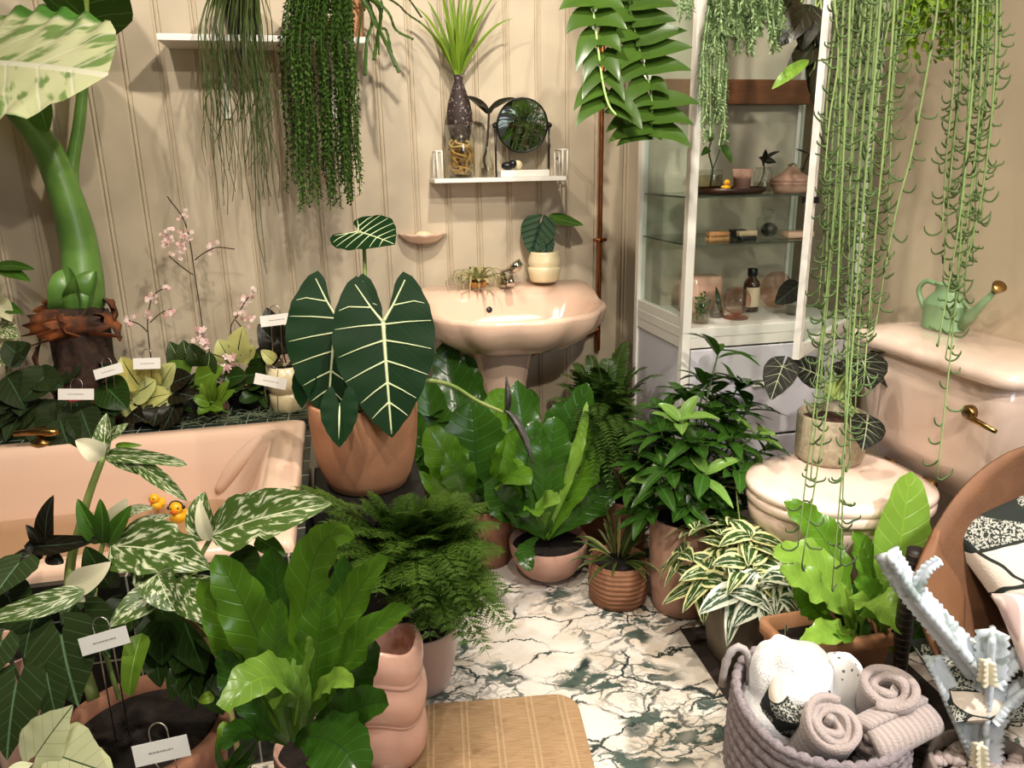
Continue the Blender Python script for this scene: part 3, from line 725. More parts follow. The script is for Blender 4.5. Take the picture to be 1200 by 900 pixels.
# tray on the upper glass shelf
c = oncab(850, 226, ZG1, CY0+.15)
tr_ = thing('round_tray', 'dark wooden round tray on the upper glass shelf', 'tray', c); rr = .117
lathe_obj('tray', [(.001, .0), (rr*.9, 0), (rr, .008), (rr, .018), (rr-.005, .018), (rr-.008, .008), (.001, .007)], c, pbr('dark stained wood', '#3b2015', .35), tr_)
zt = ZG1+.009
c = oncab(832, 222, zt, CY0+.17)
gv = thing('propagation_vase', 'clear glass vase with a leafy cutting on the wooden tray', 'plant', c)
glass_vessel(gv, c, [(.036, 0), (.038, .004), (.038, .055), (.036, .06)], water=(.037, .045), th_=.002)
MB().tube(cat([c+V((0, 0, .01)), c+V((.005, 0, .06)), c+V((-.01, 0, .11)), c+V((-.005, 0, .14))], 4), .003, 6).build('stem', M_dstalk, gv)
MB().tube(cat([c+V((.005, 0, .06)), c+V((.02, 0, .1)), c+V((.03, 0, .14))], 4), .002, 6).build('stem', M_dstalk, gv)
for b, e, w in (((.03, 0, .13), (.055, -.02, .075), .013), ((-.005, 0, .14), (-.03, -.01, .17), .012), ((.03, 0, .14), (.05, -.01, .16), .009), ((-.01, 0, .12), (-.04, -.01, .1), .012)):
    m_ = MB(); B, E_ = c+V(b), c+V(e); leaf(m_, [B, B.lerp(E_, .5)+V((.006, 0, .008)), E_], TOCAM+Z*.3, w, pr_ovate); m_.build('leaf', M_gleaf, gv)
M_duck = pbr('yellow rubber', '#f2b51d', .35); M_bill = pbr('orange red bill', '#e2571c', .4); M_eye = pbr('black dot', '#080808', .3)
def duck(label, c, s, face, extra=None, name='rubber_duck', group=None):
    o = thing(name, label, 'toy duck', c, group); f = V((face[0], face[1], 0)).normalized(); r_ = V((f.y, -f.x, 0))
    W = lambda a, b, z: V(c)+f*(a*s)+r_*(b*s)+Z*(z*s)
    mb = MB(); prof = [(-.55, .06, .55), (-.5, .14, .5), (-.38, .25, .4), (-.15, .36, .34), (.1, .38, .33), (.3, .32, .35), (.42, .2, .4), (.48, .05, .42)]
    rows = [[W(x, math.cos(t_)*w, zc+math.sin(t_)*w*.85) for t_ in [2*PI*i/18 for i in range(18)]] for x, w, zc in prof]
    rows = [[V((q.x, q.y, max(q.z, c[2]))) for q in r__] for r__ in rows]
    mb.grid(rows, wrap=True, flip=True); n_ = len(rows); mb.f.append(tuple(range(18))); mb.mi.append(0); mb.f.append(tuple(18*(n_-1)+i for i in range(18))[::-1]); mb.mi.append(0)
    mb.sphere(W(.22, 0, .82), .3*s, 18, 12); mb.build('body', M_duck, o)
    mb = MB(); mb.sphere(W(.5, 0, .76), .13*s, 12, 8, (1, 1, .5)); mb.build('bill', M_bill, o)
    for q in (-1, 1):
        MB().sphere(W(.44, q*.15, .9), .05*s, 10, 8).build('eye', M_eye, o)
        w_ = MB(); w_.sphere(W(-.1, q*.34, .42), .2*s, 12, 8, (1.3, .5, .7) if abs(f.x) > abs(f.y) else (.5, 1.3, .7)); w_.build('wing', M_duck, o)
    if extra == 'headphones':
        pts = [W(.2+.0*a, .31*math.cos(a), .84+.33*math.sin(a)) for a in [PI*i/14 for i in range(15)]]
        mb = MB(); mb.tube(pts, .03*s, 8)
        for q in (-1, 1): mb.sphere(W(.2, q*.31, .84), .1*s, 12, 8)
        mb.build('headphones', M_black, o)
    return o
duck('small orange yellow rubber duck on the wooden tray in the cabinet', tuple(oncab(851, 222, zt, CY0+.06)), .03, (TOCAM.x, TOCAM.y))
c = oncab(869, 221, zt, CY0+.08)
o = thing('scalloped_tumbler', 'pink tumbler with a wavy band on the wooden tray', 'cup', c)
def wavy(q, a, j): return q+V((0, 0, .0018*math.sin(a*9))) if j in (6, 7, 8) else q
lathe_obj('cup', [(.001, 0), (.021, 0), (.023, .004), (.0245, .02), (.0255, .034), (.026, .038), (.0275, .040), (.0285, .043), (.027, .046), (.029, .062), (.0275, .062), (.024, .01), (.001, .008)], c, M_pinkpot, o, fn=wavy)
c = oncab(893, 224, ZG1, CY0+.16)
gv = thing('jar_cutting', 'small square glass jar with dark red leaved cutting between the tumbler and the pink pot', 'plant', c)
glass_vessel(gv, c, [(.027, 0), (.028, .004), (.028, .06), (.022, .066), (.024, .074)], water=(.027, .03), th_=.002)
MB().tube(cat([c+V((-.02, 0, .008)), c+V((0, 0, .05)), c+V((.0, 0, .09))], 4), .002, 6).build('stem', M_bark, gv)
for b, e, w in (((0, 0, .08), (-.03, -.02, .1), .013), ((0, 0, .09), (.035, -.01, .085), .012), ((0, 0, .09), (-.012, -.02, .125), .01), ((.005, 0, .1), (.045, -.01, .118), .006)):
    m_ = MB(); B, E_ = c+V(b), c+V(e); leaf(m_, [B, B.lerp(E_, .5)+V((0, 0, .008)), E_], TOCAM+Z*.3, w, pr_ovate); m_.build('leaf', M_dleaf, gv)
c = oncab(926, 225, ZG1, CY0+.1)
o = thing('lidded_pot', 'pink scalloped ceramic box with a domed lid on the upper glass shelf', 'jar', c)
wv = lambda q, a, j: q+V((0, 0, .002*math.sin(a*11))) if j in (3, 4) else q
lathe_obj('dish', [(.001, 0), (.048, 0), (.054, .012), (.056, .022), (.06, .025), (.06, .03), (.056, .031), (.001, .031)], c, M_pinkpot, o, fn=wv)
lid = lathe_obj('lid', [(.058, .031), (.063, .034), (.061, .04), (.05, .045), (.049, .047), (.03, .056), (.018, .068), (.012, .076), (.001, .077)], c, M_pinkpot, o)
mb = MB(); mb.sphere(c+V((0, 0, .076)), .011, 14, 8, (1.3, 1, .8)); mb.build('knob', M_chrome, lid)
# small spray leaning in behind
c = oncab(938, 224, ZG1, CY0+.2)
gv = thing('dark_twig_cutting', 'single dark leaved cutting behind the pink lidded pot', 'plant', c)
glass_vessel(gv, c, [(.016, 0), (.018, .01), (.01, .05), (.009, .07)], th_=.0015)
MB().tube(cat([c+V((0, 0, .01)), c+V((.004, 0, .07)), c+V((.006, -.02, .11))], 4), .0018, 6).build('stem', M_bark, gv)
for e in ((-.05, -.03, .125), (.035, -.03, .085)):
    m_ = MB(); leaf(m_, [c+V((.006, -.02, .11)), c+V(e)], TOCAM+Z, .008, pr_lance); m_.build('leaf', M_dleaf, gv)
# second glass shelf: two brushes, jar, soap bar
def brush(name, label, c, L, w, wood, hair, up, rot):
    o = thing(name, label, 'brush', c); Mx = Matrix.Translation(c) @ Matrix.Rotation(rot, 4, 'Z') @ Matrix.Rotation(0 if up else PI, 4, 'X') 
    z0 = 0 if up else -.028
    mb = MB(); loft(mb, [(rrect(0, 0, L/2*.96, w/2*.9, w*.4), z0), (rrect(0, 0, L/2, w/2, w*.45), z0+.003), (rrect(0, 0, L/2, w/2, w*.45), z0+.01), (rrect(0, 0, L/2*.96, w/2*.9, w*.4), z0+.013)], True, True)
    mb.v = [Mx @ V(q) for q in mb.v]; mb.build('handle', wood, o)
    mb = MB()
    for i in range(12):
        for j in range(4):
            x, y_ = -L*.42+L*.84*i/11, -w*.32+w*.64*j/3; mb.tube([V((x, y_, z0+.012)), V((x*1.03, y_*1.05, z0+.028))], .0026, 4)
    mb.v = [Mx @ V(q) for q in mb.v]; mb.build('bristles', hair, o, kind='stuff')
brush('nail_brush', 'wooden brush lying bristles down on the lower glass shelf', oncab(841, 279, ZG2, CY0+.08), .075, .03, pbr('beech wood', '#a9794c', .5), pbr('tan bristle', '#b98f5c', .8), False, .1)
brush('nail_brush', 'black brush with pale bristles up, between wooden brush and jar', oncab(875, 279, ZG2, CY0+.07), .06, .028, M_black, pbr('pale bristle', '#e2cfa8', .8), True, -.1)
o_ = oncab(866, 273, ZG2, CY0+.17); o = thing('black_soap', 'black soap block behind the pale bristled brush', 'soap', o_)
MB().box((o_.x-.03, o_.y-.015, ZG2), (o_.x+.02, o_.y+.015, ZG2+.024)).build('block', M_black, o, smooth=False, bevel=.004)
c = oncab(902, 276, ZG2, CY0+.1); o = thing('glass_jar', 'square glass jar of black contents on the lower glass shelf', 'jar', c)
mb = MB(); loft(mb, [(rrect(c.x, c.y, .03, .03, .008), c.z), (rrect(c.x, c.y, .033, .033, .01), c.z+.004), (rrect(c.x, c.y, .033, .033, .01), c.z+.06), (rrect(c.x, c.y, .022, .022, .02), c.z+.068), (rrect(c.x, c.y, .024, .024, .022), c.z+.074), (rrect(c.x, c.y, .024, .024, .022), c.z+.086)], True, False); mb.build('jar', M_tglass2, o)
mb = MB(); mb.sphere(c+V((-.003, 0, .026)), .026, 16, 10, (.95, .95, .85)); mb.build('contents', M_black, o)
lathe_obj('lid', [(.001, .092), (.026, .092), (.027, .087), (.022, .084), (.001, .084)], c, M_tglass2, o)
c = oncab(934, 278, ZG2, CY0+.09); o = thing('soap_bar', 'pale pink soap bar at the right end of the lower glass shelf', 'soap', c)
MB().box((c.x-.045, c.y-.025, ZG2), (c.x+.045, c.y+.025, ZG2+.02)).build('bar', pbr('pale pink soap', '#e0b79c', .4), o, smooth=True, bevel=.007)
# counter
c = oncab(820, 360, ZCT, CY0+.24); o = thing('pink_canister', 'tall peach canister at the back left of the counter', 'jar', c)
mb = MB(); loft(mb, [(rrect(c.x, c.y, .06, .05, .03), ZCT), (rrect(c.x, c.y, .062, .052, .03), ZCT+.01), (rrect(c.x, c.y, .06, .05, .03), ZCT+.11), (rrect(c.x, c.y, .056, .046, .03), ZCT+.116)], True, True); mb.build('body', M_pinkpot, o)
for px, py, yy, lab in ((820, 373, .07, 'square glass tumbler with small green sprigs at the left of the counter'), (838, 368, .14, 'glass tumbler with one long leaf beside the round pink glass')):
    c = oncab(px, py, ZCT, CY0+yy); gv = thing('tumbler_cutting', lab, 'plant', c)
    glass_vessel(gv, c, [(.026, 0), (.028, .004), (.03, .05), (.031, .075)], water=(.027, .03), th_=.002)
    if px == 820:
        for i in range(7):
            m_ = MB(); b = c+V((jit(.01), jit(.01), .01)); e = c+V((jit(.022), jit(.02), .05+.05*rnd.random())); m_.tube([b, b.lerp(e, .5)+rv(.004), e], .0012, 5)
            for k_ in range(5): leaf(m_, [b.lerp(e, .4+.15*k_), b.lerp(e, .4+.15*k_)+V((jit(.016), jit(.012), .008))], TOCAM, .004, pr_ovate, nx=2, ny=4)
            m_.build('sprig', M_gleaf, gv)
    else:
        m_ = MB(); leaf(m_, [c+V((.02, 0, .01)), c+V((.0, -.01, .06)), c+V((-.008, -.01, .098))], TOCAM, .009, pr_lance); m_.build('leaf', M_darkg, gv)
c = oncab(862, 372, ZCT, CY0+.1); o = thing('bubble_vase', 'round rose tinted glass bubble vase in front of the brown bottle', 'vase', c)
R1 = .043; lathe_obj('globe', [(.001, .004)]+[(R1*math.sin(a), .012+R1-R1*math.cos(a)) for a in [PI*i/16 for i in range(2, 15)]]+[(.012, .012+2*R1)], c, M_pglass, o)
lathe_obj('foot', [(.001, 0), (.038, 0), (.039, .004), (.02, .012), (.006, .016)], c, M_pglass, o)
c = oncab(879, 362, ZCT, CY0+.19); o = thing('pharmacy_bottle', 'brown pharmacy bottle with a cream label on the counter', 'bottle', c)
lathe_obj('bottle', [(.001, 0), (.024, 0), (.026, .004), (.026, .085), (.024, .095), (.014, .108), (.012, .113), (.012, .118), (.001, .118)], c, M_amber, o)
lathe_obj('cap', [(.0145, .114), (.0155, .118), (.0155, .136), (.014, .138), (.001, .138)], c, M_black, o)
mb = MB(); rows = [[c+V((.0264*math.sin(a), -.0264*math.cos(a), z)) for a in [-1.1+2.0*i/14 for i in range(15)]] for z in (.018, .08)]; mb.grid(rows); lb = mb.build('label', pbr('cream paper', '#d8c6a4', .7), o)
c = oncab(908, 366, ZCT, CY0+.22); o = thing('round_plate', 'pale pink round glass disc leaning behind the dark leaf', 'plate', c)
R1 = .058; Mx = Matrix.Translation(c+V((0, 0, R1))) @ Matrix.Rotation(PI/2-.12, 4, 'X')
mb = MB().lathe([(.001, -.003), (R1, -.003), (R1+.002, 0), (R1, .003), (.001, .003)], (0, 0, 0), 40); mb.v = [Mx @ V(q)+V((0, 0, .002)) for q in mb.v]; mb.build('disc', M_pglass, o)
c = oncab(931, 368, ZCT, CY0+.1); gv = thing('leaf_tumbler', 'glass tumbler holding one large near black veined leaf on the counter', 'plant', c)
glass_vessel(gv, c, [(.024, 0), (.026, .004), (.028, .07)], water=(.025, .025), th_=.002)
MB().tube(cat([c+V((.01, 0, .01)), c+V((0, 0, .06)), c+V((-.02, -.005, .085))], 4), .002, 6).build('stem', M_bark, gv)
m_ = MB(); A = c+V((-.015, -.01, .085)); SF, n2 = heart(m_, A, c+V((-.085, -.02, .04)), TOCAM, H_O, H_I); m_.build('leaf', M_dleaf, gv)
m_ = MB(); leaf(m_, [c+V((0, 0, .06)), c+V((.005, -.01, .1)), c+V((.03, -.02, .075))], TOCAM+Z, .018, pr_ovate); m_.build('leaf', M_gleaf, gv)
# ------------------------------------------------------------------ watering can
c = V((1.545, 1.665, .786)); wc = thing('watering_can', 'small sage green metal watering can on the cistern lid', 'watering can', c)
M_sage = pbr('sage green enamel', '#7c9a70', .4, var=.12, vscale=18)
sx_, sy_ = .75, 1.05
mb = MB().lathe([(.001, 0), (.056, 0), (.058, .003), (.056, .006), (.056, .062), (.058, .065), (.056, .068)], c, 36, sx=sx_, sy=sy_)
mb.lathe([(.056, .068), (.05, .078), (.036, .092), (.032, .096), (.031, .115), (.034, .118), (.029, .118), (.027, .1)], c, 36, sx=sx_, sy=sy_); mb.build('body', M_sage, wc)
fd = V((.12, -1, 0)).normalized()
s0 = c+fd*.055+V((0, 0, .018)); s1 = atx(1166, 341, 1.53)
sp_ = MB(); sp_.tube([s0, s0.lerp(s1, .3), s0.lerp(s1, .55), s1], [.015, .014, .010, .006], 14); so = sp_.build('spout', M_sage, wc)
mb = MB(); dsp = (s1-s0).normalized(); mb.tube([s1-dsp*.004, s1+dsp*.012, s1+dsp*.02, s1+dsp*.021], [.007, .014, .017, .016], 16); mb.build('rose', M_brass, so)
MB().tube([c+fd*.04+V((0, 0, .085)), s0.lerp(s1, .38)], .0035, 8).build('strut', M_sage, wc)
bk_ = -fd; hp = cat([c+bk_*.03+V((0, 0, .112)), c+bk_*.07+V((0, 0, .115)), c+bk_*.088+V((0, 0, .085)), c+bk_*.055+V((0, 0, .03))], 7)
MB().tube(hp, .0065, 8, flat=1.0).build('handle', M_sage, wc)
# ------------------------------------------------------------------ bath ducks
a1 = atz(211, 612, ZW-.004); a2 = atz(186, 597, ZW-.004)
duck('yellow rubber duck wearing black headphones floating in the bath', tuple(a1), .058, (TOCAM.x+.1, TOCAM.y), 'headphones')
duck('plain little yellow rubber duck floating behind the headphone duck', tuple(a2), .046, (TOCAM.x-.3, TOCAM.y))
# ------------------------------------------------------------------ bath mat
M4 = [atz(500, 829, 0), atz(652, 817, 0)]
ex = (M4[1]-M4[0]); ex.z = 0; ex.normalize(); ey = V((ex.y, -ex.x, 0))
t = NT('woven tan mat'); g = t.gen(); sx2 = t.n('ShaderNodeSeparateXYZ'); t.t.links.new(g, sx2.inputs[0])
wv1 = t.math('SINE', t.math('MULTIPLY', sx2.outputs[1], 1500)); st = t.noise(g, 35, 4)
mp = t.n('ShaderNodeMapping'); mp.inputs['Scale'].default_value = (3, 60, 1); t.t.links.new(g, mp.inputs[0]); fib = t.noise(mp.outputs[0], 9, 3)
fr = t.math('FRACT', t.math('MULTIPLY', sx2.outputs[0], 1/.076))
ln = t.math('ADD', t.math('SUBTRACT', 1, t.sstep(t.math('ABSOLUTE', t.math('SUBTRACT', fr, .42)), .02, .05)), t.math('SUBTRACT', 1, t.sstep(t.math('ABSOLUTE', t.math('SUBTRACT', fr, .58)), .02, .05)))
colm = t.mix(t.sstep(fib, .3, .7), S('#b3916a'), S('#9a7952')); colm = t.mix(t.math('MULTIPLY', t.sstep(st, .58, .75), .5), colm, S('#7d5d3a'))
colm = t.mix(t.math('MULTIPLY', ln, .6), colm, S('#bea078')); t.set(Base_Color=colm, Roughness=.85); t.bump(t.math('ADD', t.math('MULTIPLY', wv1, .35), ln), .5, .003); M_mat = t.m
mw, ml_ = .385, .62; org = M4[1]+ex*.045
mt = thing('bath_mat', 'tan woven bath mat with rounded corners and stitched lines on the marble', 'mat', org+V((0, 0, 0)))
mt.rotation_euler.z = math.atan2(ex.y, ex.x)
mb = MB(); loft(mb, [(rrect(-mw/2, -ml_/2, mw/2-.001, ml_/2-.001, .055), .0005), (rrect(-mw/2, -ml_/2, mw/2, ml_/2, .056), .004), (rrect(-mw/2, -ml_/2, mw/2, ml_/2, .056), .009), (rrect(-mw/2, -ml_/2, mw/2-.004, ml_/2-.004, .052), .0115)], True, True)
mb.v = [q+org for q in mb.v]; o = mb.build('mat', M_mat, mt, smooth=False)
ZM = .0118
# ------------------------------------------------------------------ leather chair with cushions
M_leather = pbr('tan suede leather', '#6e482b', .75, var=.3, vscale=9, bump=.25, bscale=160)
M_leather2 = pbr('tan leather edge', '#7a5030', .7, var=.2, vscale=9)
ch = thing('butterfly_chair', 'tan leather sling chair with a dark wrapped frame at the right edge', 'chair', tuple(atz(1180, 800, 0)))
A_ = [(1262, 512, 1.5), (1205, 522, 1.5), (1165, 540, 1.48), (1128, 572, 1.46), (1096, 618, 1.44), (1074, 665, 1.42), (1070, 690, 1.415), (1080, 730, 1.41), (1098, 775, 1.40), (1112, 815, 1.40)]
B_ = [(1262, 530, 1.53), (1218, 552, 1.53), (1192, 600, 1.52), (1172, 650, 1.50), (1152, 690, 1.485), (1138, 720, 1.465), (1128, 745, 1.455), (1126, 770, 1.445), (1128, 795, 1.44), (1135, 822, 1.435)]
C_ = [(1300, 560, 1.52), (1262, 600, 1.54), (1245, 650, 1.53), (1225, 690, 1.52), (1210, 730, 1.50), (1200, 760, 1.48), (1195, 785, 1.46), (1190, 800, 1.45), (1188, 820, 1.44), (1188, 840, 1.43)]
D_ = [(1330, 560, 1.42), (1330, 600, 1.42), (1330, 650, 1.42), (1325, 690, 1.4), (1320, 730, 1.38), (1310, 760, 1.36), (1300, 785, 1.34), (1290, 800, 1.33), (1280, 820, 1.33), (1270, 840, 1.33)]
rows = []
cs = [cat([P(*p) for p in q], 4) for q in (A_, B_, C_, D_)]
for i in range(len(cs[0])): rows.append(cat([cs[k][i] for k in range(4)], 5))
MB().grid(rows).build('seat_sling', M_leather, ch, solid=.005)
# sewn corner sleeve that slips over the frame
S1 = [(1096, 618, 1.436), (1074, 665, 1.412), (1069, 690, 1.407), (1080, 730, 1.402), (1098, 775, 1.392), (1110, 812, 1.392)]
S2 = [(1098, 622, 1.436), (1104, 650, 1.43), (1118, 672, 1.435), (1129, 692, 1.44), (1130, 715, 1.435), (1124, 812, 1.41)]
rows = [cat([a, a.lerp(b, .5)+TOCAM*.012, b], 4) for a, b in zip(cat([P(*p) for p in S1], 4), cat([P(*p) for p in S2], 4))]
MB().grid(rows).build('corner_sleeve', M_leather2, ch, solid=.004)
t = NT('dark wrapped leather'); g = t.gen(); sx3 = t.n('ShaderNodeSeparateXYZ'); t.t.links.new(g, sx3.inputs[0])
wv3 = t.math('FRACT', t.math('MULTIPLY', t.math('ADD', sx3.outputs[2], t.math('MULTIPLY', t.noise(g, 30, 2), .012)), 60))
t.set(Base_Color=t.mix(t.sstep(wv3, 0, .18), S('#6b5240'), S('#1d1411')), Roughness=.5); t.bump(wv3, .6, .004); M_wrap = t.m
f0, f1 = P(1074, 645, 1.45), atz(1100, 830, 0.012)
f1 = V((f0.x+.05, f0.y+.05, .012)); g0 = P(1300, 600, 1.46)
MB().tube(cat([f0, f0.lerp(f1, .3)+V((-.005, 0, 0)), f0.lerp(f1, .6), f1], 6), [.017]*10+[.014]*9, 12).build('leg', M_wrap, ch)
MB().tube([P(1310, 590, 1.45), V((1.46, .98, .012))], .013, 10).build('leg', M_wrap, ch)
MB().tube([P(1300, 800, 1.34), V((1.40, .72, .012))], .013, 10).build('leg', M_wrap, ch)
MB().tube([f1, V((1.46, .98, .012))], .012, 10).build('cross_bar', M_wrap, ch)
MB().tube([f1, V((1.40, .72, .012))], .012, 10).build('cross_bar', M_wrap, ch)
def fabric_pattern(name, scale, seed, stripes=.5):
    t = NT(name); g = t.gen()
    mp = t.n('ShaderNodeMapping'); mp.inputs['Location'].default_value = (seed, seed*2, seed); mp.inputs['Rotation'].default_value = (.3, .5, .6); mp.inputs['Scale'].default_value = (1, 1, 2.1); t.t.links.new(g, mp.inputs[0])
    ns = t.n('ShaderNodeTexNoise'); ns.inputs['Scale'].default_value = 9; t.l(mp, 0, ns, 0)
    vm = t.n('ShaderNodeVectorMath', operation='MULTIPLY_ADD'); t.l(ns, 'Color', vm, 0); vm.inputs[1].default_value = (.05, .05, .05); t.l(mp, 0, vm, 2)
    vo = t.n('ShaderNodeTexVoronoi'); vo.inputs['Scale'].default_value = scale; t.l(vm, 0, vo, 'Vector')
    sp = t.n('ShaderNodeSeparateXYZ'); t.l(vo, 'Color', sp, 0)
    ed = t.n('ShaderNodeTexVoronoi', feature='DISTANCE_TO_EDGE'); ed.inputs['Scale'].default_value = scale; t.l(vm, 0, ed, 'Vector')
    speck = t.sstep(t.noise(g, 260, 1), .48, .52)
    grey = t.mix(speck, S('#23271f'), S('#a5a396'))
    c = t.mix(t.sstep(sp.outputs[0], .56, .57), S('#1c211a'), S('#cfc0ae'))
    c = t.mix(t.math('MULTIPLY', t.sstep(sp.outputs[1], .68, .69), stripes*2 if stripes < .5 else 1), c, grey)
    c = t.mix(t.sstep(ed.outputs[0], .03, .05), S('#1c211a'), c)
    t.set(Base_Color=c, Roughness=.95); t.bump(t.noise(g, 300, 2), .4, .003); return t.m
M_cush = fabric_pattern('black green and cream woven pattern', 9, 1.3)
M_cush2 = fabric_pattern('leaf patterned green cloth', 16, 4.1)
def pillow(mb, c, ax, ay, az, hx, hy, hz, n=24):
    rows = {}
    for s_ in (1, -1):
        rs = []
        for j in range(n+1):
            v_ = -1+2*j/n; row = []
            for i in range(n+1):
                u_ = -1+2*i/n; k = max(0, (1-u_**4))*max(0, (1-v_**4)); sh = 1-.06*(1-abs(u_)**3)*abs(v_)-.0
                sq = 1-.07*(1-u_*u_)*(abs(v_)**4); sp_ = 1-.07*(1-v_*v_)*(abs(u_)**4)
                q = V(c)+ax*(u_*hx*sp_)+ay*(v_*hy*sq)+az*(s_*hz*k**.45*(1+.08*noise.noise(V((u_*2, v_*2, s_)))))
                row.append(q)
            rs.append(row)
        mb.grid(rs, flip=s_ < 0)
    return mb
c = P(1226, 655, 1.435); o = thing('patterned_cushion', 'large black green and cream patterned cushion leaning in the leather chair', 'cushion', tuple(c))
az = (TOCAM*.8+RT*-.25+UP*.45).normalized(); ax = (RT+UP*.4).cross(az).cross(az)*-1; ax.normalize(); ay = az.cross(ax)
pillow(MB(), c, ax, ay, az, .135, .13, .045).build('cover', M_cush, o)
c = P(1165, 795, 1.375); o = thing('patterned_throw_cushion', 'flat dark green patterned cushion lying on the chair seat behind the cactus', 'cushion', tuple(c))
az = (TOCAM*.45+UP*.8).normalized(); ax = (RT).cross(az).cross(az)*-1; ax.normalize(); ay = az.cross(ax)
pillow(MB(), c, ax, ay, az, .115, .09, .03).build('cover', M_cush2, o)
t = NT('pink striped cloth'); g = t.gen(); sx4 = t.n('ShaderNodeSeparateXYZ'); t.t.links.new(g, sx4.inputs[0])
t.set(Base_Color=t.mix(t.sstep(t.math('SINE', t.math('MULTIPLY', t.math('ADD', sx4.outputs[0], t.math('MULTIPLY', sx4.outputs[2], -.3)), 300)), -.3, .3), S('#d8beb2'), S('#b59a92')), Roughness=.95)
c = P(1232, 752, 1.27); o = thing('pink_striped_cushion', 'pink striped cushion at the right edge in front of the patterned cushion', 'cushion', tuple(c))
az = (TOCAM*.8+UP*.3-RT*.3).normalized(); ax = (RT+UP*.15).cross(az).cross(az)*-1; ax.normalize(); ay = az.cross(ax)
pillow(MB(), c, ax, ay, az, .06, .09, .025).build('cover', t.m, o)
# ------------------------------------------------------------------ crocheted basket with towels
BC = V((.80, 1.025, .004)); BR, BH = .150, .25
r0_, r1_ = atz(797, 738, 0), atz(838, 800, 0); e1 = (r1_-r0_).normalized(); e2 = V((-e1.y, e1.x, 0)); e2 = e2 if e2.x > 0 else -e2
rg_ = thing('dark_rug', 'dark brown ribbed rug peeking out beside the crocheted basket', 'rug', r0_)
t = NT('dark ribbed rug'); g = t.gen(); sx7 = t.n('ShaderNodeSeparateXYZ'); t.t.links.new(g, sx7.inputs[0])
t.set(Base_Color=t.mix(t.sstep(t.math('SINE', t.math('MULTIPLY', t.math('ADD', sx7.outputs[0], sx7.outputs[1]), 700)), -.4, .6), S('#3a2f28'), S('#241c17')), Roughness=.95)
mb = MB(); q4 = [r0_, r0_+e1*.72, r0_+e1*.72+e2*.5, r0_+e2*.5]; mb.add([q+Z*.0005 for q in q4]+[q+Z*.003 for q in q4], [(3, 2, 1, 0), (4, 5, 6, 7), (0, 1, 5, 4), (1, 2, 6, 5), (2, 3, 7, 6), (3, 0, 4, 7)]); mb.build('rug', t.m, rg_, smooth=False)
bs = thing('crocheted_basket', 'grey crocheted rope basket holding towels on the marble floor', 'basket', BC)
M_rope = pbr('grey mauve cotton rope', '#8f8384', .95, var=.25, vscale=120, bump=.6, bscale=300)
mb = MB(); rows = []; NA, NR = 168, 66; NS = 11
for j in range(NR+1):
    z = BH*j/NR; rr = .125+(BR-.125)*min(1, z/.1)+.006*math.sin(PI*z/BH); row = []
    for i in range(NA):
        a = 2*PI*i/NA; ph = j/NR*NS; k = int(ph); fr = ph-k
        st = abs(math.sin(a*21+(k % 2)*PI/2+fr*1.1)); b = (math.sin(PI*fr)**.6)*(.35+.65*st**.7)
        lift = .03*max(0, math.cos(a-2.1))*(z/BH)**2
        row.append(BC+V((math.cos(a)*(rr+.0075*b), math.sin(a)*(rr+.0075*b), z+lift)))
    rows.append(row)
for j in range(10):
    row = []
    for i in range(NA):
        a = 2*PI*i/NA; lift = .03*max(0, math.cos(a-2.1)); q = .009*(1-j/9)
        row.append(BC+V((math.cos(a)*(BR-.009-.004*(j/9)), math.sin(a)*(BR-.009-.004*(j/9)), BH+lift-.004-.15*(j/9))))
    rows.append(row)
mb.grid(rows, wrap=True); n_ = len(rows[0]); mb.f.append(tuple(range(n_))[::-1]); mb.mi.append(0); mb.build('basket_wall', M_rope, bs)
rim = [BC+V((math.cos(2*PI*i/120)*(BR-.002), math.sin(2*PI*i/120)*(BR-.002), BH+.03*max(0, math.cos(2*PI*i/120-2.1))+.002*math.sin(i*2.1))) for i in range(121)]
MB().tube(rim, [.0085+.0018*math.sin(i*2.1) for i in range(121)], 10, cap=False).build('rim', M_rope, bs)
for a in (2.42,):
    h = []; hc = BC+V((math.cos(a)*BR, math.sin(a)*BR, BH+.012))
    for i in range(17):
        f = PI*i/16; h.append(hc+RT*(.026*math.cos(f))+Z*(.085*math.sin(f)**.8-.02))
    MB().tube(h, [.0075+.0012*math.sin(i*2.5) for i in range(17)], 10).build('handle', pbr('pale cotton rope', '#a9a09c', .95, bump=.5, bscale=300), bs)
def cloth_mat(name, col, col2, bsc=260, stripe=0):
    t = NT(name); g = t.gen(); uvv, u, v = t.uv()
    c = t.mix(t.noise(g, 25, 3), S(col), S(col2))
    if stripe: c = t.mix(t.math('MULTIPLY', t.sstep(t.math('SINE', t.math('MULTIPLY', v, stripe)), -.2, .4), .6), c, S('#8d8077'))
    t.set(Base_Color=c, Roughness=1, Sheen_Weight=.3); t.bump(t.noise(g, bsc, 3), .7, .004); return t.m
M_towel = cloth_mat('dusty pink towelling', '#b3a39b', '#a2928c', stripe=75)
M_wtowel = cloth_mat('white towelling', '#efeeec', '#e6e4e1')
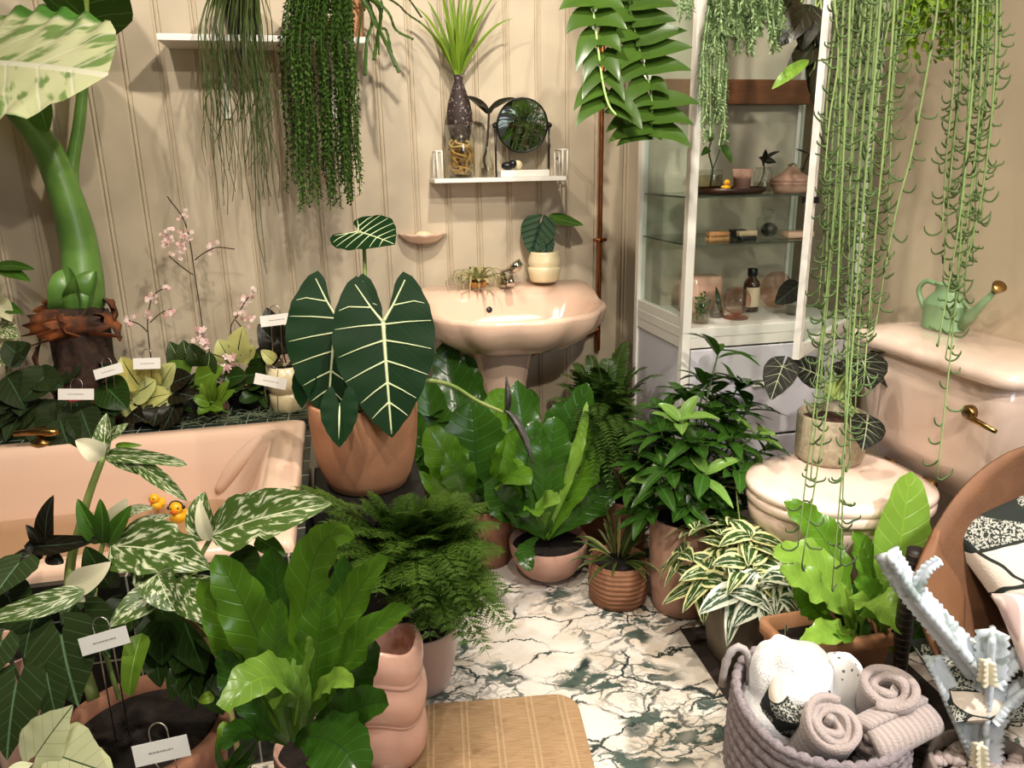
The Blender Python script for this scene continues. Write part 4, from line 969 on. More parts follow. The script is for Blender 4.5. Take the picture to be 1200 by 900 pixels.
def roll(name, label, c0, c1, R, turns, mat, th_=.013, squash=1.0, ph=0, up=None, group=None):
    o = thing(name, label, 'towel', tuple(c1)); ax = (c1-c0); L = ax.length; ax.normalize()
    up = up or Z; X_ = up.cross(ax).normalized(); Y_ = ax.cross(X_)
    N = int(turns*26); mb = MB(); rows = []
    for j in range(9):
        f = j/8; row = []
        for i in range(N+1):
            q = i/N; a = ph+q*turns*2*PI; r_ = .008+(R-.008)*q**.8; r_ *= 1+.05*noise.noise(V((a*.5, f*2, R*40)))
            e = .006*math.sin(a*1.7+R*50)*(1 if j == 0 else 0)+(.010*(1-q)*(1 if j == 0 else 0))
            row.append(c0+ax*(L*f+e)+X_*(r_*math.cos(a))+Y_*(r_*math.sin(a)*squash))
        rows.append(row)
    mb.grid(rows, [[(q_/N, f_/8) for q_ in range(N+1)] for f_ in range(9)])
    ob = mb.build('towel', mat, o, solid=th_, sub=0, soff=0)
    return o
roll('rolled_towel', 'rolled dusty pink towel standing at the front of the basket, spiral end up', P(978, 846, 1.30), P(935, 905, 1.44), .047, 3.2, M_towel, .012, ph=1)
roll('rolled_towel', 'rolled beige towel with loose inner fold against the terracotta trough', P(1040, 802, 1.345), P(1030, 850, 1.47), .050, 2.4, M_towel, .014, squash=.8, ph=2.5)
roll('rolled_towel', 'loosely rolled dusty pink towel lying nearest the cactus pot', P(1012, 872, 1.30), P(1083, 838, 1.36), .043, 2.2, M_towel, .014, squash=.72, ph=.4)
roll('leaf_print_towel', 'dark green leaf printed towel rolled beside the white towel', P(942, 815, 1.36), P(888, 868, 1.50), .055, 3, M_cush2, .014, squash=.85, ph=1.2)
c = V((.782, 1.072, .165)); o = thing('white_towel', 'bright white rumpled towel filling the back of the basket', 'towel', c)
mb = MB(); rows = []
for j in range(22):
    t_ = j/21; row = []
    for i in range(48):
        a = 2*PI*i/48; rr_ = .082*(1-t_**3)**.5 if j < 21 else .001
        q = V((math.cos(a)*rr_*1.0, math.sin(a)*rr_*1.05, .2*t_**.8)); nn = abs(noise.noise(q*11+V((3, 1, 2))))*.05-.01+noise.noise(q*34)*.006
        d_ = V((math.cos(a), math.sin(a), .6+t_)).normalized(); row.append(c+q+d_*nn*(1 if j else 0)+V((-.025*t_, .01*t_, 0)))
    rows.append(row)
mb.grid(rows, wrap=True); mb.build('towel', M_wtowel, o)
c = V((.875, 1.075, .2)); o = thing('spotted_towel', 'white towel with small grey dashes behind the rolled beige towel', 'towel', c)
t = NT('white cloth with grey dashes'); g = t.gen(); vo = t.n('ShaderNodeTexVoronoi'); vo.inputs['Scale'].default_value = 60; vo.inputs['Randomness'].default_value = .3; t.t.links.new(g, vo.inputs['Vector'])
t.set(Base_Color=t.mix(t.sstep(vo.outputs['Distance'], .16, .2), S('#6d6a68'), S('#ebe9e5')), Roughness=1); 
mb = MB(); rows = []
for j in range(14):
    t_ = j/13; row = []
    for i in range(36):
        a = 2*PI*i/36; rr_ = .052*(1-t_**3)**.5 if j < 13 else .001
        q = V((math.cos(a)*rr_, math.sin(a)*rr_*.8, .12*t_)); row.append(c+q*(1+.12*noise.noise(q*20)))
    rows.append(row)
mb.grid(rows, wrap=True); mb.build('towel', t.m, o)
# ------------------------------------------------------------------ cactus in pot
CC = V((1.035, .865, .004)); cp = thing('ghost_cactus', 'bluish white branching cactus with serrated edges in a grey clay pot', 'cactus', CC)
M_clay = pbr('grey brown clay', '#8a7b70', .85, var=.25, vscale=10, bump=.2, bscale=80)
lathe_obj('pot', pot_prof(.085, .1, .2, .009, 0, 0, .012, .86), CC, M_clay, cp); soil(CC, .091, .17, cp)
t = NT('chalky pale cactus skin'); g = t.gen(); uvv, u, v = t.uv()
n1 = t.sstep(t.noise(g, 22, 4, 1.0), .52, .66)
t.set(Base_Color=t.mix(n1, S('#c5ccd0'), S('#8f9a94')), Roughness=.6); M_ghost = t.m
M_pale = pbr('cream cactus skin', '#d9d0b4', .6, var=.15, vscale=40)
def cactus(parent, pts, r0, r1, mat, teeth=22, ribs=3, ph=0, name='branch'):
    q = cat([P(*p) for p in pts], 14); N = len(q); mb = MB(); rows = []; n = 30
    Np = None
    for i, p in enumerate(q):
        T = (q[min(i+1, N-1)]-q[max(i-1, 0)]).normalized()
        Np = (T.orthogonal() if Np is None else (Np-T*Np.dot(T))).normalized(); B = T.cross(Np); f = i/(N-1); r_ = r0+(r1-r0)*f
        if i == N-1: r_ *= .35
        row = []
        for j in range(n):
            a = 2*PI*j/n; r_k = .3; c_ = abs(math.cos(ribs*(a+ph)/2)); cr = c_**3
            rad = r_*(r_k+(1-r_k)*c_**2)*(1+.3*cr*(abs(math.sin(i*PI*teeth/N+cr))**1.5-.55))
            row.append(p+Np*math.cos(a)*rad+B*math.sin(a)*rad)
        rows.append(row)
    mb.grid(rows, [[(j/n, i/N) for j in range(n)] for i in range(N)], wrap=True)
    b = len(mb.v)-n; mb.f.append(tuple(b+j for j in range(n))); mb.mi.append(0)
    return mb.build(name, mat, parent)
dc = 1.33
cactus(cp, [(1152, 900, 1.36), (1156, 850, 1.33), (1160, 800, 1.31), (1163, 738, 1.28)], .028, .024, M_ghost, 20, 4)
cactus(cp, [(1152, 790, 1.32), (1130, 765, 1.315), (1095, 725, 1.30), (1062, 685, 1.285), (1040, 648, 1.27)], .030, .022, M_ghost, 24, 3, .5)
cactus(cp, [(1146, 888, 1.36), (1128, 850, 1.35), (1108, 805, 1.345), (1090, 770, 1.34)], .024, .019, M_ghost, 20, 3, 1.2)
cactus(cp, [(1150, 870, 1.38), (1132, 820, 1.385), (1118, 770, 1.385), (1108, 745, 1.385)], .022, .016, M_ghost, 18, 3, .2)
cactus(cp, [(1165, 845, 1.31), (1190, 815, 1.3), (1225, 795, 1.29)], .022, .018, M_ghost, 12, 3, .9)
cactus(cp, [(1163, 800, 1.31), (1185, 775, 1.3), (1215, 765, 1.29)], .02, .017, M_ghost, 10, 3, .1)
cactus(cp, [(1072, 695, 1.29), (1085, 668, 1.27), (1102, 655, 1.26)], .012, .01, M_ghost, 8, 3, .1)
for px, py, d_ in ((1157, 787, 1.275), (1148, 885, 1.31)):
    m_ = MB(); q = P(px, py, d_)
    for k_ in range(3): m_.sphere(q+V((0, 0, 0)), .013, 12, 8, (1, .7, 1.25)); 
    cactus(cp, [(px, py+14, d_), (px, py-14, d_-.01)], .016, .012, M_pale, 5, 4, .3)
M_peb = pbr('pink grey pebble', '#b8a59c', .7, var=.25, vscale=60)
mb = MB()
for i in range(110):
    a = rnd.random()*6.28; r_ = .084*math.sqrt(rnd.random()); s_ = .008+.007*rnd.random()
    mb.sphere(CC+V((r_*math.cos(a), r_*math.sin(a), .176+.008*rnd.random())), s_, 8, 6, (1+jit(.3), 1+jit(.3), .7), M=Matrix.Rotation(jit(.6), 3, 'X') @ Matrix.Rotation(jit(2), 3, 'Z'))
mb.build('pebbles', M_peb, cp, kind='stuff')
# ------------------------------------------------------------------ tiled bath surround
M_tile = bpy.data.materials['dark green square tiles']
def tileside(name, axis):
    t = NT(name); g = t.gen(); sx5 = t.n('ShaderNodeSeparateXYZ'); t.t.links.new(g, sx5.inputs[0]); cx = t.n('ShaderNodeCombineXYZ')
    t.l(sx5, axis, cx, 0); t.l(sx5, 2, cx, 1); br = t.n('ShaderNodeTexBrick'); br.offset = 0
    br.inputs['Color1'].default_value = S('#151c1a'); br.inputs['Color2'].default_value = S('#1a2320'); br.inputs['Mortar'].default_value = S('#9a978c')
    br.inputs['Scale'].default_value = 1; br.inputs['Mortar Size'].default_value = .002; br.inputs['Brick Width'].default_value = .1; br.inputs['Row Height'].default_value = .1
    t.l(cx, 0, br, 'Vector'); t.t.links.new(br.outputs[0], t.b.inputs['Base Color']); t.set(Roughness=.2); return t.m
bath = bpy.data.objects['bathtub']
MB().box((-1.78, 1.427, 0), (XE+.018, 1.443, .478)).build('side_panel', tileside('dark side tiles', 0), bath, smooth=False)
MB().box((XE+.001, 1.4445, 0), (XE+.017, 2.25, .478)).build('end_panel', tileside('dark end tiles', 1), bath, smooth=False)
# ------------------------------------------------------------------ leaf tracing helpers
def T(parent, mat, b, t_, w, d0, d1=None, bend=0, arch=.02, prof=pr_ovate, fold=.2, wave=0, wf=4, side=0, up=.35, nx=6, ny=14, via=None, edge=None, curl=0, mb=None, name='leaf', wd=None):
    """one blade from base to tip; b, t_ picture points at distances d0, d1, w its full width in picture pixels there"""
    d1 = d0 if d1 is None else d1
    A, B = P(*b, d0), P(*t_, d1)
    if via: mid = [P(*v) for v in via]
    else:
        dx, dy = t_[0]-b[0], t_[1]-b[1]; L = math.hypot(dx, dy) or 1
        mid = [P((b[0]+t_[0])/2-dy/L*bend, (b[1]+t_[1])/2+dx/L*bend, (d0+d1)/2-arch)]
    n = (TOCAM+UP*up+RT*side).normalized()
    own = mb is None; mb = mb or MB()
    leaf(mb, [A]+mid+[B], n, .5*w*(d0+d1)/2/F, prof, fold, wave, wf, nx, ny, curl, edge=edge)
    return mb.build(name, mat, parent) if own else mb
def potted(name, label, cat_, c, group=None): return thing(name, label, cat_, tuple(c), group)
def scatter(parent, mats, c, n, L, W, el, prof=pr_ovate, droop=.4, fold=.2, wave=0, wf=3, az=None, stalk_=0, smat=None, nx=4, ny=10, name='leaf', edge=None):
    """a rosette of n leaves around c; every leaf its own part"""
    for i in range(n):
        a = (az[0]+(az[1]-az[0])*rnd.random()) if az else i*2.39996+jit(.3)
        e = el[0]+(el[1]-el[0])*((i+.5)/n); l = L[0]+(L[1]-L[0])*rnd.random(); w = W[0]+(W[1]-W[0])*rnd.random()
        d = V((math.cos(a)*math.cos(e), math.sin(a)*math.cos(e), math.sin(e))); h = V((d.x, d.y, 0)).normalized() if abs(d.z) < .99 else V((1, 0, 0))
        b = V(c)+rv(.006); s0 = b
        if stalk_:
            s0 = b+d*stalk_*l; MB().tube(cat([b, b.lerp(s0, .5)+Z*.01, s0], 3), .0018, 5).build('stalk', smat or M_dstalk, parent)
        m_ = MB(); up_ = (Z*math.cos(e)-h*math.sin(e)).normalized()
        leaf(m_, [s0, s0+d*l*.5+up_*l*.05, s0+d*l*(1-.1*droop)-Z*l*droop*math.cos(e)], up_, w/2, prof, fold, wave, wf, nx, ny, edge=edge)
        m_.build(name, mats[i % len(mats)] if isinstance(mats, list) else mats, parent)
def stub(c, r, h, mat, parent, sz=.9): lathe_obj('pot', pot_prof(r*.8, r, h), c, mat, parent, 28); soil(c, r-.007, h*.85, parent)
# ------------------------------------------------------------------ giant taro
M_taro = leafmat('glossy dark taro leaf', '#27511f', '#1c3d18', '#5f8a3f', nv=7, slope=.3, vw=.05, mid=.06, trans=.35, midcol='#9dbb62')
M_tarov = leafmat('cream marbled taro leaf', '#d9dcae', '#c3cc93', '#e9e8cc', nv=6, slope=.32, vw=.08, mid=.05, splash='#7d9a58', spl=(.5, .62), sscale=2.6, stretch=2, edge='#56893a', ew=.78, trans=.3)
c = V((aty(101, 430, 2.42).x, 2.42, .4985))
tr = potted('giant_taro', 'giant taro with a thick green stem, brown trunk and huge cream marbled leaf', 'plant', c)
lathe_obj('pot', pot_prof(.075, .1, .10), c, pbr('coral red glaze', '#c4484a', .3), tr); soil(c, .092, .088, tr)
dt = dep(c+V((0, 0, .2)))
def rough(q, a, j): return V((q.x, q.y, 0))*(1+.16*noise.noise(V((math.cos(a)*2.2, math.sin(a)*2.2, q.z*22)))+.1*noise.noise(V((math.cos(a)*6, math.sin(a)*6, q.z*60))))+V((0, 0, q.z))
hz = aty(100, 350, 2.44).z-c.z
lathe_obj('trunk', [(.088, .07), (.092, .09), (.086, .11), (.084, .13), (.088, .15), (.082, .17), (.078, .19), (.08, hz-.06), (.07, hz-.03), (.055, hz-.02), (.001, hz-.02)], c, M_bark, tr, 48, fn=rough)
M_sheath = pbr('torn orange brown sheath', '#86481c', .85, col2='#2c1a10', vscale=16)
for a, h0, tp, w in ((2.6, hz-.07, .075, .07), (.2, hz-.07, .07, .07), (3.6, hz-.08, -.12, .03), (4.9, hz-.085, .05, .10), (5.9, hz-.04, -.08, .03), (4.2, hz-.075, .06, .09)):
    d = V((math.cos(a), math.sin(a), 0)); b = c+d*.075+V((0, 0, h0))
    m_ = MB(); leaf(m_, [b, b+d*.022+Z*.03*(1 if tp > 0 else .2), b+d*(.012 if tp > 0 else .05)+Z*tp*.7, b+d*(-.004 if tp > 0 else .05)+Z*tp], d+Z*.3, w, lambda t_: (1-t_)**.5, .3, .05, 2, nx=5, ny=10, edge=.3); m_.build('bark_sheath', M_sheath, tr, solid=.003)
M_gstem = pbr('thick glossy green stem', '#648a3e', .3, col2='#4d7030', vscale=6)
st = cat([P(96, 366, dt-.02), P(97, 330, dt-.02), P(92, 285, dt-.03), P(78, 232, dt-.06), P(55, 175, dt-.1), P(18, 128, dt-.15), P(-20, 100, dt-.18)], 8); N = len(st)
tab = [(0, .05), (.06, .062), (.14, .058), (.3, .052), (.6, .042), (.85, .030), (1, .02)]
MB().tube(st, [interp(tab, i/(N-1)) for i in range(N)], 18, k=0).build('stem', M_gstem, tr)
for s_, tp in ((-1, (76, 315)), (1, (111, 318))):
    T(tr, M_gstem, (96+s_*6, 365), tp, 56, dt-.03, dt-.06, prof=lambda t_: (1-t_**3)**.7, fold=.8, arch=.045, name='leaf_sheath', nx=8)
stalk(tr, [(88, 250, dt-.03), (84, 200, dt-.04), (92, 150, dt-.06), (98, 95, dt-.09), (104, 48, dt-.12)], (.022, .012), M_gstem)
T(tr, M_taro, (104, 48), (96, -110), 150, dt-.12, dt-.36, arch=-.02, prof=lambda t_: (min(1, t_*2.6)**.6)*max(0, 1-t_**3)**.6, side=-.1, up=-.3, nx=10)
m_ = MB(); heart(m_, P(-26, 72, dt-.22), P(118, 78, dt-.42), TOCAM+UP*.55-RT*.1, [(-.5, .04), (-.38, .32), (-.1, .45), (.2, .46), (.5, .42), (.75, .36), (.9, .22), (1, 0)], [(-.5, .03), (-.2, .05), (0, 0)], cup=.05, droop=.05, wave=.03, wf=5, nx=8, ny=30); m_.build('leaf', M_tarov, tr)
T(tr, M_gleaf, (45, 118), (56, 155), 30, dt-.15, dt-.17, up=.1)
# ------------------------------------------------------------------ left edge variegated plant
M_var = leafmat('green and cream variegated leaf', '#4f7d38', '#3f6a30', '#c7cfa0', nv=7, splash='#e6e3c2', spl=(.5, .56), trans=.2)
M_cvar = leafmat('mostly cream leaf', '#e3dfbb', '#d6d2a6', None, splash='#8fa765', spl=(.6, .7), trans=.25)
c = V((aty(2, 430, 2.42).x, 2.42, .4985)); pl = potted('variegated_climber', 'cream edged climbing plant at the left edge below the big taro leaf', 'plant', c)
stub(c, .06, .09, M_terra2, pl); d = dep(c)
MB().tube([c+Z*.08, P(4, 380, d), P(-4, 310, d)], .004, 6).build('stem', M_stalk, pl)
for m_, b, e, w in ((M_gleaf, (-5, 312), (41, 316), 14), (M_gleaf, (-2, 315), (36, 330), 16), (M_cvar, (0, 350), (8, 335), 20), (M_gleaf, (-4, 358), (27, 368), 16), (M_cvar, (-5, 352), (14, 377), 22), (M_var, (-4, 384), (22, 396), 26), (M_cvar, (-6, 405), (20, 398), 18), (M_var, (-8, 420), (15, 428), 22), (M_var, (2, 405), (-20, 395), 25)):
    T(pl, m_, b, e, w, d, d-.06, bend=-4)
# ------------------------------------------------------------------ orchids
M_pinkf = pbr('pale pink petal', '#e6cbc2', .6, var=.2, vscale=60); M_deep = pbr('deep pink petal', '#d3a09c', .6)
def flower(parent, q, s_, mat):
    m_ = MB(); nrm = (TOCAM+rv(.6)).normalized(); sd = nrm.orthogonal().normalized(); ud = nrm.cross(sd); a0 = rnd.random()*6
    for i in range(5):
        a = a0+i*2*PI/5; dd = sd*math.cos(a)+ud*math.sin(a); leaf(m_, [q, q+dd*s_*.5+nrm*s_*.15, q+dd*s_], nrm, s_*.32, pr_obl, .1, nx=2, ny=4)
    m_.sphere(q+nrm*s_*.12, s_*.16, 8, 6); m_.build('flower', mat, parent)
def orchid(label, base, stems, fl, y_, sc=1):
    b = aty(*base, y_); o = potted('pink_orchid', label, 'orchid', (b.x, b.y, .4985)); b = V((b.x, b.y, .4985))
    stub(b, .035, .06, M_terra2, o); dd = dep(b); b2 = b+Z*.05
    for i, s_ in enumerate(stems):
        q = [aty(x, yy, min(y_, 2.57)) for x, yy in s_]
        if i == 0: q = [b2]+q
        MB().tube(cat(q, 5), .0018, 5).build('flower_stem', M_bark, o)
    for (x, yy, n, sp) in fl:
        for k_ in range(int(n*1.7)): flower(o, aty(x+jit(sp), yy+jit(sp), min(y_, 2.57)-.01+jit(.02)), (.0058+.003*rnd.random())*sc, M_pinkf if rnd.random() < .7 else M_deep)
    for k_ in range(4):
        a = k_*1.6+.4; m_ = MB(); h = V((math.cos(a), math.sin(a)*.6, .0)); leaf(m_, [b2, b2+h*.04+Z*.05, b2+h*.09+Z*.03], Z, .013, pr_lance); m_.build('leaf', M_darkg, o)
    return o
orchid('tall pink orchid spray rising against the panelled wall beside the shelf plants', (238, 400), [[(236, 375), (228, 320), (222, 280), (214, 255), (200, 236), (196, 230)], [(228, 305), (240, 296), (255, 290), (275, 292)], [(226, 322), (212, 312), (198, 300)]],
       [(213, 252, 4, 6), (204, 282, 14, 14), (218, 276, 8, 8), (195, 276, 6, 8), (250, 291, 5, 8), (208, 300, 6, 10)], 2.5)
orchid('short pink orchid spray just right of the taro trunk', (176, 420), [[(175, 405), (173, 375), (178, 350), (188, 340), (200, 338)], [(174, 390), (163, 380), (148, 375)], [(176, 378), (190, 366), (203, 362)]],
       [(178, 350, 7, 7), (173, 368, 6, 5), (196, 339, 4, 4), (155, 376, 6, 7), (198, 365, 6, 7)], 2.5)
orchid('pink orchid cluster standing behind the name tag at the right of the ledge', (272, 405), [[(270, 390), (278, 370), (290, 350), (302, 338)], [(276, 375), (284, 385), (290, 395)]],
       [(288, 350, 7, 9), (296, 342, 4, 5), (283, 366, 6, 8), (291, 378, 6, 7), (286, 400, 4, 5)], 2.5)
orchid('low pink orchid with larger blooms over the dark leaves on the ledge', (248, 425), [[(245, 410), (240, 400), (232, 393)], [(250, 415), (262, 420), (270, 428)]],
       [(234, 393, 6, 8), (240, 402, 4, 6), (268, 424, 5, 7), (270, 432, 3, 4)], 2.42, 1.5)
# ------------------------------------------------------------------ ledge foliage
M_ivy = leafmat('dark matt ivy leaf', '#24402a', '#1a3020', '#3d5a40', nv=6, trans=.1, rough=.5)
M_lime = leafmat('pale lime caladium leaf', '#cdd695', '#b7c47c', None, trans=.25, midcol='#2f4a24', mid=.05, splash='#3f6a38', spl=(.66, .72))
M_cal = leafmat('dark leaf with pale veins', '#2b4a2c', '#203a22', '#92a774', nv=8, vw=.05, trans=.12)
M_bright = leafmat('fresh bright green leaf', '#679a38', '#4c7f2a', '#8cb458', nv=10, vw=.05, trans=.3)
M_nursery = pbr('black nursery plastic', '#1b1a18', .5)
def ledge_plant(name, label, base, y_, mats, traced, nrand=0, L=(.06, .1), W=(.03, .05), el=(.1, 1.1), prof=pr_ovate, z0=.4985, h=.05, r=.04, pot=M_nursery, **kw):
    b = aty(*base, y_); c = V((b.x, y_, z0)); o = potted(name, label, 'plant', c); stub(c, r, h, pot, o); dd = dep(c)
    if nrand: scatter(o, mats, c+Z*h*.95, nrand, L, W, el, prof, **kw)
    for it in traced:
        b_, e, w = it[:3]; m_ = it[3] if len(it) > 3 else (mats[0] if isinstance(mats, list) else mats); dz = it[4] if len(it) > 4 else -.04
        T(o, m_, b_, e, w, dd+dz, dd+dz-.03, bend=jit(4), wave=.012, wf=2)
    return o
ledge_plant('begonia', 'dark matt leaved begonia spilling over the bath tap at the far left', (25, 450), 2.36, [M_ivy], [((30, 470), (10, 510), 44), ((50, 470), (62, 540), 50), ((80, 470), (42, 520), 52), ((20, 490), (8, 545), 40), ((60, 430), (25, 470), 46), ((8, 440), (30, 480), 40), ((10, 470), (-15, 500), 40), ((95, 480), (112, 525), 44, M_ivy, -.08), ((70, 490), (85, 533), 46, M_ivy, -.09), ((40, 440), (75, 455), 34), ((30, 420), (5, 400), 36), ((12, 420), (28, 408), 30)], 22, (.08, .13), (.06, .08), (.0, .9), droop=.5)
ledge_plant('ivy', 'trailing dark green ivy in front of the taro trunk', (105, 455), 2.36, [M_ivy, M_darkg], [((105, 470), (130, 520), 46), ((120, 450), (150, 480), 44, M_darkg), ((90, 470), (90, 520), 44, M_ivy, -.08), ((130, 470), (135, 488), 30, M_darkg), ((75, 440), (95, 425), 30), ((60, 450), (78, 432), 34), ((115, 440), (125, 425), 26)], 24, (.07, .11), (.05, .065), (.0, .9), droop=.5)
ledge_plant('yellow_caladium', 'pale yellow leaved caladium between the name tags on the ledge', (165, 455), 2.37, [M_lime], [((166, 455), (142, 418), 40), ((180, 452), (176, 424), 26), ((190, 450), (205, 425), 30), ((160, 460), (182, 445), 40), ((168, 470), (200, 462), 30), ((150, 470), (172, 488), 30), ((178, 462), (210, 470), 26), ((168, 478), (178, 496), 18)], 8, (.07, .1), (.04, .05), (.2, 1.1))
ledge_plant('calathea', 'dark calathea with pale veins under the low orchid blooms', (215, 430), 2.46, [M_cal], [((215, 430), (198, 400), 26), ((225, 430), (215, 398), 28), ((235, 430), (222, 402), 26), ((222, 440), (195, 425), 30, M_bright), ((240, 440), (245, 412), 30, M_cal), ((228, 445), (262, 430), 34, M_bright), ((205, 445), (185, 432), 26, M_bright)], 18, (.08, .12), (.04, .05), (.0, 1.1))
ledge_plant('bird_nest_seedling', 'low rosette of fresh green oval leaves at the bath edge', (248, 470), 2.33, [M_bright, M_gleaf], [((248, 470), (253, 440), 14), ((250, 472), (275, 456), 16), ((246, 472), (225, 464), 16), ((248, 474), (262, 480), 15), ((246, 476), (232, 486), 15), ((252, 470), (268, 445), 14), ((243, 470), (236, 448), 14)], 8, (.05, .07), (.018, .024), (.1, 1.0), h=.03, r=.03)
ledge_plant('pale_syngonium', 'yellow green upright leaf cluster behind the pink bloom at the right of the ledge', (275, 425), 2.46, [M_lime], [((278, 425), (285, 382), 34), ((270, 425), (255, 398), 30), ((285, 420), (298, 405), 24), ((290, 425), (318, 412), 22, M_bright)], 12, (.06, .09), (.035, .045), (.1, 1.1))
ledge_plant('dark_hoya', 'dark glossy leaves beside the cream pot on the ledge', (300, 445), 2.4, [M_darkg, M_ivy], [((295, 440), (312, 420), 26), ((285, 440), (318, 432), 26), ((290, 450), (318, 440), 24), ((280, 445), (262, 455), 26), ((300, 460), (280, 470), 22), ((262, 445), (290, 440), 30)], 20, (.06, .1), (.035, .045), (.0, 1.0))
ledge_plant('dark_peperomia', 'near black leaved plant under the pale caladium at the bath edge', (205, 470), 2.33, [M_dleaf, M_darkg], [((200, 450), (225, 440), 30), ((190, 475), (180, 500), 34, M_dleaf, -.05), ((205, 470), (190, 505), 30, M_dleaf, -.05), ((200, 460), (228, 465), 30), ((150, 480), (170, 492), 26, M_dleaf)], 16, (.06, .09), (.035, .045), (.0, 1.0), h=.03, r=.03)
# moss strands along the ledge front
b = V((-.3, 2.30, .499)); o = thing('spanish_moss', 'wiry grey green moss lying on the ledge tiles along the bath', 'moss', b)
mb = MB()
for i in range(90):
    q = V((-.5+.36*rnd.random(), 2.28+.06*rnd.random(), .5)); pts = [q]
    a = rnd.random()*6
    for k_ in range(5): a += jit(1.2); q = q+V((math.cos(a)*.018, math.sin(a)*.012, jit(.012))); q.z = max(.501, q.z); pts.append(q)
    mb.tube(cat(pts, 2), .0009, 3, cap=False)
mb.build('strands', pbr('grey green moss', '#6d785c', .9), o, kind='stuff')
# cream pot with dark begonia
c = V((aty(336, 455, 2.36).x, 2.36, .4985)); o = potted('dark_philodendron', 'black leaved plant with red stems in a cream pot at the ledge end', 'plant', c)
hC = aty(336, 427, 2.36).z-.4985
lathe_obj('pot', [(.001, 0), (.045, 0), (.052, .006), (.053, .055), (.048, .058), (.048, .064), (.054, .068), (.056, hC), (.05, hC), (.05, hC*.85)], c, M_cream, o); soil(c, .05, hC*.88, o)
d = dep(c+Z*hC); M_red = pbr('red stem', '#a8414a', .5)
for b_, e, w, dz in (((348, 410), (362, 326), 32, .03), ((345, 410), (345, 350), 26, .02), ((330, 415), (302, 380), 36, -.02), ((325, 415), (312, 360), 34, 0), ((350, 415), (366, 372), 30, -.02), ((335, 415), (322, 395), 30, -.03), ((345, 418), (352, 395), 24, -.04), ((328, 420), (300, 410), 26, -.02)): T(o, M_dleaf, b_, e, w, d+dz, d+dz-.02, bend=3)
for b_, e in (((335, 425), (330, 405)), ((340, 425), (348, 402)), ((345, 425), (352, 398)), ((332, 425), (322, 412))): stalk(o, [(*b_, d), (*e, d-.02)], .0025, M_red)
T(o, M_red, (345, 418), (352, 402), 8, d-.06, d-.06, name='new_leaf'); T(o, M_lime, (322, 424), (306, 410), 16, d-.05, d-.06)
# ------------------------------------------------------------------ plant name tags
def name_tag(label, ctr, w, h, tilt, d, loop=True, foot=None, lines=1):
    q = P(*ctr, d); s_ = d/F; X_ = (RT*math.cos(tilt)+UP*math.sin(tilt)); Y_ = (UP*math.cos(tilt)-RT*math.sin(tilt)); N_ = X_.cross(Y_)
    ft = foot if foot is not None else q-UP*h*s_
    o = thing('name_tag', label, 'plant label', tuple(ft)); Mx = Matrix(((X_.x, Y_.x, N_.x, q.x), (X_.y, Y_.y, N_.y, q.y), (X_.z, Y_.z, N_.z, q.z), (0, 0, 0, 1)))
    W, H_ = w*s_/2, h*s_/2
    cdo = MB().box((-W, -H_, -.0006), (W, H_, .0006), M=Mx).build('card', M_card, o, smooth=False)
    if loop:
        m_ = MB(); l0 = H_*1.35; hw_ = W*.33
        pts = [V((-hw_, -H_*3.0, -.0022))]+[V((-hw_, -H_, -.0022)), V((-hw_, H_, -.0022))]+[V((-hw_*math.cos(PI*i/10), H_+l0*.55+hw_*math.sin(PI*i/10), -.0022)) for i in range(11)]+[V((hw_, H_, -.0022)), V((hw_, -H_*3.0, -.0022))]
        q3 = [Mx @ p for p in pts]
        if foot is not None: q3[0] = foot-X_*hw_; q3[-1] = foot+X_*hw_
        m_.tube(q3, .0011, 6); m_.build('wire', M_wire, o)
    for k_ in range(lines):
        m_ = MB(); y0 = H_*(.0-.4*k_); x = -W*.45
        while x < W*.45:
            ww = W*(.04+.1*rnd.random()); m_.box((x, y0-H_*.07, .0006), (x+ww, y0+H_*.07, .0009), M=Mx); x += ww+W*.03
        m_.build('print', M_ink, cdo, smooth=False, kind='stuff')
    return o
name_tag('white name tag below the taro trunk, over the dark ivy', (89, 462), 42, 13, .0, 2.12, foot=V((aty(89, 480, 2.3).x, 2.3, .499)))
name_tag('white name tag tilted up at the foot of the taro trunk', (127, 435), 34, 12, .28, 2.17, foot=V((aty(127, 450, 2.33).x, 2.33, .499)))
name_tag('white name tag behind the pale yellow caladium', (172, 426), 32, 13, .03, 2.2, foot=V((aty(172, 440, 2.36).x, 2.36, .499)))
name_tag('white name tag standing above the cream pot among dark leaves', (323, 375), 36, 13, .12, 2.22, foot=V((aty(325, 440, 2.34).x, 2.355, .575)))
name_tag('white name tag leaning against the cream pot on the ledge', (317, 447), 38, 13, -.2, 2.2, foot=V((aty(317, 462, 2.28).x, 2.285, .499)))
# ------------------------------------------------------------------ big veined alocasia in terracotta
MB().box((-.105, 1.735, 0), (.172, 2.03, .426)).build('plinth', pbr('black painted plinth', '#15130f', .7), None, smooth=False, bevel=.004)
pln = bpy.data.objects['plinth']; tag(pln, 'black box plinth under the large terracotta alocasia pot', 'plinth')
c = V((.036, 1.885, .427)); fa = potted('alocasia', 'large alocasia with dark white veined arrow leaves in a terracotta pot beside the bath', 'plant', c)
hP = .232; rP = .137
lathe_obj('pot', [(.001, 0), (.085, 0), (.1, .004), (.112, .03), (.124, .07), (.132, .12), (.1365, .18), (.137, hP-.004), (.134, hP), (.128, hP), (.126, hP-.004), (.12, .15)], c, M_terra, fa, 64); soil(c, .126, hP-.035, fa)
M_fry = leafmat('velvet dark green alocasia leaf', '#0f2f12', '#0c270e', None, wm=False, trans=.05, rough=.55, bump=.15); M_fv = pbr('cream leaf vein', '#c9d3a4', .5)
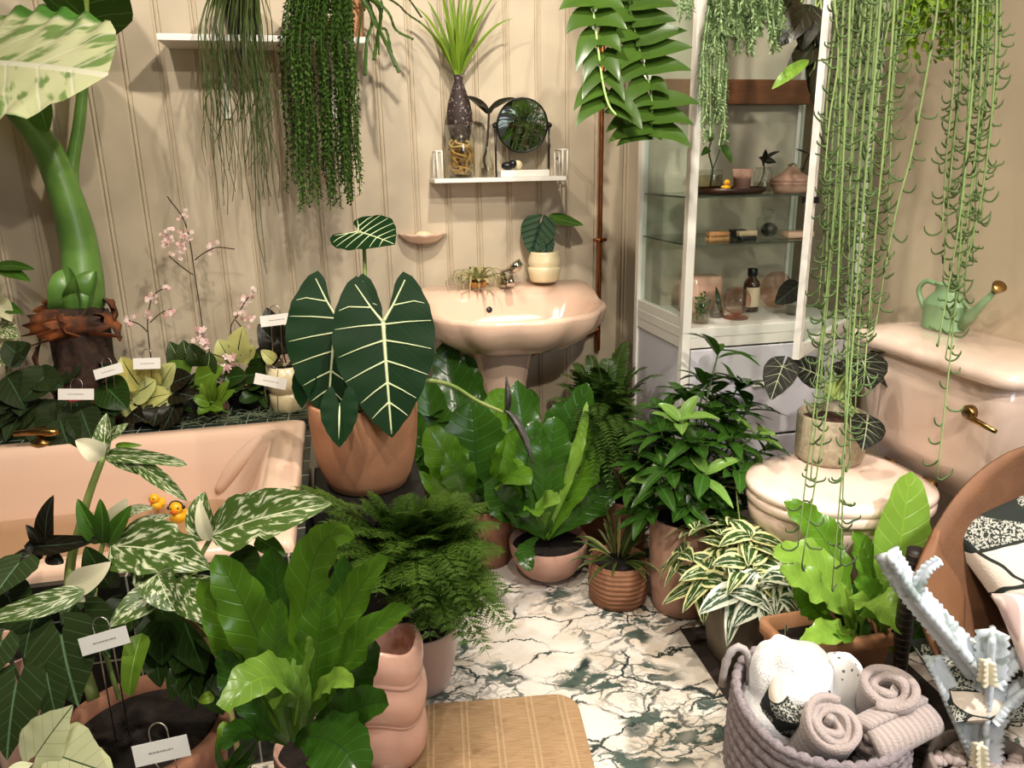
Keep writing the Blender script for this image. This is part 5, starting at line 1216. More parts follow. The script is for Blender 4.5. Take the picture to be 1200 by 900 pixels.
FO = [(-.44, .22), (-.42, .265), (-.36, .325), (-.26, .375), (-.1, .44), (.12, .47), (.35, .44), (.6, .33), (.8, .2), (.93, .08), (1, 0)]; FI = [(-.44, .215), (-.42, .175), (-.32, .125), (-.12, .065), (0, 0)]
def fry(A, B, d0, d1, k=1, n=None, veins=True, wave=.012, lr=(1, 1)):
    m_ = MB(); a, b = P(*A, d0), P(*B, d1); L = (b-a).length
    SF, n2 = heart(m_, a, b, n or (TOCAM+UP*.15), [(y_, w_*k) for y_, w_ in FO], [(y_, w_*k) for y_, w_ in FI], cup=.12, droop=.06, wave=wave, nx=8, ny=26)
    lf = m_.build('leaf', M_fry, fa)
    if veins:
        v_ = MB(); w0 = L*.02
        strip_on(v_, SF, n2, [(0, 0), (0, .5), (0, .97)], w0, w0*.35, n=8)
        for s_ in (1, -1):
            strip_on(v_, SF, n2, [(0, 0), (s_*.1*k, -.14), (s_*.23*k, -.36)], w0*.8, w0*.25)
            strip_on(v_, SF, n2, [(s_*.1*k, -.14), (s_*.3*k, -.16), (s_*.39*k, -.13)], w0*.4, w0*.15)
            for y_, yo, xo in ((.02, .03, .44), (.16, .28, .42), (.34, .5, .37), (.53, .69, .25), (.7, .83, .16)):
                strip_on(v_, SF, n2, [(0, y_), (s_*xo*.5*k, (y_+yo)/2-.005), (s_*xo*k, yo)], w0*.5, w0*.15)
        v_.build('veins', M_fv, lf)
    return lf
d = 1.90
fry((394, 371), (382, 492), d-.02, d-.06, 1.0); fry((449, 378), (458, 512), d-.1, d-.15, .95)
fry((398, 474), (397, 524), d-.17, d-.19, .95, veins=False); T(fa, M_fv, (398, 474), (397, 515), 2, d-.173, d-.193, name='midrib', fold=0)
fry((358, 440), (352, 478), d-.02, d-.04, 1.1, veins=False, n=TOCAM-RT*.6)
fry((420, 272), (461, 283), d+.1, d+.0, 1.15, n=Z*.75+TOCAM*.6-RT*.1)
for pts, r in (([(428, 490, d), (424, 440, d), (412, 400, d+.01), (394, 371, d-.015)], (.006, .004)), ([(436, 490, d), (440, 440, d-.03), (446, 400, d-.09), (449, 378, d-.097)], (.006, .004)), ([(430, 488, d), (428, 400, d+.04), (428, 330, d+.07), (426, 285, d+.08), (420, 272, d+.1)], (.007, .004)), ([(426, 490, d), (412, 470, d-.1), (398, 474, d-.168)], (.004, .003)), ([(420, 490, d), (380, 450, d-.02), (358, 440, d-.02)], (.004, .003))):
    stalk(fa, pts, r, M_pstalk)
stalk(fa, [(440, 488, d), (470, 452, d-.05), (500, 446, d-.06), (530, 452, d-.03), (560, 470, d), (592, 484, d+.04)], (.006, .004), M_pstalk)
T(fa, M_dleaf, (590, 480), (624, 546), 20, d+.04, d-.02, bend=-6, fold=.7, side=1.2); T(fa, M_dleaf, (592, 484), (593, 440), 14, d+.04, d+.06, fold=.7, side=1)
for k_ in range(5): stalk(fa, [(425+k_*5, 496, d), (424+k_*6, 465, d-.01), (425+k_*7, 440, d)], (.009, .003), M_pstalk)
name_tag('white name tag edge on at the right of the veined alocasia leaves', (487, 448), 7, 15, .15, 1.8, foot=c+V((.09, -.06, hP-.03)), lines=0)
# ------------------------------------------------------------------ helpers for dense plants
M_fern = leafmat('davallia fern green', '#4c7a38', '#335c2a', None, trans=.2, bump=0)
M_fern2 = leafmat('dark boston fern green', '#3a6630', '#274a24', None, trans=.2, bump=0)
M_nest = leafmat('bird nest fern green', '#5a9630', '#3f7a28', '#6ba03c', nv=11, vw=.08, slope=.12, trans=.3, rough=.25, midcol='#4a6a2a', mid=.035)
M_nestd = leafmat('deep bird nest fern green', '#2f6526', '#21501d', '#3f7530', nv=11, vw=.08, slope=.12, trans=.2, rough=.22, midcol='#2c4a22', mid=.035)
M_limel = leafmat('young lime fern leaf', '#8bb040', '#70993a', '#a5c25e', wm=False, nv=11, vw=.08, slope=.12, trans=.35, rough=.25, midcol='#86b03a', mid=.035)
M_song = leafmat('yellow edged striped leaf', '#2f5a2e', '#274c28', None, trans=.2, rough=.35, midcol='#dfe3b8', mid=.07, edge='#e3e0a0', ew=.66, splash='#c9d6a4', spl=(.58, .62), stretch=9, sscale=1.2)
M_wsong = leafmat('white edged striped leaf', '#35604a', '#2c5240', None, trans=.2, rough=.35, midcol='#eef0dc', mid=.1, edge='#f0f2dd', ew=.62, splash='#dfe8d2', spl=(.55, .6), stretch=9, sscale=1.2)
M_bush = leafmat('dark glossy shrub leaf', '#2f6426', '#1f4a1c', '#4a7f38', nv=8, trans=.15, rough=.25)
M_bushl = leafmat('new light shrub leaf', '#7ba248', '#628a3a', '#98b866', wm=False, nv=8, trans=.3, rough=.25)
M_velvet = leafmat('black velvet alocasia leaf', '#141d1a', '#0f1614', '#8e9f8a', nv=5, slope=.42, vw=.035, mid=.03, trans=.03, rough=.55)
M_mon = leafmat('monstera leaf streaked with white', '#4a7440', '#3a6234', None, trans=.2, rough=.3, splash='#d3d9b4', spl=(.5, .64), sscale=3.2, stretch=2.5, midcol='#dfe4bd', mid=.03)
M_monw = leafmat('mostly white monstera leaf', '#e6e8c6', '#d9dcb4', None, trans=.25, rough=.3, splash='#4f7d3c', spl=(.5, .56), sscale=5, stretch=2.5)
M_monh = leafmat('half cream monstera leaf', '#e9e3c4', '#ded8b4', None, trans=.25, rough=.35)
M_phil = leafmat('velvet philodendron leaf', '#26452b', '#1d3722', '#587552', nv=7, slope=.3, vw=.05, mid=.04, trans=.06, rough=.45)
M_cald = leafmat('cream white caladium leaf', '#e7e8c2', '#d8ddaa', '#44603a', nv=5, slope=.35, vw=.03, mid=.025, trans=.3, rough=.4, edge='#b9c98a', ew=.93)
def at_floor(px, py): c = atz(px, py, 0); c.z = .001; return c
def fern(name, label, c, base, tips, mat, plen, npin, fine=0, up=.05, pw=.35, dt=0, taper=None, rise=None, pm=None):
    o = potted(name, label, 'fern', c)
    for t_ in tips:
        e = P(t_[0], t_[1], t_[2]); b = V(base)+rv(.02); h = (e-b); mid = b+h*.5+Z*(up+.25*h.length*(rise if rise is not None else 1))
        m_ = MB(); frond(m_, [b, b.lerp(mid, .6)+Z*.02, mid, e], npin, plen*(.8+.4*rnd.random()), pw, fine, taper=taper or (lambda t__: max(0, 1-t__)**.6), curl=.15)
        m_.build('frond', mat, o)
    return o
def shrub_whorl(parent, q, d, n, L, w, mats, prof=pr_lance, el=.35, droop=.5, fold=.25):
    """leaves spreading from the tip of a shoot q, shoot direction d"""
    d = V(d).normalized(); s1 = d.orthogonal().normalized(); s2 = d.cross(s1); a0 = rnd.random()*6
    for i in range(n):
        a = a0+i*2.39996; e = el+jit(.25)+.5*i/n; dd = (s1*math.cos(a)+s2*math.sin(a))*math.cos(e)+d*math.sin(e)
        l = L*(.75+.45*rnd.random()); b = V(q)-d*.012*i/n*3; h = V((dd.x, dd.y, 0))
        m_ = MB(); n_ = (d*math.cos(e)-(s1*math.cos(a)+s2*math.sin(a))*math.sin(e)).normalized()
        leaf(m_, [b, b+dd*l*.5+Z*l*.05, b+dd*l-Z*l*droop*.5], (n_+Z*.5).normalized(), w*.5*(.8+.4*rnd.random()), prof, fold, .01, 2, 4, 9)
        m_.build('leaf', mats[i % len(mats)] if isinstance(mats, list) else mats, parent)
# ------------------------------------------------------------------ variegated monstera, left foreground
c = V((-.385, 1.20, .001)); mo = potted('variegated_monstera', 'large white streaked monstera climbing out of a wide terracotta pot at lower left', 'plant', c)
hM = .315
lathe_obj('pot', pot_prof(.1, .138, hM, .014, .008, .04, 0, .86), c, M_terra2, mo, 56); soil(c, .124, hM-.025, mo)
def M(mat, b, e, w, d0, d1=None, **k): return T(mo, mat, b, e, w, d0, d1, **k)
stalk(mo, [(110, 820, 1.28), (84, 730, 1.30), (82, 668, 1.32), (93, 620, 1.32), (106, 575, 1.31), (121, 535, 1.30)], (.010, .0055), M_pstalk)
mb = MB(); T(None, None, (122, 533), (220, 545), 20, 1.30, 1.24, bend=-6, mb=mb, prof=pr_strap); T(None, None, (150, 537), (220, 588), 20, 1.28, 1.22, bend=-5, mb=mb, prof=pr_lance); T(None, None, (124, 533), (185, 562), 18, 1.30, 1.26, mb=mb, bend=-4)
mb.build('leaf', M_mon, mo)
M(M_monh, (122, 537), (88, 516), 26, 1.30, 1.29, prof=pr_ovate, bend=3); M(M_mon, (121, 535), (125, 484), 26, 1.30, 1.32, fold=.5); M(M_mon, (124, 515), (150, 496), 16, 1.31, 1.30); M(M_bright, (135, 522), (167, 522), 8, 1.3)
M(M_gleaf, (121, 636), (91, 584), 26, 1.30, 1.28, fold=.4, bend=-5); M(M_gleaf, (120, 636), (117, 584), 22, 1.29, 1.27, bend=3); M(M_monh, (124, 640), (150, 584), 34, 1.30, 1.27, bend=-4); M(M_gleaf, (126, 638), (154, 592), 24, 1.285, 1.26)
M(M_monw, (140, 610), (182, 596), 14, 1.30, 1.26, bend=-12); M(M_monw, (145, 628), (202, 604), 18, 1.30, 1.26, bend=-8)
M(M_mon, (130, 640), (246, 668), 84, 1.27, 1.19, bend=-16, prof=lambda t_: pr_ovate(t_)*(1-.25*abs(math.sin(t_*13))), up=.7, wave=.03)
M(M_mon, (170, 650), (215, 715), 66, 1.24, 1.17, bend=-14, up=.5, wave=.02)
M(M_mon, (246, 632), (240, 576), 40, 1.28, 1.30, bend=-12, fold=.6); M(M_monh, (246, 634), (234, 585), 18, 1.27, 1.27, bend=-6)
M(M_mon, (246, 628), (389, 590), 72, 1.27, 1.24, bend=-10, fold=.3, prof=lambda t_: pr_ovate(t_)*(1-.3*max(0, math.sin(t_*19))*(t_ < .5)), up=.5); M(M_mon, (250, 620), (340, 575), 34, 1.28, 1.27, bend=-12)
M(M_gleaf, (300, 630), (335, 650), 24, 1.27, 1.25)
stalk(mo, [(200, 820, 1.28), (215, 720, 1.27), (232, 660, 1.28), (246, 632, 1.28)], .004, M_pstalk); stalk(mo, [(140, 820, 1.26), (112, 720, 1.29), (116, 660, 1.3), (121, 636, 1.3)], .004, M_pstalk)
M(M_mon, (200, 690), (128, 735), 42, 1.20, 1.14, bend=8, up=.6); M(M_mon, (198, 690), (276, 742), 46, 1.20, 1.14, bend=-14, up=.6); M(M_mon, (210, 690), (270, 690), 26, 1.21, 1.18, bend=-8); M(M_mon, (185, 672), (206, 716), 46, 1.18, 1.14, bend=4, fold=.4)
mb = MB(); T(None, None, (76, 690), (130, 658), 34, 1.2, 1.19, bend=9, mb=mb); mb.build('leaf', M_monh, mo)
M(M_mon, (100, 692), (-30, 728), 30, 1.18, 1.12, bend=-6); M(M_monh, (78, 690), (100, 705), 16, 1.2, 1.18)
M(M_bright, (166, 742), (151, 816), 32, 1.16, 1.13, bend=5, prof=pr_strap)
for b, e, w in (((205, 700), (240, 790), 60), ((190, 700), (190, 780), 60), ((240, 720), (262, 770), 40), ((160, 700), (110, 760), 50), ((220, 760), (200, 820), 34), ((250, 740), (290, 800), 40), ((130, 690), (100, 640), 40), ((180, 660), (165, 700), 40), ((270, 650), (300, 700), 60), ((235, 775), (262, 838), 46), ((215, 760), (228, 832), 44), ((255, 770), (285, 830), 44), ((180, 750), (188, 806), 34), ((225, 740), (205, 790), 48), ((260, 680), (310, 740), 50)): M(M_darkg, b, e, w, 1.26, 1.22)  # dark leaves, some added to stand in for shadow over the pot
stalk(mo, [(215, 720, 1.2), (240, 745, 1.17), (262, 785, 1.12), (270, 830, 1.10), (280, 890, 1.07)], (.004, .0045), pbr('tan aerial root', '#8a7a4c', .8, var=.3, vscale=60))
M(M_bright, (262, 845), (258, 880), 12, 1.08); M(M_bright, (250, 815), (232, 822), 14, 1.14)
# ------------------------------------------------------------------ black leaved plant in front of the bath rim
c = V((-.60, 1.30, .001)); o = potted('black_leaf_plant', 'small plant with pointed black leaves in front of the bath at the far left', 'plant', c); hh = .44
lathe_obj('pot', pot_prof(.045, .06, hh), c, M_pinkpot, o); soil(c, .052, hh-.02, o)
d = dep(c+Z*hh)
for b, e, w, bd in (((55, 642), (63, 580), 26, -10), ((28, 640), (118, 630), 24, 6), ((50, 648), (10, 655), 20, 0), ((55, 650), (75, 660), 18, 0), ((50, 645), (30, 615), 16, 4)): T(o, M_dleaf, b, e, w, d, d-.02, bend=bd)
# ------------------------------------------------------------------ velvet philodendron
c = V((-.60, .98, .001)); ph = potted('velvet_philodendron', 'philodendron with dark velvety heart leaves and pale veins at the lower left edge', 'plant', c)
hh = .30; lathe_obj('pot', pot_prof(.06, .08, hh), c, M_terra2, ph); soil(c, .072, hh-.02, ph)
PO = [(-.3, .1), (-.26, .22), (-.1, .4), (.1, .46), (.35, .42), (.62, .28), (.85, .11), (1, 0)]; PI_ = [(-.3, .08), (-.15, .05), (0, 0)]
for a, b, d0, d1, k in (((72, 745), (86, 828), 1.14, 1.10, 1.15), ((19, 802), (2, 892), 1.06, 1.02, 1.0), ((22, 660), (-12, 700), 1.2, 1.14, 1.1), ((2, 752), (-20, 800), 1.08, 1.05, 1.1), ((40, 720), (25, 770), 1.16, 1.13, 1.0), ((100, 720), (125, 770), 1.2, 1.17, 1.0), ((10, 700), (30, 740), 1.2, 1.16, 1.1), ((95, 690), (70, 730), 1.24, 1.2, 1.0), ((55, 790), (65, 850), 1.1, 1.08, .9)):
    hl(ph, M_phil, a, b, d0, d1=d1, o=PO, i=PI_, k=k, cup=.12, droop=.12, wave=.015)
    stalk(ph, [(40, 860, 1.06+.1*rnd.random()), ((a[0]+40)/2+5, (a[1]+860)/2, d0+.06), (*a, d0+.003)], .0025, M_dstalk)
# ------------------------------------------------------------------ caladium
c = V((-.37, .83, .001)); o = potted('white_caladium', 'white caladium with green veins at the bottom left corner', 'plant', c); hh = .26
lathe_obj('pot', pot_prof(.05, .07, hh), c, M_terra2, o); soil(c, .062, hh-.02, o)
for a, b, d0, d1, k in (((43, 884), (80, 828), .98, .97, 1.0), ((70, 886), (122, 905), .97, .93, 1.05), ((30, 905), (-10, 935), .97, .93, 1.0), ((95, 900), (140, 940), .98, .95, .9)):
    hl(o, M_cald, a, b, d0, d1=d1, n=TOCAM+UP*.5, o=PO, i=PI_, k=k, cup=.1, droop=.1, wave=.015); stalk(o, [(60, 950, .98), (*a, d0+.004)], .002, M_pstalk)
name_tag('white name tag on a wire standing in the monstera pot soil', (122, 751), 58, 21, .28, 1.12, foot=c+V((-.045, .36, .30)))
name_tag('white name tag in front of the terracotta monstera pot', (189, 880), 66, 25, .22, 1.03, foot=atz(200, 905, .285))
o = potted('spider_grass', 'small grassy plant between the monstera pot and the bird nest fern', 'plant', V((-.17, .93, .001))); c = worg(o)
lathe_obj('pot', pot_prof(.03, .04, .27), c, M_terra2, o); soil(c, .035, .26, o)
for i in range(16):
    a = (235+rnd.random()*70, 862+rnd.random()*50); T(o, M_gleaf, (265, 910), a, 8, 1.07, 1.02+jit(.03), bend=jit(14), prof=pr_lance, nx=2)
# ------------------------------------------------------------------ bird nest fern, bottom centre
c = V((-.10, 1.10, .001)); nf = potted('bird_nest_fern', 'bright green wavy bird nest fern in a pink pot left of the ribbed vase', 'fern', c)
hh = .30; lathe_obj('pot', pot_prof(.055, .066, hh, .006, 0, 0, .006), c, M_pinkpot, nf); soil(c, .06, hh-.02, nf)
def N_(mat, pts, w, **k):
    pp = [P(*p) for p in pts]; m_ = MB(); n = (TOCAM+UP*k.pop('up', .25)+RT*k.pop('side', 0)).normalized()
    tg = k.pop('to', nf); nm = k.pop('name', 'leaf'); kw = dict(prof=pr_nest, fold=.22, wave=.022, wf=3.5, nx=8, ny=22, edge=.08); kw.update(k)
    leaf(m_, pp, n, .5*w*dep(pp[-1])/F, **kw); return m_.build(nm, mat, tg)
B0 = (340, 868, 1.17)
N_(M_nestd, [B0, (335, 760, 1.2), (325, 700, 1.2), (318, 640, 1.18)], 62); N_(M_nestd, [B0, (390, 780, 1.2), (405, 720, 1.2), (404, 650, 1.17)], 56)
N_(M_nest, [(346, 862, 1.15), (352, 760, 1.14), (355, 650, 1.14), (372, 610, 1.10), (416, 630, 1.02)], 60, up=0); N_(M_nest, [(352, 862, 1.14), (385, 760, 1.12), (408, 690, 1.1), (455, 652, 1.04)], 52, side=-.3)
N_(M_nest, [(338, 862, 1.14), (318, 770, 1.1), (280, 690, 1.08), (252, 650, 1.07)], 66, side=.2); N_(M_nest, [(334, 864, 1.15), (290, 790, 1.12), (262, 720, 1.12), (234, 678, 1.10)], 52, side=.2)
N_(M_nest, [(352, 866, 1.13), (385, 800, 1.08), (430, 720, 1.04), (484, 714, .98)], 46, side=-.3, up=.6)
N_(M_limel, [(346, 830, 1.08), (340, 780, 1.02), (300, 780, .97), (262, 832, .94)], 66, up=.9, prof=lambda t_: .35+.65*math.sin(PI*min(1, t_*.95+.1))**.7)
N_(M_limel, [(362, 830, 1.08), (375, 800, 1.03), (400, 785, 1.0), (414, 806, .98)], 32, up=.8)
N_(M_nestd, [(352, 872, 1.1), (395, 845, 1.06), (430, 815, 1.02), (456, 826, .98)], 56, up=.5); N_(M_nestd, [(346, 868, 1.08), (375, 855, 1.02), (410, 870, .97), (424, 915, .94)], 84, up=.8)
N_(M_nestd, [(336, 872, 1.1), (300, 850, 1.04), (275, 850, 1.0), (262, 880, .97)], 40, up=.8); N_(M_nest, [(340, 866, 1.12), (322, 800, 1.06), (318, 745, 1.04), (330, 700, 1.03)], 44); N_(M_nest, [(356, 866, 1.12), (372, 780, 1.05), (376, 730, 1.04), (380, 690, 1.03)], 58)
N_(M_limel, [(345, 850, 1.08), (355, 800, 1.04), (362, 765, 1.03), (370, 745, 1.02), (358, 748, 1.0)], 12)
N_(M_nestd, [(350, 868, 1.12), (400, 830, 1.1), (430, 790, 1.08), (440, 750, 1.05)], 44); N_(M_nestd, [(330, 868, 1.12), (290, 830, 1.1), (270, 790, 1.1), (262, 760, 1.1)], 44)
# ------------------------------------------------------------------ ribbed pink vase
c = V((.036, 1.372, ZM+.001)); o = potted('ribbed_vase', 'tall glossy pink vase with three bulging tiers, empty, on the mat corner', 'vase', c)
def wavy3(q, a, j):
    w = math.sin(a*3+1.0)*.010; f = min(1, q.z/.08)*(1 if q.z < .26 else max(0, (.29-q.z)/.03)*.0+1); return q+V((0, 0, w*f))
prof = [(.001, 0), (.05, 0), (.062, .008), (.074, .04), (.0765, .07), (.072, .098), (.0655, .108), (.0655, .112), (.069, .114), (.070, .117), (.067, .120), (.071, .124), (.078, .145), (.080, .165), (.076, .19), (.0685, .203), (.0685, .207), (.072, .209), (.073, .212), (.070, .215), (.072, .22), (.076, .24), (.075, .262), (.068, .28), (.064, .287), (.060, .284), (.064, .262), (.066, .2), (.055, .06), (.001, .05)]
lathe_obj('vase', prof, c, M_pinkpot, o, 72, fn=wavy3)
o2 = o
for a, z in ((3.9, .245), (3.7, .12)):
    m_ = MB(); d_ = V((math.cos(a), math.sin(a), 0)); q = c+d_*.071+Z*z; m_.tube(cat([q-Z*.02+d_*.0, q+d_*.012-Z*.005, q+d_*.012+Z*.006, q+Z*.012], 4), .009, 10); m_.build('lug', M_pinkpot, o2)
# ------------------------------------------------------------------ davallia fern right of the bird nest fern
c = V((.128, 1.60, .001)); hh = .17
tips = [(340, 570, 1.62), (372, 612, 1.55), (385, 655, 1.5), (400, 590, 1.62), (430, 575, 1.7), (455, 600, 1.65), (475, 580, 1.75), (500, 585, 1.75), (525, 575, 1.8), (550, 578, 1.8), (575, 590, 1.78), (590, 615, 1.72), (592, 650, 1.68), (606, 745, 1.6), (575, 772, 1.55), (548, 765, 1.5), (600, 700, 1.62), (440, 700, 1.45), (470, 690, 1.45), (500, 720, 1.42), (520, 690, 1.45), (545, 710, 1.45), (420, 670, 1.48), (450, 660, 1.5), (490, 655, 1.52), (525, 655, 1.55), (560, 670, 1.52), (575, 700, 1.5), (410, 625, 1.55), (440, 630, 1.55), (480, 620, 1.62), (520, 620, 1.65), (555, 630, 1.62), (590, 720, 1.52), (505, 755, 1.5), (470, 730, 1.46), (530, 745, 1.47), (460, 650, 1.46), (395, 690, 1.45), (370, 640, 1.5), (540, 600, 1.7), (510, 605, 1.6), (560, 740, 1.48), (490, 690, 1.4), (540, 680, 1.42)]
tips += [(372+rnd.random()*215, 585+rnd.random()*110, 1.5+rnd.random()*.2) for _ in range(30)]
fe = fern('davallia_fern', 'feathery dark green fern in a lilac pot between the alocasia pot and the marble', c, c+Z*(hh+.08), tips, M_fern, .105, 20, 7, up=.06, pw=.42, rise=.6)
lathe_obj('pot', pot_prof(.06, .085, hh, .006, 0, 0, .008), c, pbr('lilac pink ceramic', '#b59c92', .35), fe); soil(c, .078, hh-.02, fe)
# fronds of a second clump on the side of the plinth fill
# ------------------------------------------------------------------ broad glossy fern behind
c = at_floor(566, 640); c.y = 2.16; c.x = .40; bo = potted('broad_leaf_fern', 'dark broad leaved glossy fern under the sink, right of the terracotta pot', 'fern', c); hh = .2
lathe_obj('pot', pot_prof(.07, .085, hh), c, M_terra2, bo); soil(c, .078, hh-.02, bo)
d = dep(c+Z*.3)
B1 = (565, 605, d)
for mt_, pts, w, kw in ((M_nestd, [B1, (558, 560, d-.05), (556, 510, d-.06), (552, 470, d-.06)], 92, {}), (M_nest, [(556, 600, d), (535, 570, d-.08), (520, 530, d-.1), (500, 500, d-.1)], 58, dict(side=.3)), (M_nest, [(550, 604, d), (545, 570, d-.12), (535, 545, d-.15), (522, 530, d-.15)], 46, {}), (M_nest, [(568, 590, d), (575, 560, d-.12), (600, 545, d-.16), (622, 568, d-.2)], 50, dict(up=.9)),
    (M_nest, [(570, 580, d), (575, 520, d), (578, 480, d), (592, 455, d)], 50, {}), (M_nestd, [(570, 590, d), (600, 520, d+.03), (618, 490, d+.02), (622, 455, d)], 46, {}), (M_nest, [(572, 590, d), (590, 560, d-.06), (600, 530, d-.08), (610, 500, d-.08)], 44, {}), (M_nest, [(555, 602, d), (530, 590, d-.1), (510, 575, d-.14), (491, 552, d-.15)], 24, {}), (M_nestd, [B1, (520, 560, d+.05), (505, 500, d+.06), (500, 440, d+.06)], 60, {}), (M_nestd, [B1, (540, 500, d+.1), (530, 450, d+.12), (520, 400, d+.12)], 60, {}), (M_nestd, [B1, (545, 500, d+.12), (548, 450, d+.14), (545, 415, d+.14)], 50, {}), (M_nestd, [B1, (500, 560, d), (490, 520, d), (485, 480, d)], 44, {}), (M_nest, [(570, 600, d-.02), (592, 585, d-.14), (604, 560, d-.15), (590, 535, d-.16)], 34, {}), (M_nestd, [B1, (600, 600, d-.1), (612, 590, d-.14), (620, 605, d-.16)], 40, dict(up=.8))):
    N_(mt_, pts, w, to=bo, **kw)
scatter(bo, [M_darkg, M_nestd], c+Z*hh, 14, (.16, .24), (.05, .07), (.2, 1.2), pr_lance, wave=.02, stalk_=.3)
# second dark filler under the left of the sink
c = V((.27, 2.33, .001)); o = potted('dark_aglaonema', 'dense dark leaved plant in the shade beneath the left end of the sink', 'plant', c); hh = .26
lathe_obj('pot', pot_prof(.06, .075, hh), c, M_terra2, o); soil(c, .068, hh-.02, o); d = dep(c+Z*.45)
scatter(o, [M_darkg, M_bush], c+Z*(hh+.12), 26, (.14, .2), (.05, .065), (-.2, 1.3), pr_lance, wave=.02, droop=.5)
# ------------------------------------------------------------------ bird nest fern in pink bowl
c = V((.562, 2.02, .001)); bn = potted('bowl_fern', 'bird nest fern with upright wavy leaves in a round pink bowl pot', 'fern', c)
hh = .125; lathe_obj('bowl', [(.001, 0), (.05, 0), (.056, .004), (.085, .025), (.108, .06), (.118, .095), (.12, hh-.003), (.117, hh), (.112, hh-.004), (.108, .08), (.001, .08)], c, M_terra3, bn, 48); soil(c, .11, hh-.025, bn)
d = dep(c+Z*.2); B2 = (640, 630, d)
for mt_, pts, w, kw in ((M_nestd, [B2, (655, 570, d), (672, 510, d-.02), (688, 448, d-.04)], 62, dict(side=-.2)), (M_nest, [B2, (668, 580, d-.03), (690, 530, d-.05), (706, 486, d-.06)], 54, dict(side=-.3)), (M_nestd, [B2, (642, 560, d-.05), (645, 520, d-.06), (652, 488, d-.06)], 56, {}), (M_nestd, [B2, (630, 570, d-.04), (620, 530, d-.06), (628, 492, d-.06)], 48, {}), (M_nest, [B2, (615, 580, d-.02), (600, 540, d-.03), (606, 500, d-.04)], 46, dict(side=.2)), (M_nestd, [B2, (600, 600, d-.05), (580, 585, d-.08), (575, 560, d-.1)], 44, {}), (M_limel, [(640, 615, d-.1), (632, 595, d-.16), (640, 580, d-.2), (656, 590, d-.22)], 34, dict(up=.8)), (M_nest, [(638, 615, d-.08), (620, 600, d-.16), (628, 588, d-.2), (632, 606, d-.24)], 30, dict(up=.8)), (M_nestd, [B2, (690, 600, d-.04), (710, 580, d-.05), (718, 555, d-.05)], 40, {}), (M_nest, [B2, (690, 590, d), (705, 550, d), (712, 520, d)], 36, {}), (M_nestd, [B2, (625, 550, d+.05), (612, 500, d+.06), (606, 445, d+.06)], 46, {}), (M_nestd, [B2, (650, 540, d+.04), (660, 490, d+.05), (662, 470, d+.05)], 56, {}), (M_nestd, [(630, 630, d-.1), (612, 640, d-.16), (612, 655, d-.2), (624, 668, d-.2)], 26, dict(up=.5)), (M_limel, [B2, (668, 560, d-.07), (682, 520, d-.1), (688, 470, d-.08)], 16, {})):
    N_(mt_, pts, w, to=bn, **kw)
# ------------------------------------------------------------------ boston fern by the cabinet
c = V((.80, 2.20, .001)); hh = .22
tips = [(655, 438, 2.4), (672, 425, 2.45), (690, 415, 2.5), (712, 420, 2.45), (735, 400, 2.45), (745, 430, 2.4), (755, 460, 2.3), (665, 470, 2.3), (690, 455, 2.3), (715, 450, 2.3), (740, 480, 2.2), (700, 500, 2.15), (725, 510, 2.1), (750, 520, 2.1), (680, 530, 2.2), (705, 545, 2.1), (730, 560, 2.05), (755, 560, 2.05), (650, 450, 2.45), (640, 470, 2.4), (700, 480, 2.25), (730, 455, 2.3), (670, 500, 2.3), (760, 500, 2.15), (745, 590, 2.0), (715, 580, 2.05), (770, 540, 2.05), (695, 570, 2.1), (720, 530, 2.0), (685, 440, 2.4), (655, 540, 2.25), (760, 430, 2.35), (740, 540, 2.0), (780, 440, 2.3)]
tips += [(655+rnd.random()*110, 425+rnd.random()*150, 2.1+rnd.random()*.25) for _ in range(22)]
fb = fern('boston_fern', 'dark arching sword fern between the copper pipe and the white cabinet', c, c+Z*(hh+.05), tips, M_fern2, .068, 30, 0, up=.1, pw=.3, rise=.7)
lathe_obj('pot', pot_prof(.07, .09, hh), c, M_terra2, fb); soil(c, .082, hh-.02, fb)
# ------------------------------------------------------------------ woven pot with grassy plant
c = V((.722, 1.845, .001)); wg = potted('grassy_plant', 'thin leaved grassy plant in a low brown ribbed clay pot on the marble', 'plant', c); hh = .13
t = NT('rough brown clay'); g = t.gen(); sx6 = t.n('ShaderNodeSeparateXYZ'); t.t.links.new(g, sx6.inputs[0]); rg = t.math('SINE', t.math('MULTIPLY', t.math('ADD', sx6.outputs[2], t.math('MULTIPLY', t.noise(g, 12, 2), .012)), 420))
t.set(Base_Color=t.mix(t.noise(g, 14, 4), S('#7d5238'), S('#a37252')), Roughness=.85); t.bump(rg, .5, .003)
lathe_obj('pot', [(.001, 0), (.076, 0), (.082, .006), (.086, .05), (.084, hh-.004), (.08, hh), (.075, hh-.004), (.074, .09), (.001, .09)], c, t.m, wg); soil(c, .075, hh-.025, wg)
d = dep(c+Z*.15); M_thin = leafmat('thin grass leaf', '#3f5f30', '#2c4726', None, trans=.15); M_thint = leafmat('pale dry grass leaf', '#9a9a68', '#7c8a55', None, trans=.15)
for i in range(46):
    a = rnd.random()*6.28; e = .1+1.2*rnd.random(); l = .1+.09*rnd.random(); dd = V((math.cos(a)*math.cos(e), math.sin(a)*math.cos(e), math.sin(e))); b = c+Z*hh+V((dd.x, dd.y, 0))*.03
    m_ = MB(); leaf(m_, [b, b+dd*l*.7, b+dd*l-Z*l*.35*math.cos(e)], Z*.7+TOCAM*.5, .0042, pr_lance, .2, nx=2, ny=8); m_.build('leaf', M_thin if i % 4 else M_thint, wg)
c = V((.80, 1.985, .001)); gr = potted('dry_tuft_plant', 'small tuft of pale dry leaves in a terracotta pot behind the ribbed clay pot', 'plant', c); hh = .25
lathe_obj('pot', pot_prof(.05, .065, hh), c, M_terra2, gr); soil(c, .058, hh-.02, gr)
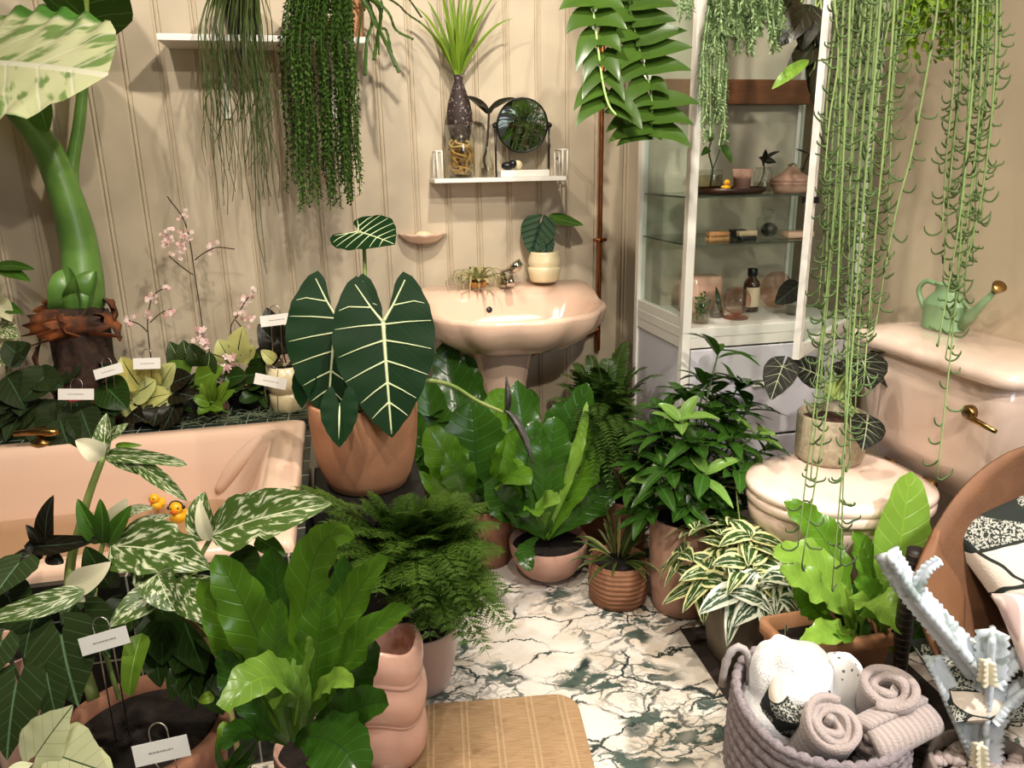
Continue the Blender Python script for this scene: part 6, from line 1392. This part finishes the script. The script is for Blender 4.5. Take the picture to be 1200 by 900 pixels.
for i in range(26):
    a = rnd.random()*6.28; e = .1+1.2*rnd.random(); l = .1+.06*rnd.random(); dd = V((math.cos(a)*math.cos(e), math.sin(a)*math.cos(e), math.sin(e))); b = c+Z*hh
    m_ = MB(); leaf(m_, [b, b+dd*l*.7, b+dd*l-Z*l*.3*math.cos(e)], Z*.7+TOCAM*.5, .004, pr_lance, .2, nx=2, ny=8); m_.build('leaf', M_thint if i % 3 else M_thin, gr)
# ------------------------------------------------------------------ glossy shrub
c = V((.885, 1.765, .001)); sh = potted('glossy_shrub', 'tall bushy shrub with glossy pointed leaves in a dusty pink pot before the cabinet', 'shrub', c); hh = .285
lathe_obj('pot', pot_prof(.082, .098, hh, .008, 0, 0, .004), c, M_terra3, sh, 48); soil(c, .088, hh-.025, sh)
base = c+Z*hh; d0 = dep(base+Z*.2)
for (x, y_, dz, n, lt, L_) in ((843, 402, .02, 5, 0, .12), (828, 436, .05, 9, 0, .115), (868, 440, .08, 9, 0, .11), (880, 465, .06, 8, 0, .11), (797, 486, -.12, 5, 1, .1), (838, 475, 0, 9, 0, .12), (805, 455, .06, 9, 0, .12), (775, 500, 0, 9, 0, .11), (815, 510, -.06, 9, 0, .11), (858, 505, -.05, 9, 0, .11), (890, 500, -.08, 4, 1, .1), (785, 540, -.05, 8, 0, .11), (826, 548, -.1, 6, 2, .1), (868, 545, -.08, 8, 0, .11), (895, 540, -.02, 5, 2, .1), (755, 535, .03, 8, 0, .11), (770, 560, -.05, 6, 2, .1), (805, 585, -.06, 8, 0, .11), (845, 590, -.06, 8, 0, .11), (880, 580, -.05, 7, 0, .1), (760, 590, 0, 7, 0, .1), (815, 530, .06, 9, 0, .12), (850, 540, .08, 9, 0, .12), (780, 470, .05, 8, 0, .11), (790, 520, .02, 9, 0, .12), (840, 500, .05, 9, 0, .12), (800, 560, 0, 9, 0, .12), (850, 565, 0, 9, 0, .12), (765, 515, .06, 8, 0, .12), (875, 525, .02, 8, 0, .11), (820, 575, .05, 9, 0, .12), (745, 560, .05, 7, 0, .11), (835, 455, .1, 9, 0, .12), (800, 495, .08, 9, 0, .12), (860, 470, .05, 8, 0, .11), (830, 600, 0, 8, 0, .1), (905, 515, 0, 6, 0, .1)):
    q = P(x, y_+6, d0+dz); q0 = base+V((jit(.03), jit(.03), -.02)); mdp = q0.lerp(q, .5)+V((0, 0, .03))
    MB().tube(cat([q0, mdp, q], 4), .0026, 5).build('branch', M_dstalk, sh)
    shrub_whorl(sh, q, (q-mdp)+Z*.06, n, L_, .038, [M_bush] if lt == 0 else [M_bushl] if lt == 1 else [M_bushl, M_bush], el=.2 if lt != 1 else .35)
# ------------------------------------------------------------------ striped dracaena in grey square planter
c = V((.915, 1.50, .004)); so = potted('striped_dracaena', 'yellow and white striped leafy plant spilling from a square grey planter', 'plant', c); hh = .2
M_conc = pbr('grey concrete', '#8d8272', .85, var=.2, vscale=8, bump=.15, bscale=70)
mb = MB(); loft(mb, [(rrect(c.x, c.y, .055, .062, .01), .004), (rrect(c.x, c.y, .075, .08, .012), hh), (rrect(c.x, c.y, .067, .072, .01), hh), (rrect(c.x, c.y, .064, .07, .01), hh-.03)], True, False); mb.build('planter', M_conc, so)
mb = MB(); o_ = rrect(c.x, c.y, .063, .069, .01); mb.add([V((x, y_, hh-.025)) for x, y_ in o_], [tuple(range(len(o_)))]); mb.build('soil', M_soil, so)
d0 = dep(c+Z*hh); base = c+Z*hh
for (x, y_, dz, n, wh) in ((796, 648, .06, 7, 0), (812, 610, .12, 6, 0), (836, 612, .08, 6, 0), (862, 566, .1, 6, 0), (866, 610, .06, 6, 0), (850, 640, 0, 7, 0), (880, 628, -.04, 7, 0), (905, 612, .04, 6, 0), (840, 665, -.03, 7, 0), (876, 660, -.08, 8, 0), (905, 660, -.06, 7, 0), (870, 690, -.1, 6, 1), (895, 705, -.12, 6, 1), (925, 680, -.1, 7, 1), (945, 700, -.12, 6, 1), (955, 675, -.08, 6, 0), (925, 640, -.02, 6, 0), (820, 680, -.02, 5, 0), (975, 660, -.05, 5, 0), (935, 720, -.13, 4, 1)):
    q = P(x, y_, d0+dz); mdp = base.lerp(q, .5)+V((0, 0, .035)); MB().tube(cat([base+V((jit(.03), jit(.03), -.02)), mdp, q], 4), .0026, 5).build('branch', M_pstalk, so)
    shrub_whorl(so, q, (q-mdp)+Z*.05+TOCAM*.03, n, .098, .047, [M_wsong if wh else M_song], prof=pr_ovate, el=.15, droop=.7, fold=.12)
# ------------------------------------------------------------------ terracotta trough with crisp fern
TX0, TX1, TYa, TYb, TH = .86, 1.12, 1.205, 1.335, .235
c = V(((TX0+TX1)/2, (TYa+TYb)/2, .004)); cf = potted('crispy_wave_fern', 'vivid lime green wavy fern in a long terracotta trough by the toilet', 'fern', c)
cx_, cy_, hx_, hy_ = c.x, c.y, (TX1-TX0)/2, (TYb-TYa)/2
mb = MB(); loft(mb, [(rrect(cx_, cy_, hx_-.02, hy_-.015, .02), .004), (rrect(cx_, cy_, hx_-.004, hy_-.004, .022), TH-.03), (rrect(cx_, cy_, hx_+.004, hy_+.004, .024), TH-.028), (rrect(cx_, cy_, hx_+.004, hy_+.004, .024), TH-.003), (rrect(cx_, cy_, hx_, hy_, .022), TH), (rrect(cx_, cy_, hx_-.012, hy_-.012, .018), TH), (rrect(cx_, cy_, hx_-.016, hy_-.016, .016), TH-.04)], True, False); mb.build('trough', M_terra, cf)
mb = MB(); o_ = rrect(cx_, cy_, hx_-.0165, hy_-.0165, .016); mb.add([V((x, y_, TH-.03)) for x, y_ in o_], [tuple(range(len(o_)))]); mb.build('soil', M_soil, cf)
d = dep(c+Z*TH)
for mt_, pts, w, kw in ((M_limel, [(1045, 765, d), (1050, 690, d), (1055, 620, d+.02), (1068, 552, d+.02)], 74, dict(edge=.03, wave=.012)), (M_nest, [(1035, 765, d), (1030, 700, d+.02), (1025, 660, d+.04), (1000, 622, d+.05)], 44, {}), (M_limel, [(1000, 740, d), (985, 680, d-.02), (950, 640, d-.03), (906, 652, d-.06)], 56, dict(up=.9)), (M_limel, [(1000, 740, d), (975, 690, d-.08), (940, 680, d-.1), (912, 668, d-.12)], 44, dict(up=.8)), (M_nest, [(1000, 740, d), (985, 650, d+.06), (960, 610, d+.06), (918, 588, d+.05)], 46, {}), (M_limel, [(1010, 745, d), (1005, 690, d-.08), (1030, 690, d-.12), (1058, 745, d-.16)], 54, dict(up=.8)), (M_limel, [(1010, 752, d), (990, 735, d-.08), (965, 735, d-.12), (938, 758, d-.15)], 36, dict(up=.9)), (M_nest, [(1010, 750, d), (985, 735, d-.06), (975, 745, d-.1), (1000, 752, d-.14)], 26, dict(up=.9)), (M_nestd, [(1050, 765, d), (1070, 720, d+.03), (1072, 680, d+.04), (1068, 640, d+.04)], 40, {}), (M_nestd, [(1055, 768, d), (1085, 740, d), (1090, 710, d), (1085, 670, d+.02)], 46, {}), (M_nest, [(1040, 760, d), (1038, 710, d-.03), (1025, 690, d-.03), (1000, 680, d-.03)], 38, {}), (M_nestd, [(1020, 760, d), (1005, 720, d+.03), (985, 700, d+.05), (970, 670, d+.05)], 44, {}), (M_limel, [(1030, 755, d), (1040, 720, d-.06), (1050, 690, d-.06), (1040, 660, d-.06)], 30, {}), (M_nest, [(985, 745, d), (960, 720, d), (945, 700, d), (930, 690, d)], 36, {}), (M_nestd, [(1060, 770, d), (1050, 740, d-.03), (1060, 715, d-.04), (1065, 700, d-.04)], 36, {})):
    N_(mt_, pts, w, to=cf, **dict(dict(edge=.12, wave=.035, wf=4), **kw))
# ------------------------------------------------------------------ black velvet alocasia on the toilet lid
c = V((1.235, 1.655, .4582)); bv = potted('black_velvet_alocasia', 'black leaved alocasia with silver veins in a speckled pot on the toilet lid', 'plant', c); hh = .125
M_speck = pbr('speckled beige stoneware', '#b3a68c', .55, col2='#9c9078', vscale=70, bump=.3, bscale=160)
lathe_obj('pot', [(.001, 0), (.078, 0), (.084, .005), (.087, .02), (.088, hh-.004), (.085, hh), (.08, hh-.003), (.078, .09), (.001, .09)], c, M_speck, bv, 48); soil(c, .079, hh-.022, bv, pbr('red brown bark chips', '#4a2a1e', .9, var=.5, vscale=80, bump=1, bscale=90))
d = dep(c+Z*hh)
RO = [(-.34, .05), (-.28, .3), (-.12, .5), (.12, .57), (.4, .5), (.7, .31), (.9, .11), (1, 0)]; RI = [(-.34, .04), (-.15, .03), (0, 0)]
def bvl(a, b, d0, d1, k=1, n=None):
    m_ = MB(); A, B = P(*a, d0), P(*b, d1); SF, n2 = heart(m_, A, B, n or TOCAM+UP*.2, [(y_, w_*k) for y_, w_ in RO], [(y_, w_*k) for y_, w_ in RI], cup=.12, droop=.08, nx=6); lf = m_.build('leaf', M_velvet, bv)
    v_ = MB(); L = (B-A).length; w0 = L*.011; strip_on(v_, SF, n2, [(0, 0), (0, .95)], w0, w0*.3, n=8)
    for s_ in (1, -1):
        for y_, yo, xo in ((0, .1, .5), (0, -.2, .36), (.2, .42, .42), (.42, .66, .28)): strip_on(v_, SF, n2, [(0, y_), (s_*xo*k, yo)], w0*.6, w0*.2)
    v_.build('veins', M_fv, lf)
    stalk(bv, [(975, 466, d), ((975+a[0])/2, (462+a[1])/2-4, (d+d0)/2), (*a, d0+.004)], (.005, .003), M_pstalk)
bvl((1011, 424), (1022, 456), d-.06, d-.1, 1.35, TOCAM+UP*.3); bvl((917, 430), (903, 468), d-.05, d-.08, .8, TOCAM-RT*.6); bvl((956, 438), (926, 425), d-.03, d-.06, .85); bvl((1016, 496), (1012, 527), d-.13, d-.16, 1.15); bvl((1030, 412), (1064, 406), d+.02, d+.0, .7, Z); bvl((1040, 440), (1054, 456), d+.02, d+.01, 1.1); bvl((985, 432), (974, 428), d-.02, d-.03, 1.0)
for k_ in range(4): stalk(bv, [(970+k_*5, 470, d), (974+k_*5, 448, d), (978+k_*6, 432, d)], (.008, .002), M_pstalk)
# ------------------------------------------------------------------ plants on the high shelf
def hang_path(p0, over, px, py, d, n=6, wob=.012):
    """from the pot rim p0 over the edge point and down to the picture point (px, py)"""
    e = P(px, py, d); o = [p0, over]; top = V((e.x*.6+over.x*.4, min(over.y, e.y), over.z-.05)); 
    for i in range(1, n+1):
        f = i/n; q = top.lerp(e, f)+V((jit(wob), jit(wob), 0))*min(1, f*1.5); o.append(q)
    return o
M_rhip = leafmat('thin dark green stems', '#3c5a34', '#2b4428', None, trans=0, bump=0); M_dark2 = leafmat('small dark green scale leaves', '#3d6a36', '#2c5029', None, trans=.1, bump=0, rough=.35)
def shelf_pot(name, label, px, mat, r=.055, h=.11):
    x = aty(px, 30, YB-.09).x; c = V((x, YB-.088, ZSH+.001)); o = potted(name, label, 'hanging plant', c)
    lathe_obj('pot', pot_prof(r*.78, r, h, .006, .003, .025), c, mat, o, 32); soil(c, r-.008, h*.85, o); return o, c, h
o, c, h = shelf_pot('thin_rhipsalis', 'thin stringy cactus trailing from the left part of the high white shelf', 283, M_black)
ds = dep(c+V((0, -.1, -.3)))
for i in range(64):
    x = 284+jit(1)*44 if i % 3 else 305+jit(26); yb = (60+rnd.random()*190) if x < 265 else (110+rnd.random()*150)
    if i in (5, 17): x, yb = 308+i*.4, 325-i
    if i in (9, 30): x, yb = 272, 195+i
    p0 = c+V((jit(.03), -.02, h)); ov = V((aty(x*.5+142, 20, c.y).x, c.y-.06-.04*rnd.random(), c.z+h+.01+.03*rnd.random()))
    q = cat(hang_path(p0, ov, x, yb, ds-.04+jit(.05), 6, .011), 3); N = len(q)
    m_ = MB(); m_.tube(q, [.0021-.0012*k/(N-1) for k in range(N)], 5, k=nk()); 
    if i % 2: s_ = q[N//2]; m_.tube(cat([s_, s_+V((jit(.03), 0, -.05)), s_+V((jit(.04), 0, -.12))], 3), [.0013]*6+[.0007], 5, k=nk())
    m_.build('strand', M_rhip, o)
o, c, h = shelf_pot('dense_rhipsalis', 'dense dark green column of leafy strands hanging in front of the high shelf', 366, M_terra2, .05)
ds = dep(c+V((0, -.1, -.3)))
def leafy_strand(parent, q, mat, step=.009, ll=.012, lw=.004, r=.0014, name='strand'):
    m_ = MB(); N = len(q); m_.tube(q, r, 4, k=nk()); acc = 0; k = 0
    for i in range(1, N):
        seg = (q[i]-q[i-1]); L = seg.length
        if L < 1e-6: continue
        T_ = seg/L; s0 = acc
        while s0 < L:
            b = q[i-1]+T_*s0; a = k*2.2+jit(.5); n1 = T_.orthogonal().normalized(); n2 = T_.cross(n1); o_ = n1*math.cos(a)+n2*math.sin(a)
            t_ = (o_*.75+T_*.65).normalized(); w = T_.cross(o_)*lw; kk = nk(); l_ = ll*(.8+.4*rnd.random())
            m_.add([b, b+t_*l_*.5+w+o_*.001, b+t_*l_, b+t_*l_*.5-w+o_*.001], [(0, 1, 2, 3)], [(kk+.5, 0), (kk+.9, .5), (kk+.5, 1), (kk+.1, .5)]); k += 1; s0 += step
        acc = s0-L
    return m_.build(name, mat, parent, smooth=False)
for i in range(88):
    f = rnd.random(); x = 338+f*84; yb = 175+rnd.random()*72 if 350 < x < 415 else 130+rnd.random()*110
    p0 = c+V((jit(.03), -.02, h)); ov = V((aty(x*.75+92, 20, c.y).x, c.y-.055-.05*rnd.random(), c.z+h+.0+.02*rnd.random()))
    leafy_strand(o, cat(hang_path(p0, ov, x+jit(4), yb, ds-.03+jit(.05), 5, .008), 4), M_dark2, .0075, .0145, .0046)
o, c, h = shelf_pot('zigzag_cactus', 'dark zigzag stemmed cactus in a terracotta pot at the right end of the high shelf', 411, M_terra, .045)
ds = dep(c+V((0, -.1, -.1)))
for pts in ([(418, -10), (436, 20), (430, 50), (428, 88)], [(420, -10), (445, 10), (442, 45), (438, 70)], [(425, -15), (440, 25), (452, 50), (468, 85)], [(430, -10), (455, 15), (464, 35), (484, 46)], [(440, -10), (466, 5), (476, 15), (492, 26)], [(435, -12), (448, 5), (444, 35), (444, 64)], [(450, -12), (472, -5), (480, 0), (494, 20)], [(440, 30), (452, 35), (458, 60), (463, 78)], [(425, 0), (421, 40), (418, 70), (417, 110)]):
    q = [c+V((jit(.02), -.02, h)), c+V((.03, -.05, h+.03))]+[P(x, y_, ds-.03+jit(.03)) for x, y_ in pts]; q = cat(q, 7); N = len(q); m_ = MB()
    m_.tube(q, [.0042*(1+.55*abs(math.sin(i*1.3))) for i in range(N)], 5, k=nk(), flat=.45); m_.build('stem', M_dark2, o, smooth=False)
# ------------------------------------------------------------------ hanging pots
def hanging(name, label, c, r, h, mat, cat_='hanging plant', vis=True):
    o = potted(name, label, cat_, c); lathe_obj('pot', pot_prof(r*.75, r, h, .006), c, mat, o, 32); soil(c, r-.007, h*.88, o)
    k = V((c[0], c[1], ZC-.001))
    for i in range(3):
        a = i*2.094; MB().tube([V(c)+V((math.cos(a)*r, math.sin(a)*r, h)), V((c[0]+math.cos(a)*.004, c[1]+math.sin(a)*.004, ZC-.12)), k], .0012, 5).build('cord', M_wire, o)
    return o
# fishbone cactus
M_fish = leafmat('fishbone cactus lobe', '#37622a', '#274c20', None, trans=.25, rough=.3, bump=0); M_rib = pbr('pale midrib', '#8fae62', .5)
dF = 1.86; tp = P(712, -150, dF); fz = hanging('fishbone_cactus', 'hanging fishbone cactus with broad zigzag lobed green stems in front of the wall', V((tp.x, tp.y, max(1.72, tp.z))), .08, .12, M_terra2); c = worg(fz)
def fish(mid, lobes, d, tipl=None):
    q = cat([P(*p) for p in mid], 8); MB().tube([c+Z*.12, c+Z*.14+V((0, -.05, 0))]+q, .0028, 6, k=nk()).build('midrib', M_rib, fz)
    m_ = MB()
    for bx_, by_, tx, ty, w, dz in lobes:
        A, B = P(bx_, by_, d), P(tx, ty, d-dz); up_ = -1 if tx > bx_ else 1
        mdp = P(bx_+(tx-bx_)*.62, by_+(ty-by_)*.35-5, d-dz*.3-.012); leaf(m_, [A, mdp, B], (TOCAM+UP*.3).normalized(), .62*w*d/F, lambda t_: (1-t_**2)*(.9+.1*math.sin(t_*5)), .12, .01, 1, 4, 9)
    m_.build('lobes', M_fish, fz)
fish([(742, -60, dF), (738, 0, dF), (747, 50, dF), (760, 95, dF), (764, 125, dF), (762, 162, dF)],
     [(738, -20, 800, -12, 30, .02), (738, 2, 796, 8, 26, .03), (741, 22, 793, 25, 26, .02), (745, 44, 806, 36, 26, .04), (749, 60, 812, 56, 26, .05), (755, 78, 811, 83, 24, .05), (760, 98, 784, 112, 20, .03), (763, 118, 820, 122, 24, .06), (764, 135, 813, 147, 24, .06), (763, 150, 811, 174, 24, .06), (762, 155, 775, 165, 20, .03),
      (738, -10, 700, 0, 26, .02), (740, 15, 704, 32, 24, .03), (744, 36, 716, 58, 22, .02), (748, 58, 717, 92, 24, .04), (754, 76, 722, 106, 22, .03), (759, 95, 732, 128, 22, .03), (762, 115, 738, 130, 20, .02), (764, 130, 709, 156, 24, .05), (763, 146, 712, 168, 24, .05), (762, 156, 722, 172, 18, .04)], dF)
fish([(690, -60, dF-.05), (694, 0, dF-.05), (700, 50, dF-.06), (706, 95, dF-.07), (713, 122, dF-.09), (722, 135, dF-.1)],
     [(693, -25, 650, -10, 28, .02), (694, -2, 655, 12, 24, .03), (696, 18, 663, 40, 26, .03), (699, 38, 674, 86, 22, .03), (702, 60, 683, 100, 20, .03), (705, 82, 682, 118, 22, .04), (708, 100, 672, 130, 24, .05), (711, 115, 674, 150, 22, .05), (694, 0, 732, 10, 26, .02), (697, 20, 735, 35, 26, .03), (700, 42, 728, 62, 26, .03), (703, 64, 726, 96, 24, .03), (707, 86, 732, 118, 22, .04), (712, 108, 742, 138, 24, .05), (716, 122, 753, 152, 28, .05)], dF-.05)
fish([(718, -80, dF+.06), (716, -20, dF+.06), (722, 25, dF+.06), (728, 60, dF+.05)], [(717, -10, 690, 20, 26, .02), (720, 12, 690, 40, 26, .02), (724, 32, 700, 60, 24, .02), (717, -5, 760, 20, 28, .02), (721, 18, 765, 40, 26, .02), (726, 40, 760, 70, 24, .02), (728, 55, 735, 85, 22, .02)], dF+.06)
# tassel fern
M_lyco = leafmat('blue green tassel fern needles', '#93a876', '#758e60', None, wm=False, trans=.2, bump=0)
dL = 1.80; tp = P(865, -130, dL); ly = hanging('tassel_fern', 'hanging pale green tassel fern at the top front of the cabinet', V((tp.x, tp.y, max(1.68, tp.z))), .08, .12, M_black); c = worg(ly)
for i in range(15):
    x = 822+i*1.9+jit(3); yb = 110+rnd.random()*62; leafy_strand(ly, cat([c+Z*.12, P(838+jit(6), -30, dL), P(x+2, 50, dL+jit(.03)), P(x+jit(3), yb*.8, dL+jit(.03)), P(x+jit(4), yb, dL)], 6), M_lyco, .0024, .013, .0022, .0022)
for i in range(42):
    x = 838+i*1.85; yb = 22+rnd.random()*42; leafy_strand(ly, cat([c+V((jit(.04), -.03, .12)), P(x, -40, dL+jit(.04)), P(x+jit(4), 0, dL-.02+jit(.05)), P(x+jit(6), yb, dL-.02+jit(.05))], 5), M_lyco, .0024, .016, .003, .0024)
for i in range(8):
    x = 797+i*2; leafy_strand(ly, cat([c+V((-.05, 0, .12)), P(x+10, -40, dL+.02), P(x, -10, dL), P(x+jit(2), 8+rnd.random()*16, dL)], 5), M_lyco, .003, .012, .0022, .002)
# dark leaved plant at the cabinet top
M_bk = leafmat('dark hanging leaf', '#1c261c', '#141c15', '#35452f', nv=5, trans=.08)
dK = 1.84; tp = P(955, -120, dK); dk = hanging('dark_climber', 'dark leaved climber with one yellow leaf tip hanging before the wooden cabinet shelf', V((tp.x, tp.y, max(1.70, tp.z))), .06, .1, pbr('pink red pot', '#b0705c', .6)); c = worg(dk)
for b, e, w in (((945, 10), (912, 55), 34), ((950, 5), (940, 60), 36), ((960, 45), (920, 90), 30), ((965, 55), (950, 112), 30), ((968, 10), (962, 60), 30), ((935, -10), (908, 30), 30), ((962, 80), (955, 125), 22)): T(dk, M_bk, b, e, w, dK+jit(.03), dK-.03, bend=jit(5))
T(dk, M_limel, (948, 70), (904, 105), 16, dK-.05, dK-.07, bend=3, prof=pr_lance)
for pts in ([(960, -60), (962, 0), (964, 40), (972, 70)], [(950, -60), (940, 0), (922, 25), (914, 45)], [(958, -50), (955, 30), (955, 75), (948, 90)], [(962, 0), (950, 20), (948, 25), (960, 20)]): stalk(dk, [(x, y_, dK-.02) for x, y_ in pts], .0022, M_pstalk)
# curly hanging cactus, the long curtain at the right
M_curl = leafmat('grey green trailing stem', '#7a8c56', '#667a48', None, wm=False, trans=.05, bump=0, rough=.5); M_hook = leafmat('dark curled leaf', '#55683c', '#485a34', None, wm=False, trans=.05, bump=0, rough=.5)
dC = 1.45
def hook(m_, p, s_, l):
    a = jit(1.3); dr = (RT*s_*math.cos(a)+FW*math.sin(a)*.8+Z*jit(.55)).normalized(); u = rnd.random()*.9+.3
    pts = [p, p+dr*l*.3-Z*l*.28, p+dr*l*.7-Z*l*.36*u, p+dr*l*.98-Z*l*.1, p+dr*l*1.04+Z*l*.2*u]
    m_.tube(cat(pts, 3), [.0016, .0019, .002, .0021, .0021, .0021, .002, .002, .0019, .0017, .0015, .0012, .0008], 5, k=nk(), mi=1)
def curl(parent, pts, r0=.0031, r1=.0013, gap=.0165, l=.026, d=dC, start=0):
    q = cat([P(x, y_, d+dz) for x, y_, dz in pts], 9); N = len(q); m_ = MB()
    m_.tube(q, [r0+(r1-r0)*i/(N-1) for i in range(N)], 6, k=nk()); acc = 0; k = 0
    for i in range(1, N):
        acc += (q[i]-q[i-1]).length
        if acc > gap*(.6+.8*rnd.random()): acc = 0; k += 1; hook(m_, q[i], 1 if (k+int(rnd.random()*1.4)) % 2 else -1, l*(.75+.5*rnd.random()))
    return m_.build('strand', [M_curl, M_hook], parent)
tp = P(1000, -150, dC); h1 = hanging('curly_trailing_cactus', 'long curtain of curly leaved trailing strands hanging in front of the cistern left end', V((tp.x, tp.y, max(1.66, tp.z))), .09, .13, M_terra2); c = worg(h1)
base_l = [(988, 978, 962, 935, 640, .0), (1000, 985, 970, 950, 560, .02), (1012, 1000, 985, 965, 470, .04), (1022, 1005, 992, 985, 660, -.03), (1032, 1012, 996, 975, 690, -.05), (1018, 1008, 1000, 996, 540, .05), (1040, 1022, 1010, 1002, 480, .03), (1052, 1040, 1030, 1020, 380, .05), (990, 975, 968, 962, 480, .06), (1005, 992, 978, 958, 420, .07), (1028, 1018, 1006, 1000, 400, .0), (1045, 1028, 1018, 1008, 330, .02), (1060, 1050, 1045, 1040, 300, .06), (983, 972, 966, 960, 350, .08), (1015, 1000, 994, 990, 500, -.02), (996, 984, 976, 940, 660, -.04), (1035, 1026, 1015, 1003, 420, .07), (1010, 996, 984, 975, 300, .03), (1048, 1036, 1024, 1012, 450, -.02), (1026, 1015, 1005, 1000, 350, .08), (978, 985, 975, 966, 210, -.02)]
for x0_, x1_, x2_, x3_, yb, dz in base_l:
    curl(h1, [(x0_+jit(3), -90, dz), (x0_, 0, dz), (x1_+jit(3), yb*.33, dz), (x2_+jit(3), yb*.66, dz), (x3_, yb, dz-.02)])
for x in (1095, 1085): pass
curl(h1, [(1100, -60, .05), (1098, 10, .05), (1085, 90, .05), (1068, 180, .04), (1052, 240, .03), (1040, 300, .02), (1028, 370, .02), (1022, 395, .02)])
tp = P(1145, -150, dC+.05); h2 = hanging('curly_trailing_cactus', 'second curly trailing plant whose strands hang over the green watering can', V((tp.x, tp.y, max(1.66, tp.z))), .08, .13, M_terra2); c = worg(h2)
for x0_, x1_, x2_, x3_, yb, dz in [(1128, 1122, 1112, 1105, 330, .05), (1140, 1130, 1120, 1098, 560, .0), (1152, 1145, 1130, 1108, 420, .02), (1160, 1152, 1140, 1130, 345, .04), (1168, 1165, 1148, 1122, 350, .0), (1150, 1140, 1128, 1120, 300, .07), (1172, 1168, 1158, 1150, 260, .05), (1135, 1128, 1116, 1110, 240, .08), (1120, 1116, 1110, 1104, 270, .03), (1145, 1138, 1125, 1100, 400, -.03), (1163, 1156, 1146, 1140, 300, .06), (1155, 1148, 1136, 1126, 220, .09)]:
    curl(h2, [(x0_+jit(3), -90, dz), (x0_, 0, dz), (x1_+jit(2), yb*.33, dz), (x2_+jit(2), yb*.66, dz), (x3_, yb, dz-.02)], d=dC+.05)
# bushy hanging plant behind
M_bsh = leafmat('small bright round leaf', '#7fb244', '#54882f', None, trans=.35, bump=0)
dB = 1.62; tp = P(1095, -70, dB); hb = hanging('bushy_hanging_plant', 'bushy bright green small leaved plant hanging at top right behind the strands', V((tp.x, tp.y, max(1.62, tp.z))), .08, .12, M_terra2); c = worg(hb)
for i in range(60):
    e = P(1048+rnd.random()*110, 5+75*rnd.random()*(1-abs(rnd.random()*.4)), dB+jit(.09)); q = cat([c+V((jit(.06), jit(.06), .12)), c.lerp(e, .5)+V((jit(.03), -.03, .10)), e], 5); m_ = MB(); m_.tube(q, .0012, 4, k=nk())
    for k_ in range(3, len(q)):
        for s_ in range(4):
            b = q[k_]+rv(.012); dd = V((jit(1), jit(1), jit(.8)-.2)).normalized(); leaf(m_, [b, b+dd*.017], (TOCAM+rv(.8)).normalized(), .006, pr_ovate, .1, nx=2, ny=3)
    m_.build('branch', M_bsh, hb)
# plant seen in the mirror, hanging behind the viewer
n_ = (Mx_mirror.to_3x3() @ V((0, 0, 1))).normalized(); dv = (mc-CAM).normalized(); rf = (dv-n_*2*dv.dot(n_)).normalized(); q = mc+rf*2.9
vm_ = hanging('shop_fern', 'bright broad leaved green plant hanging behind the viewer, seen in the round mirror', V((q.x, q.y, min(2.2, q.z-.12))), .1, .14, M_terra2); c = worg(vm_)+Z*.13
scatter(vm_, [M_limel, M_nest], c, 16, (.22, .32), (.08, .11), (-.2, 1.3), pr_nest, wave=.02, nx=6, ny=14)
scatter(vm_, [M_monw, M_fern2], c-Z*.02, 26, (.22, .34), (.012, .02), (-.9, 1.2), pr_lance, droop=.6, nx=2)
scatter(vm_, [M_darkg], c-Z*.02, 20, (.22, .32), (.05, .07), (-.9, .9), pr_lance, droop=.6)
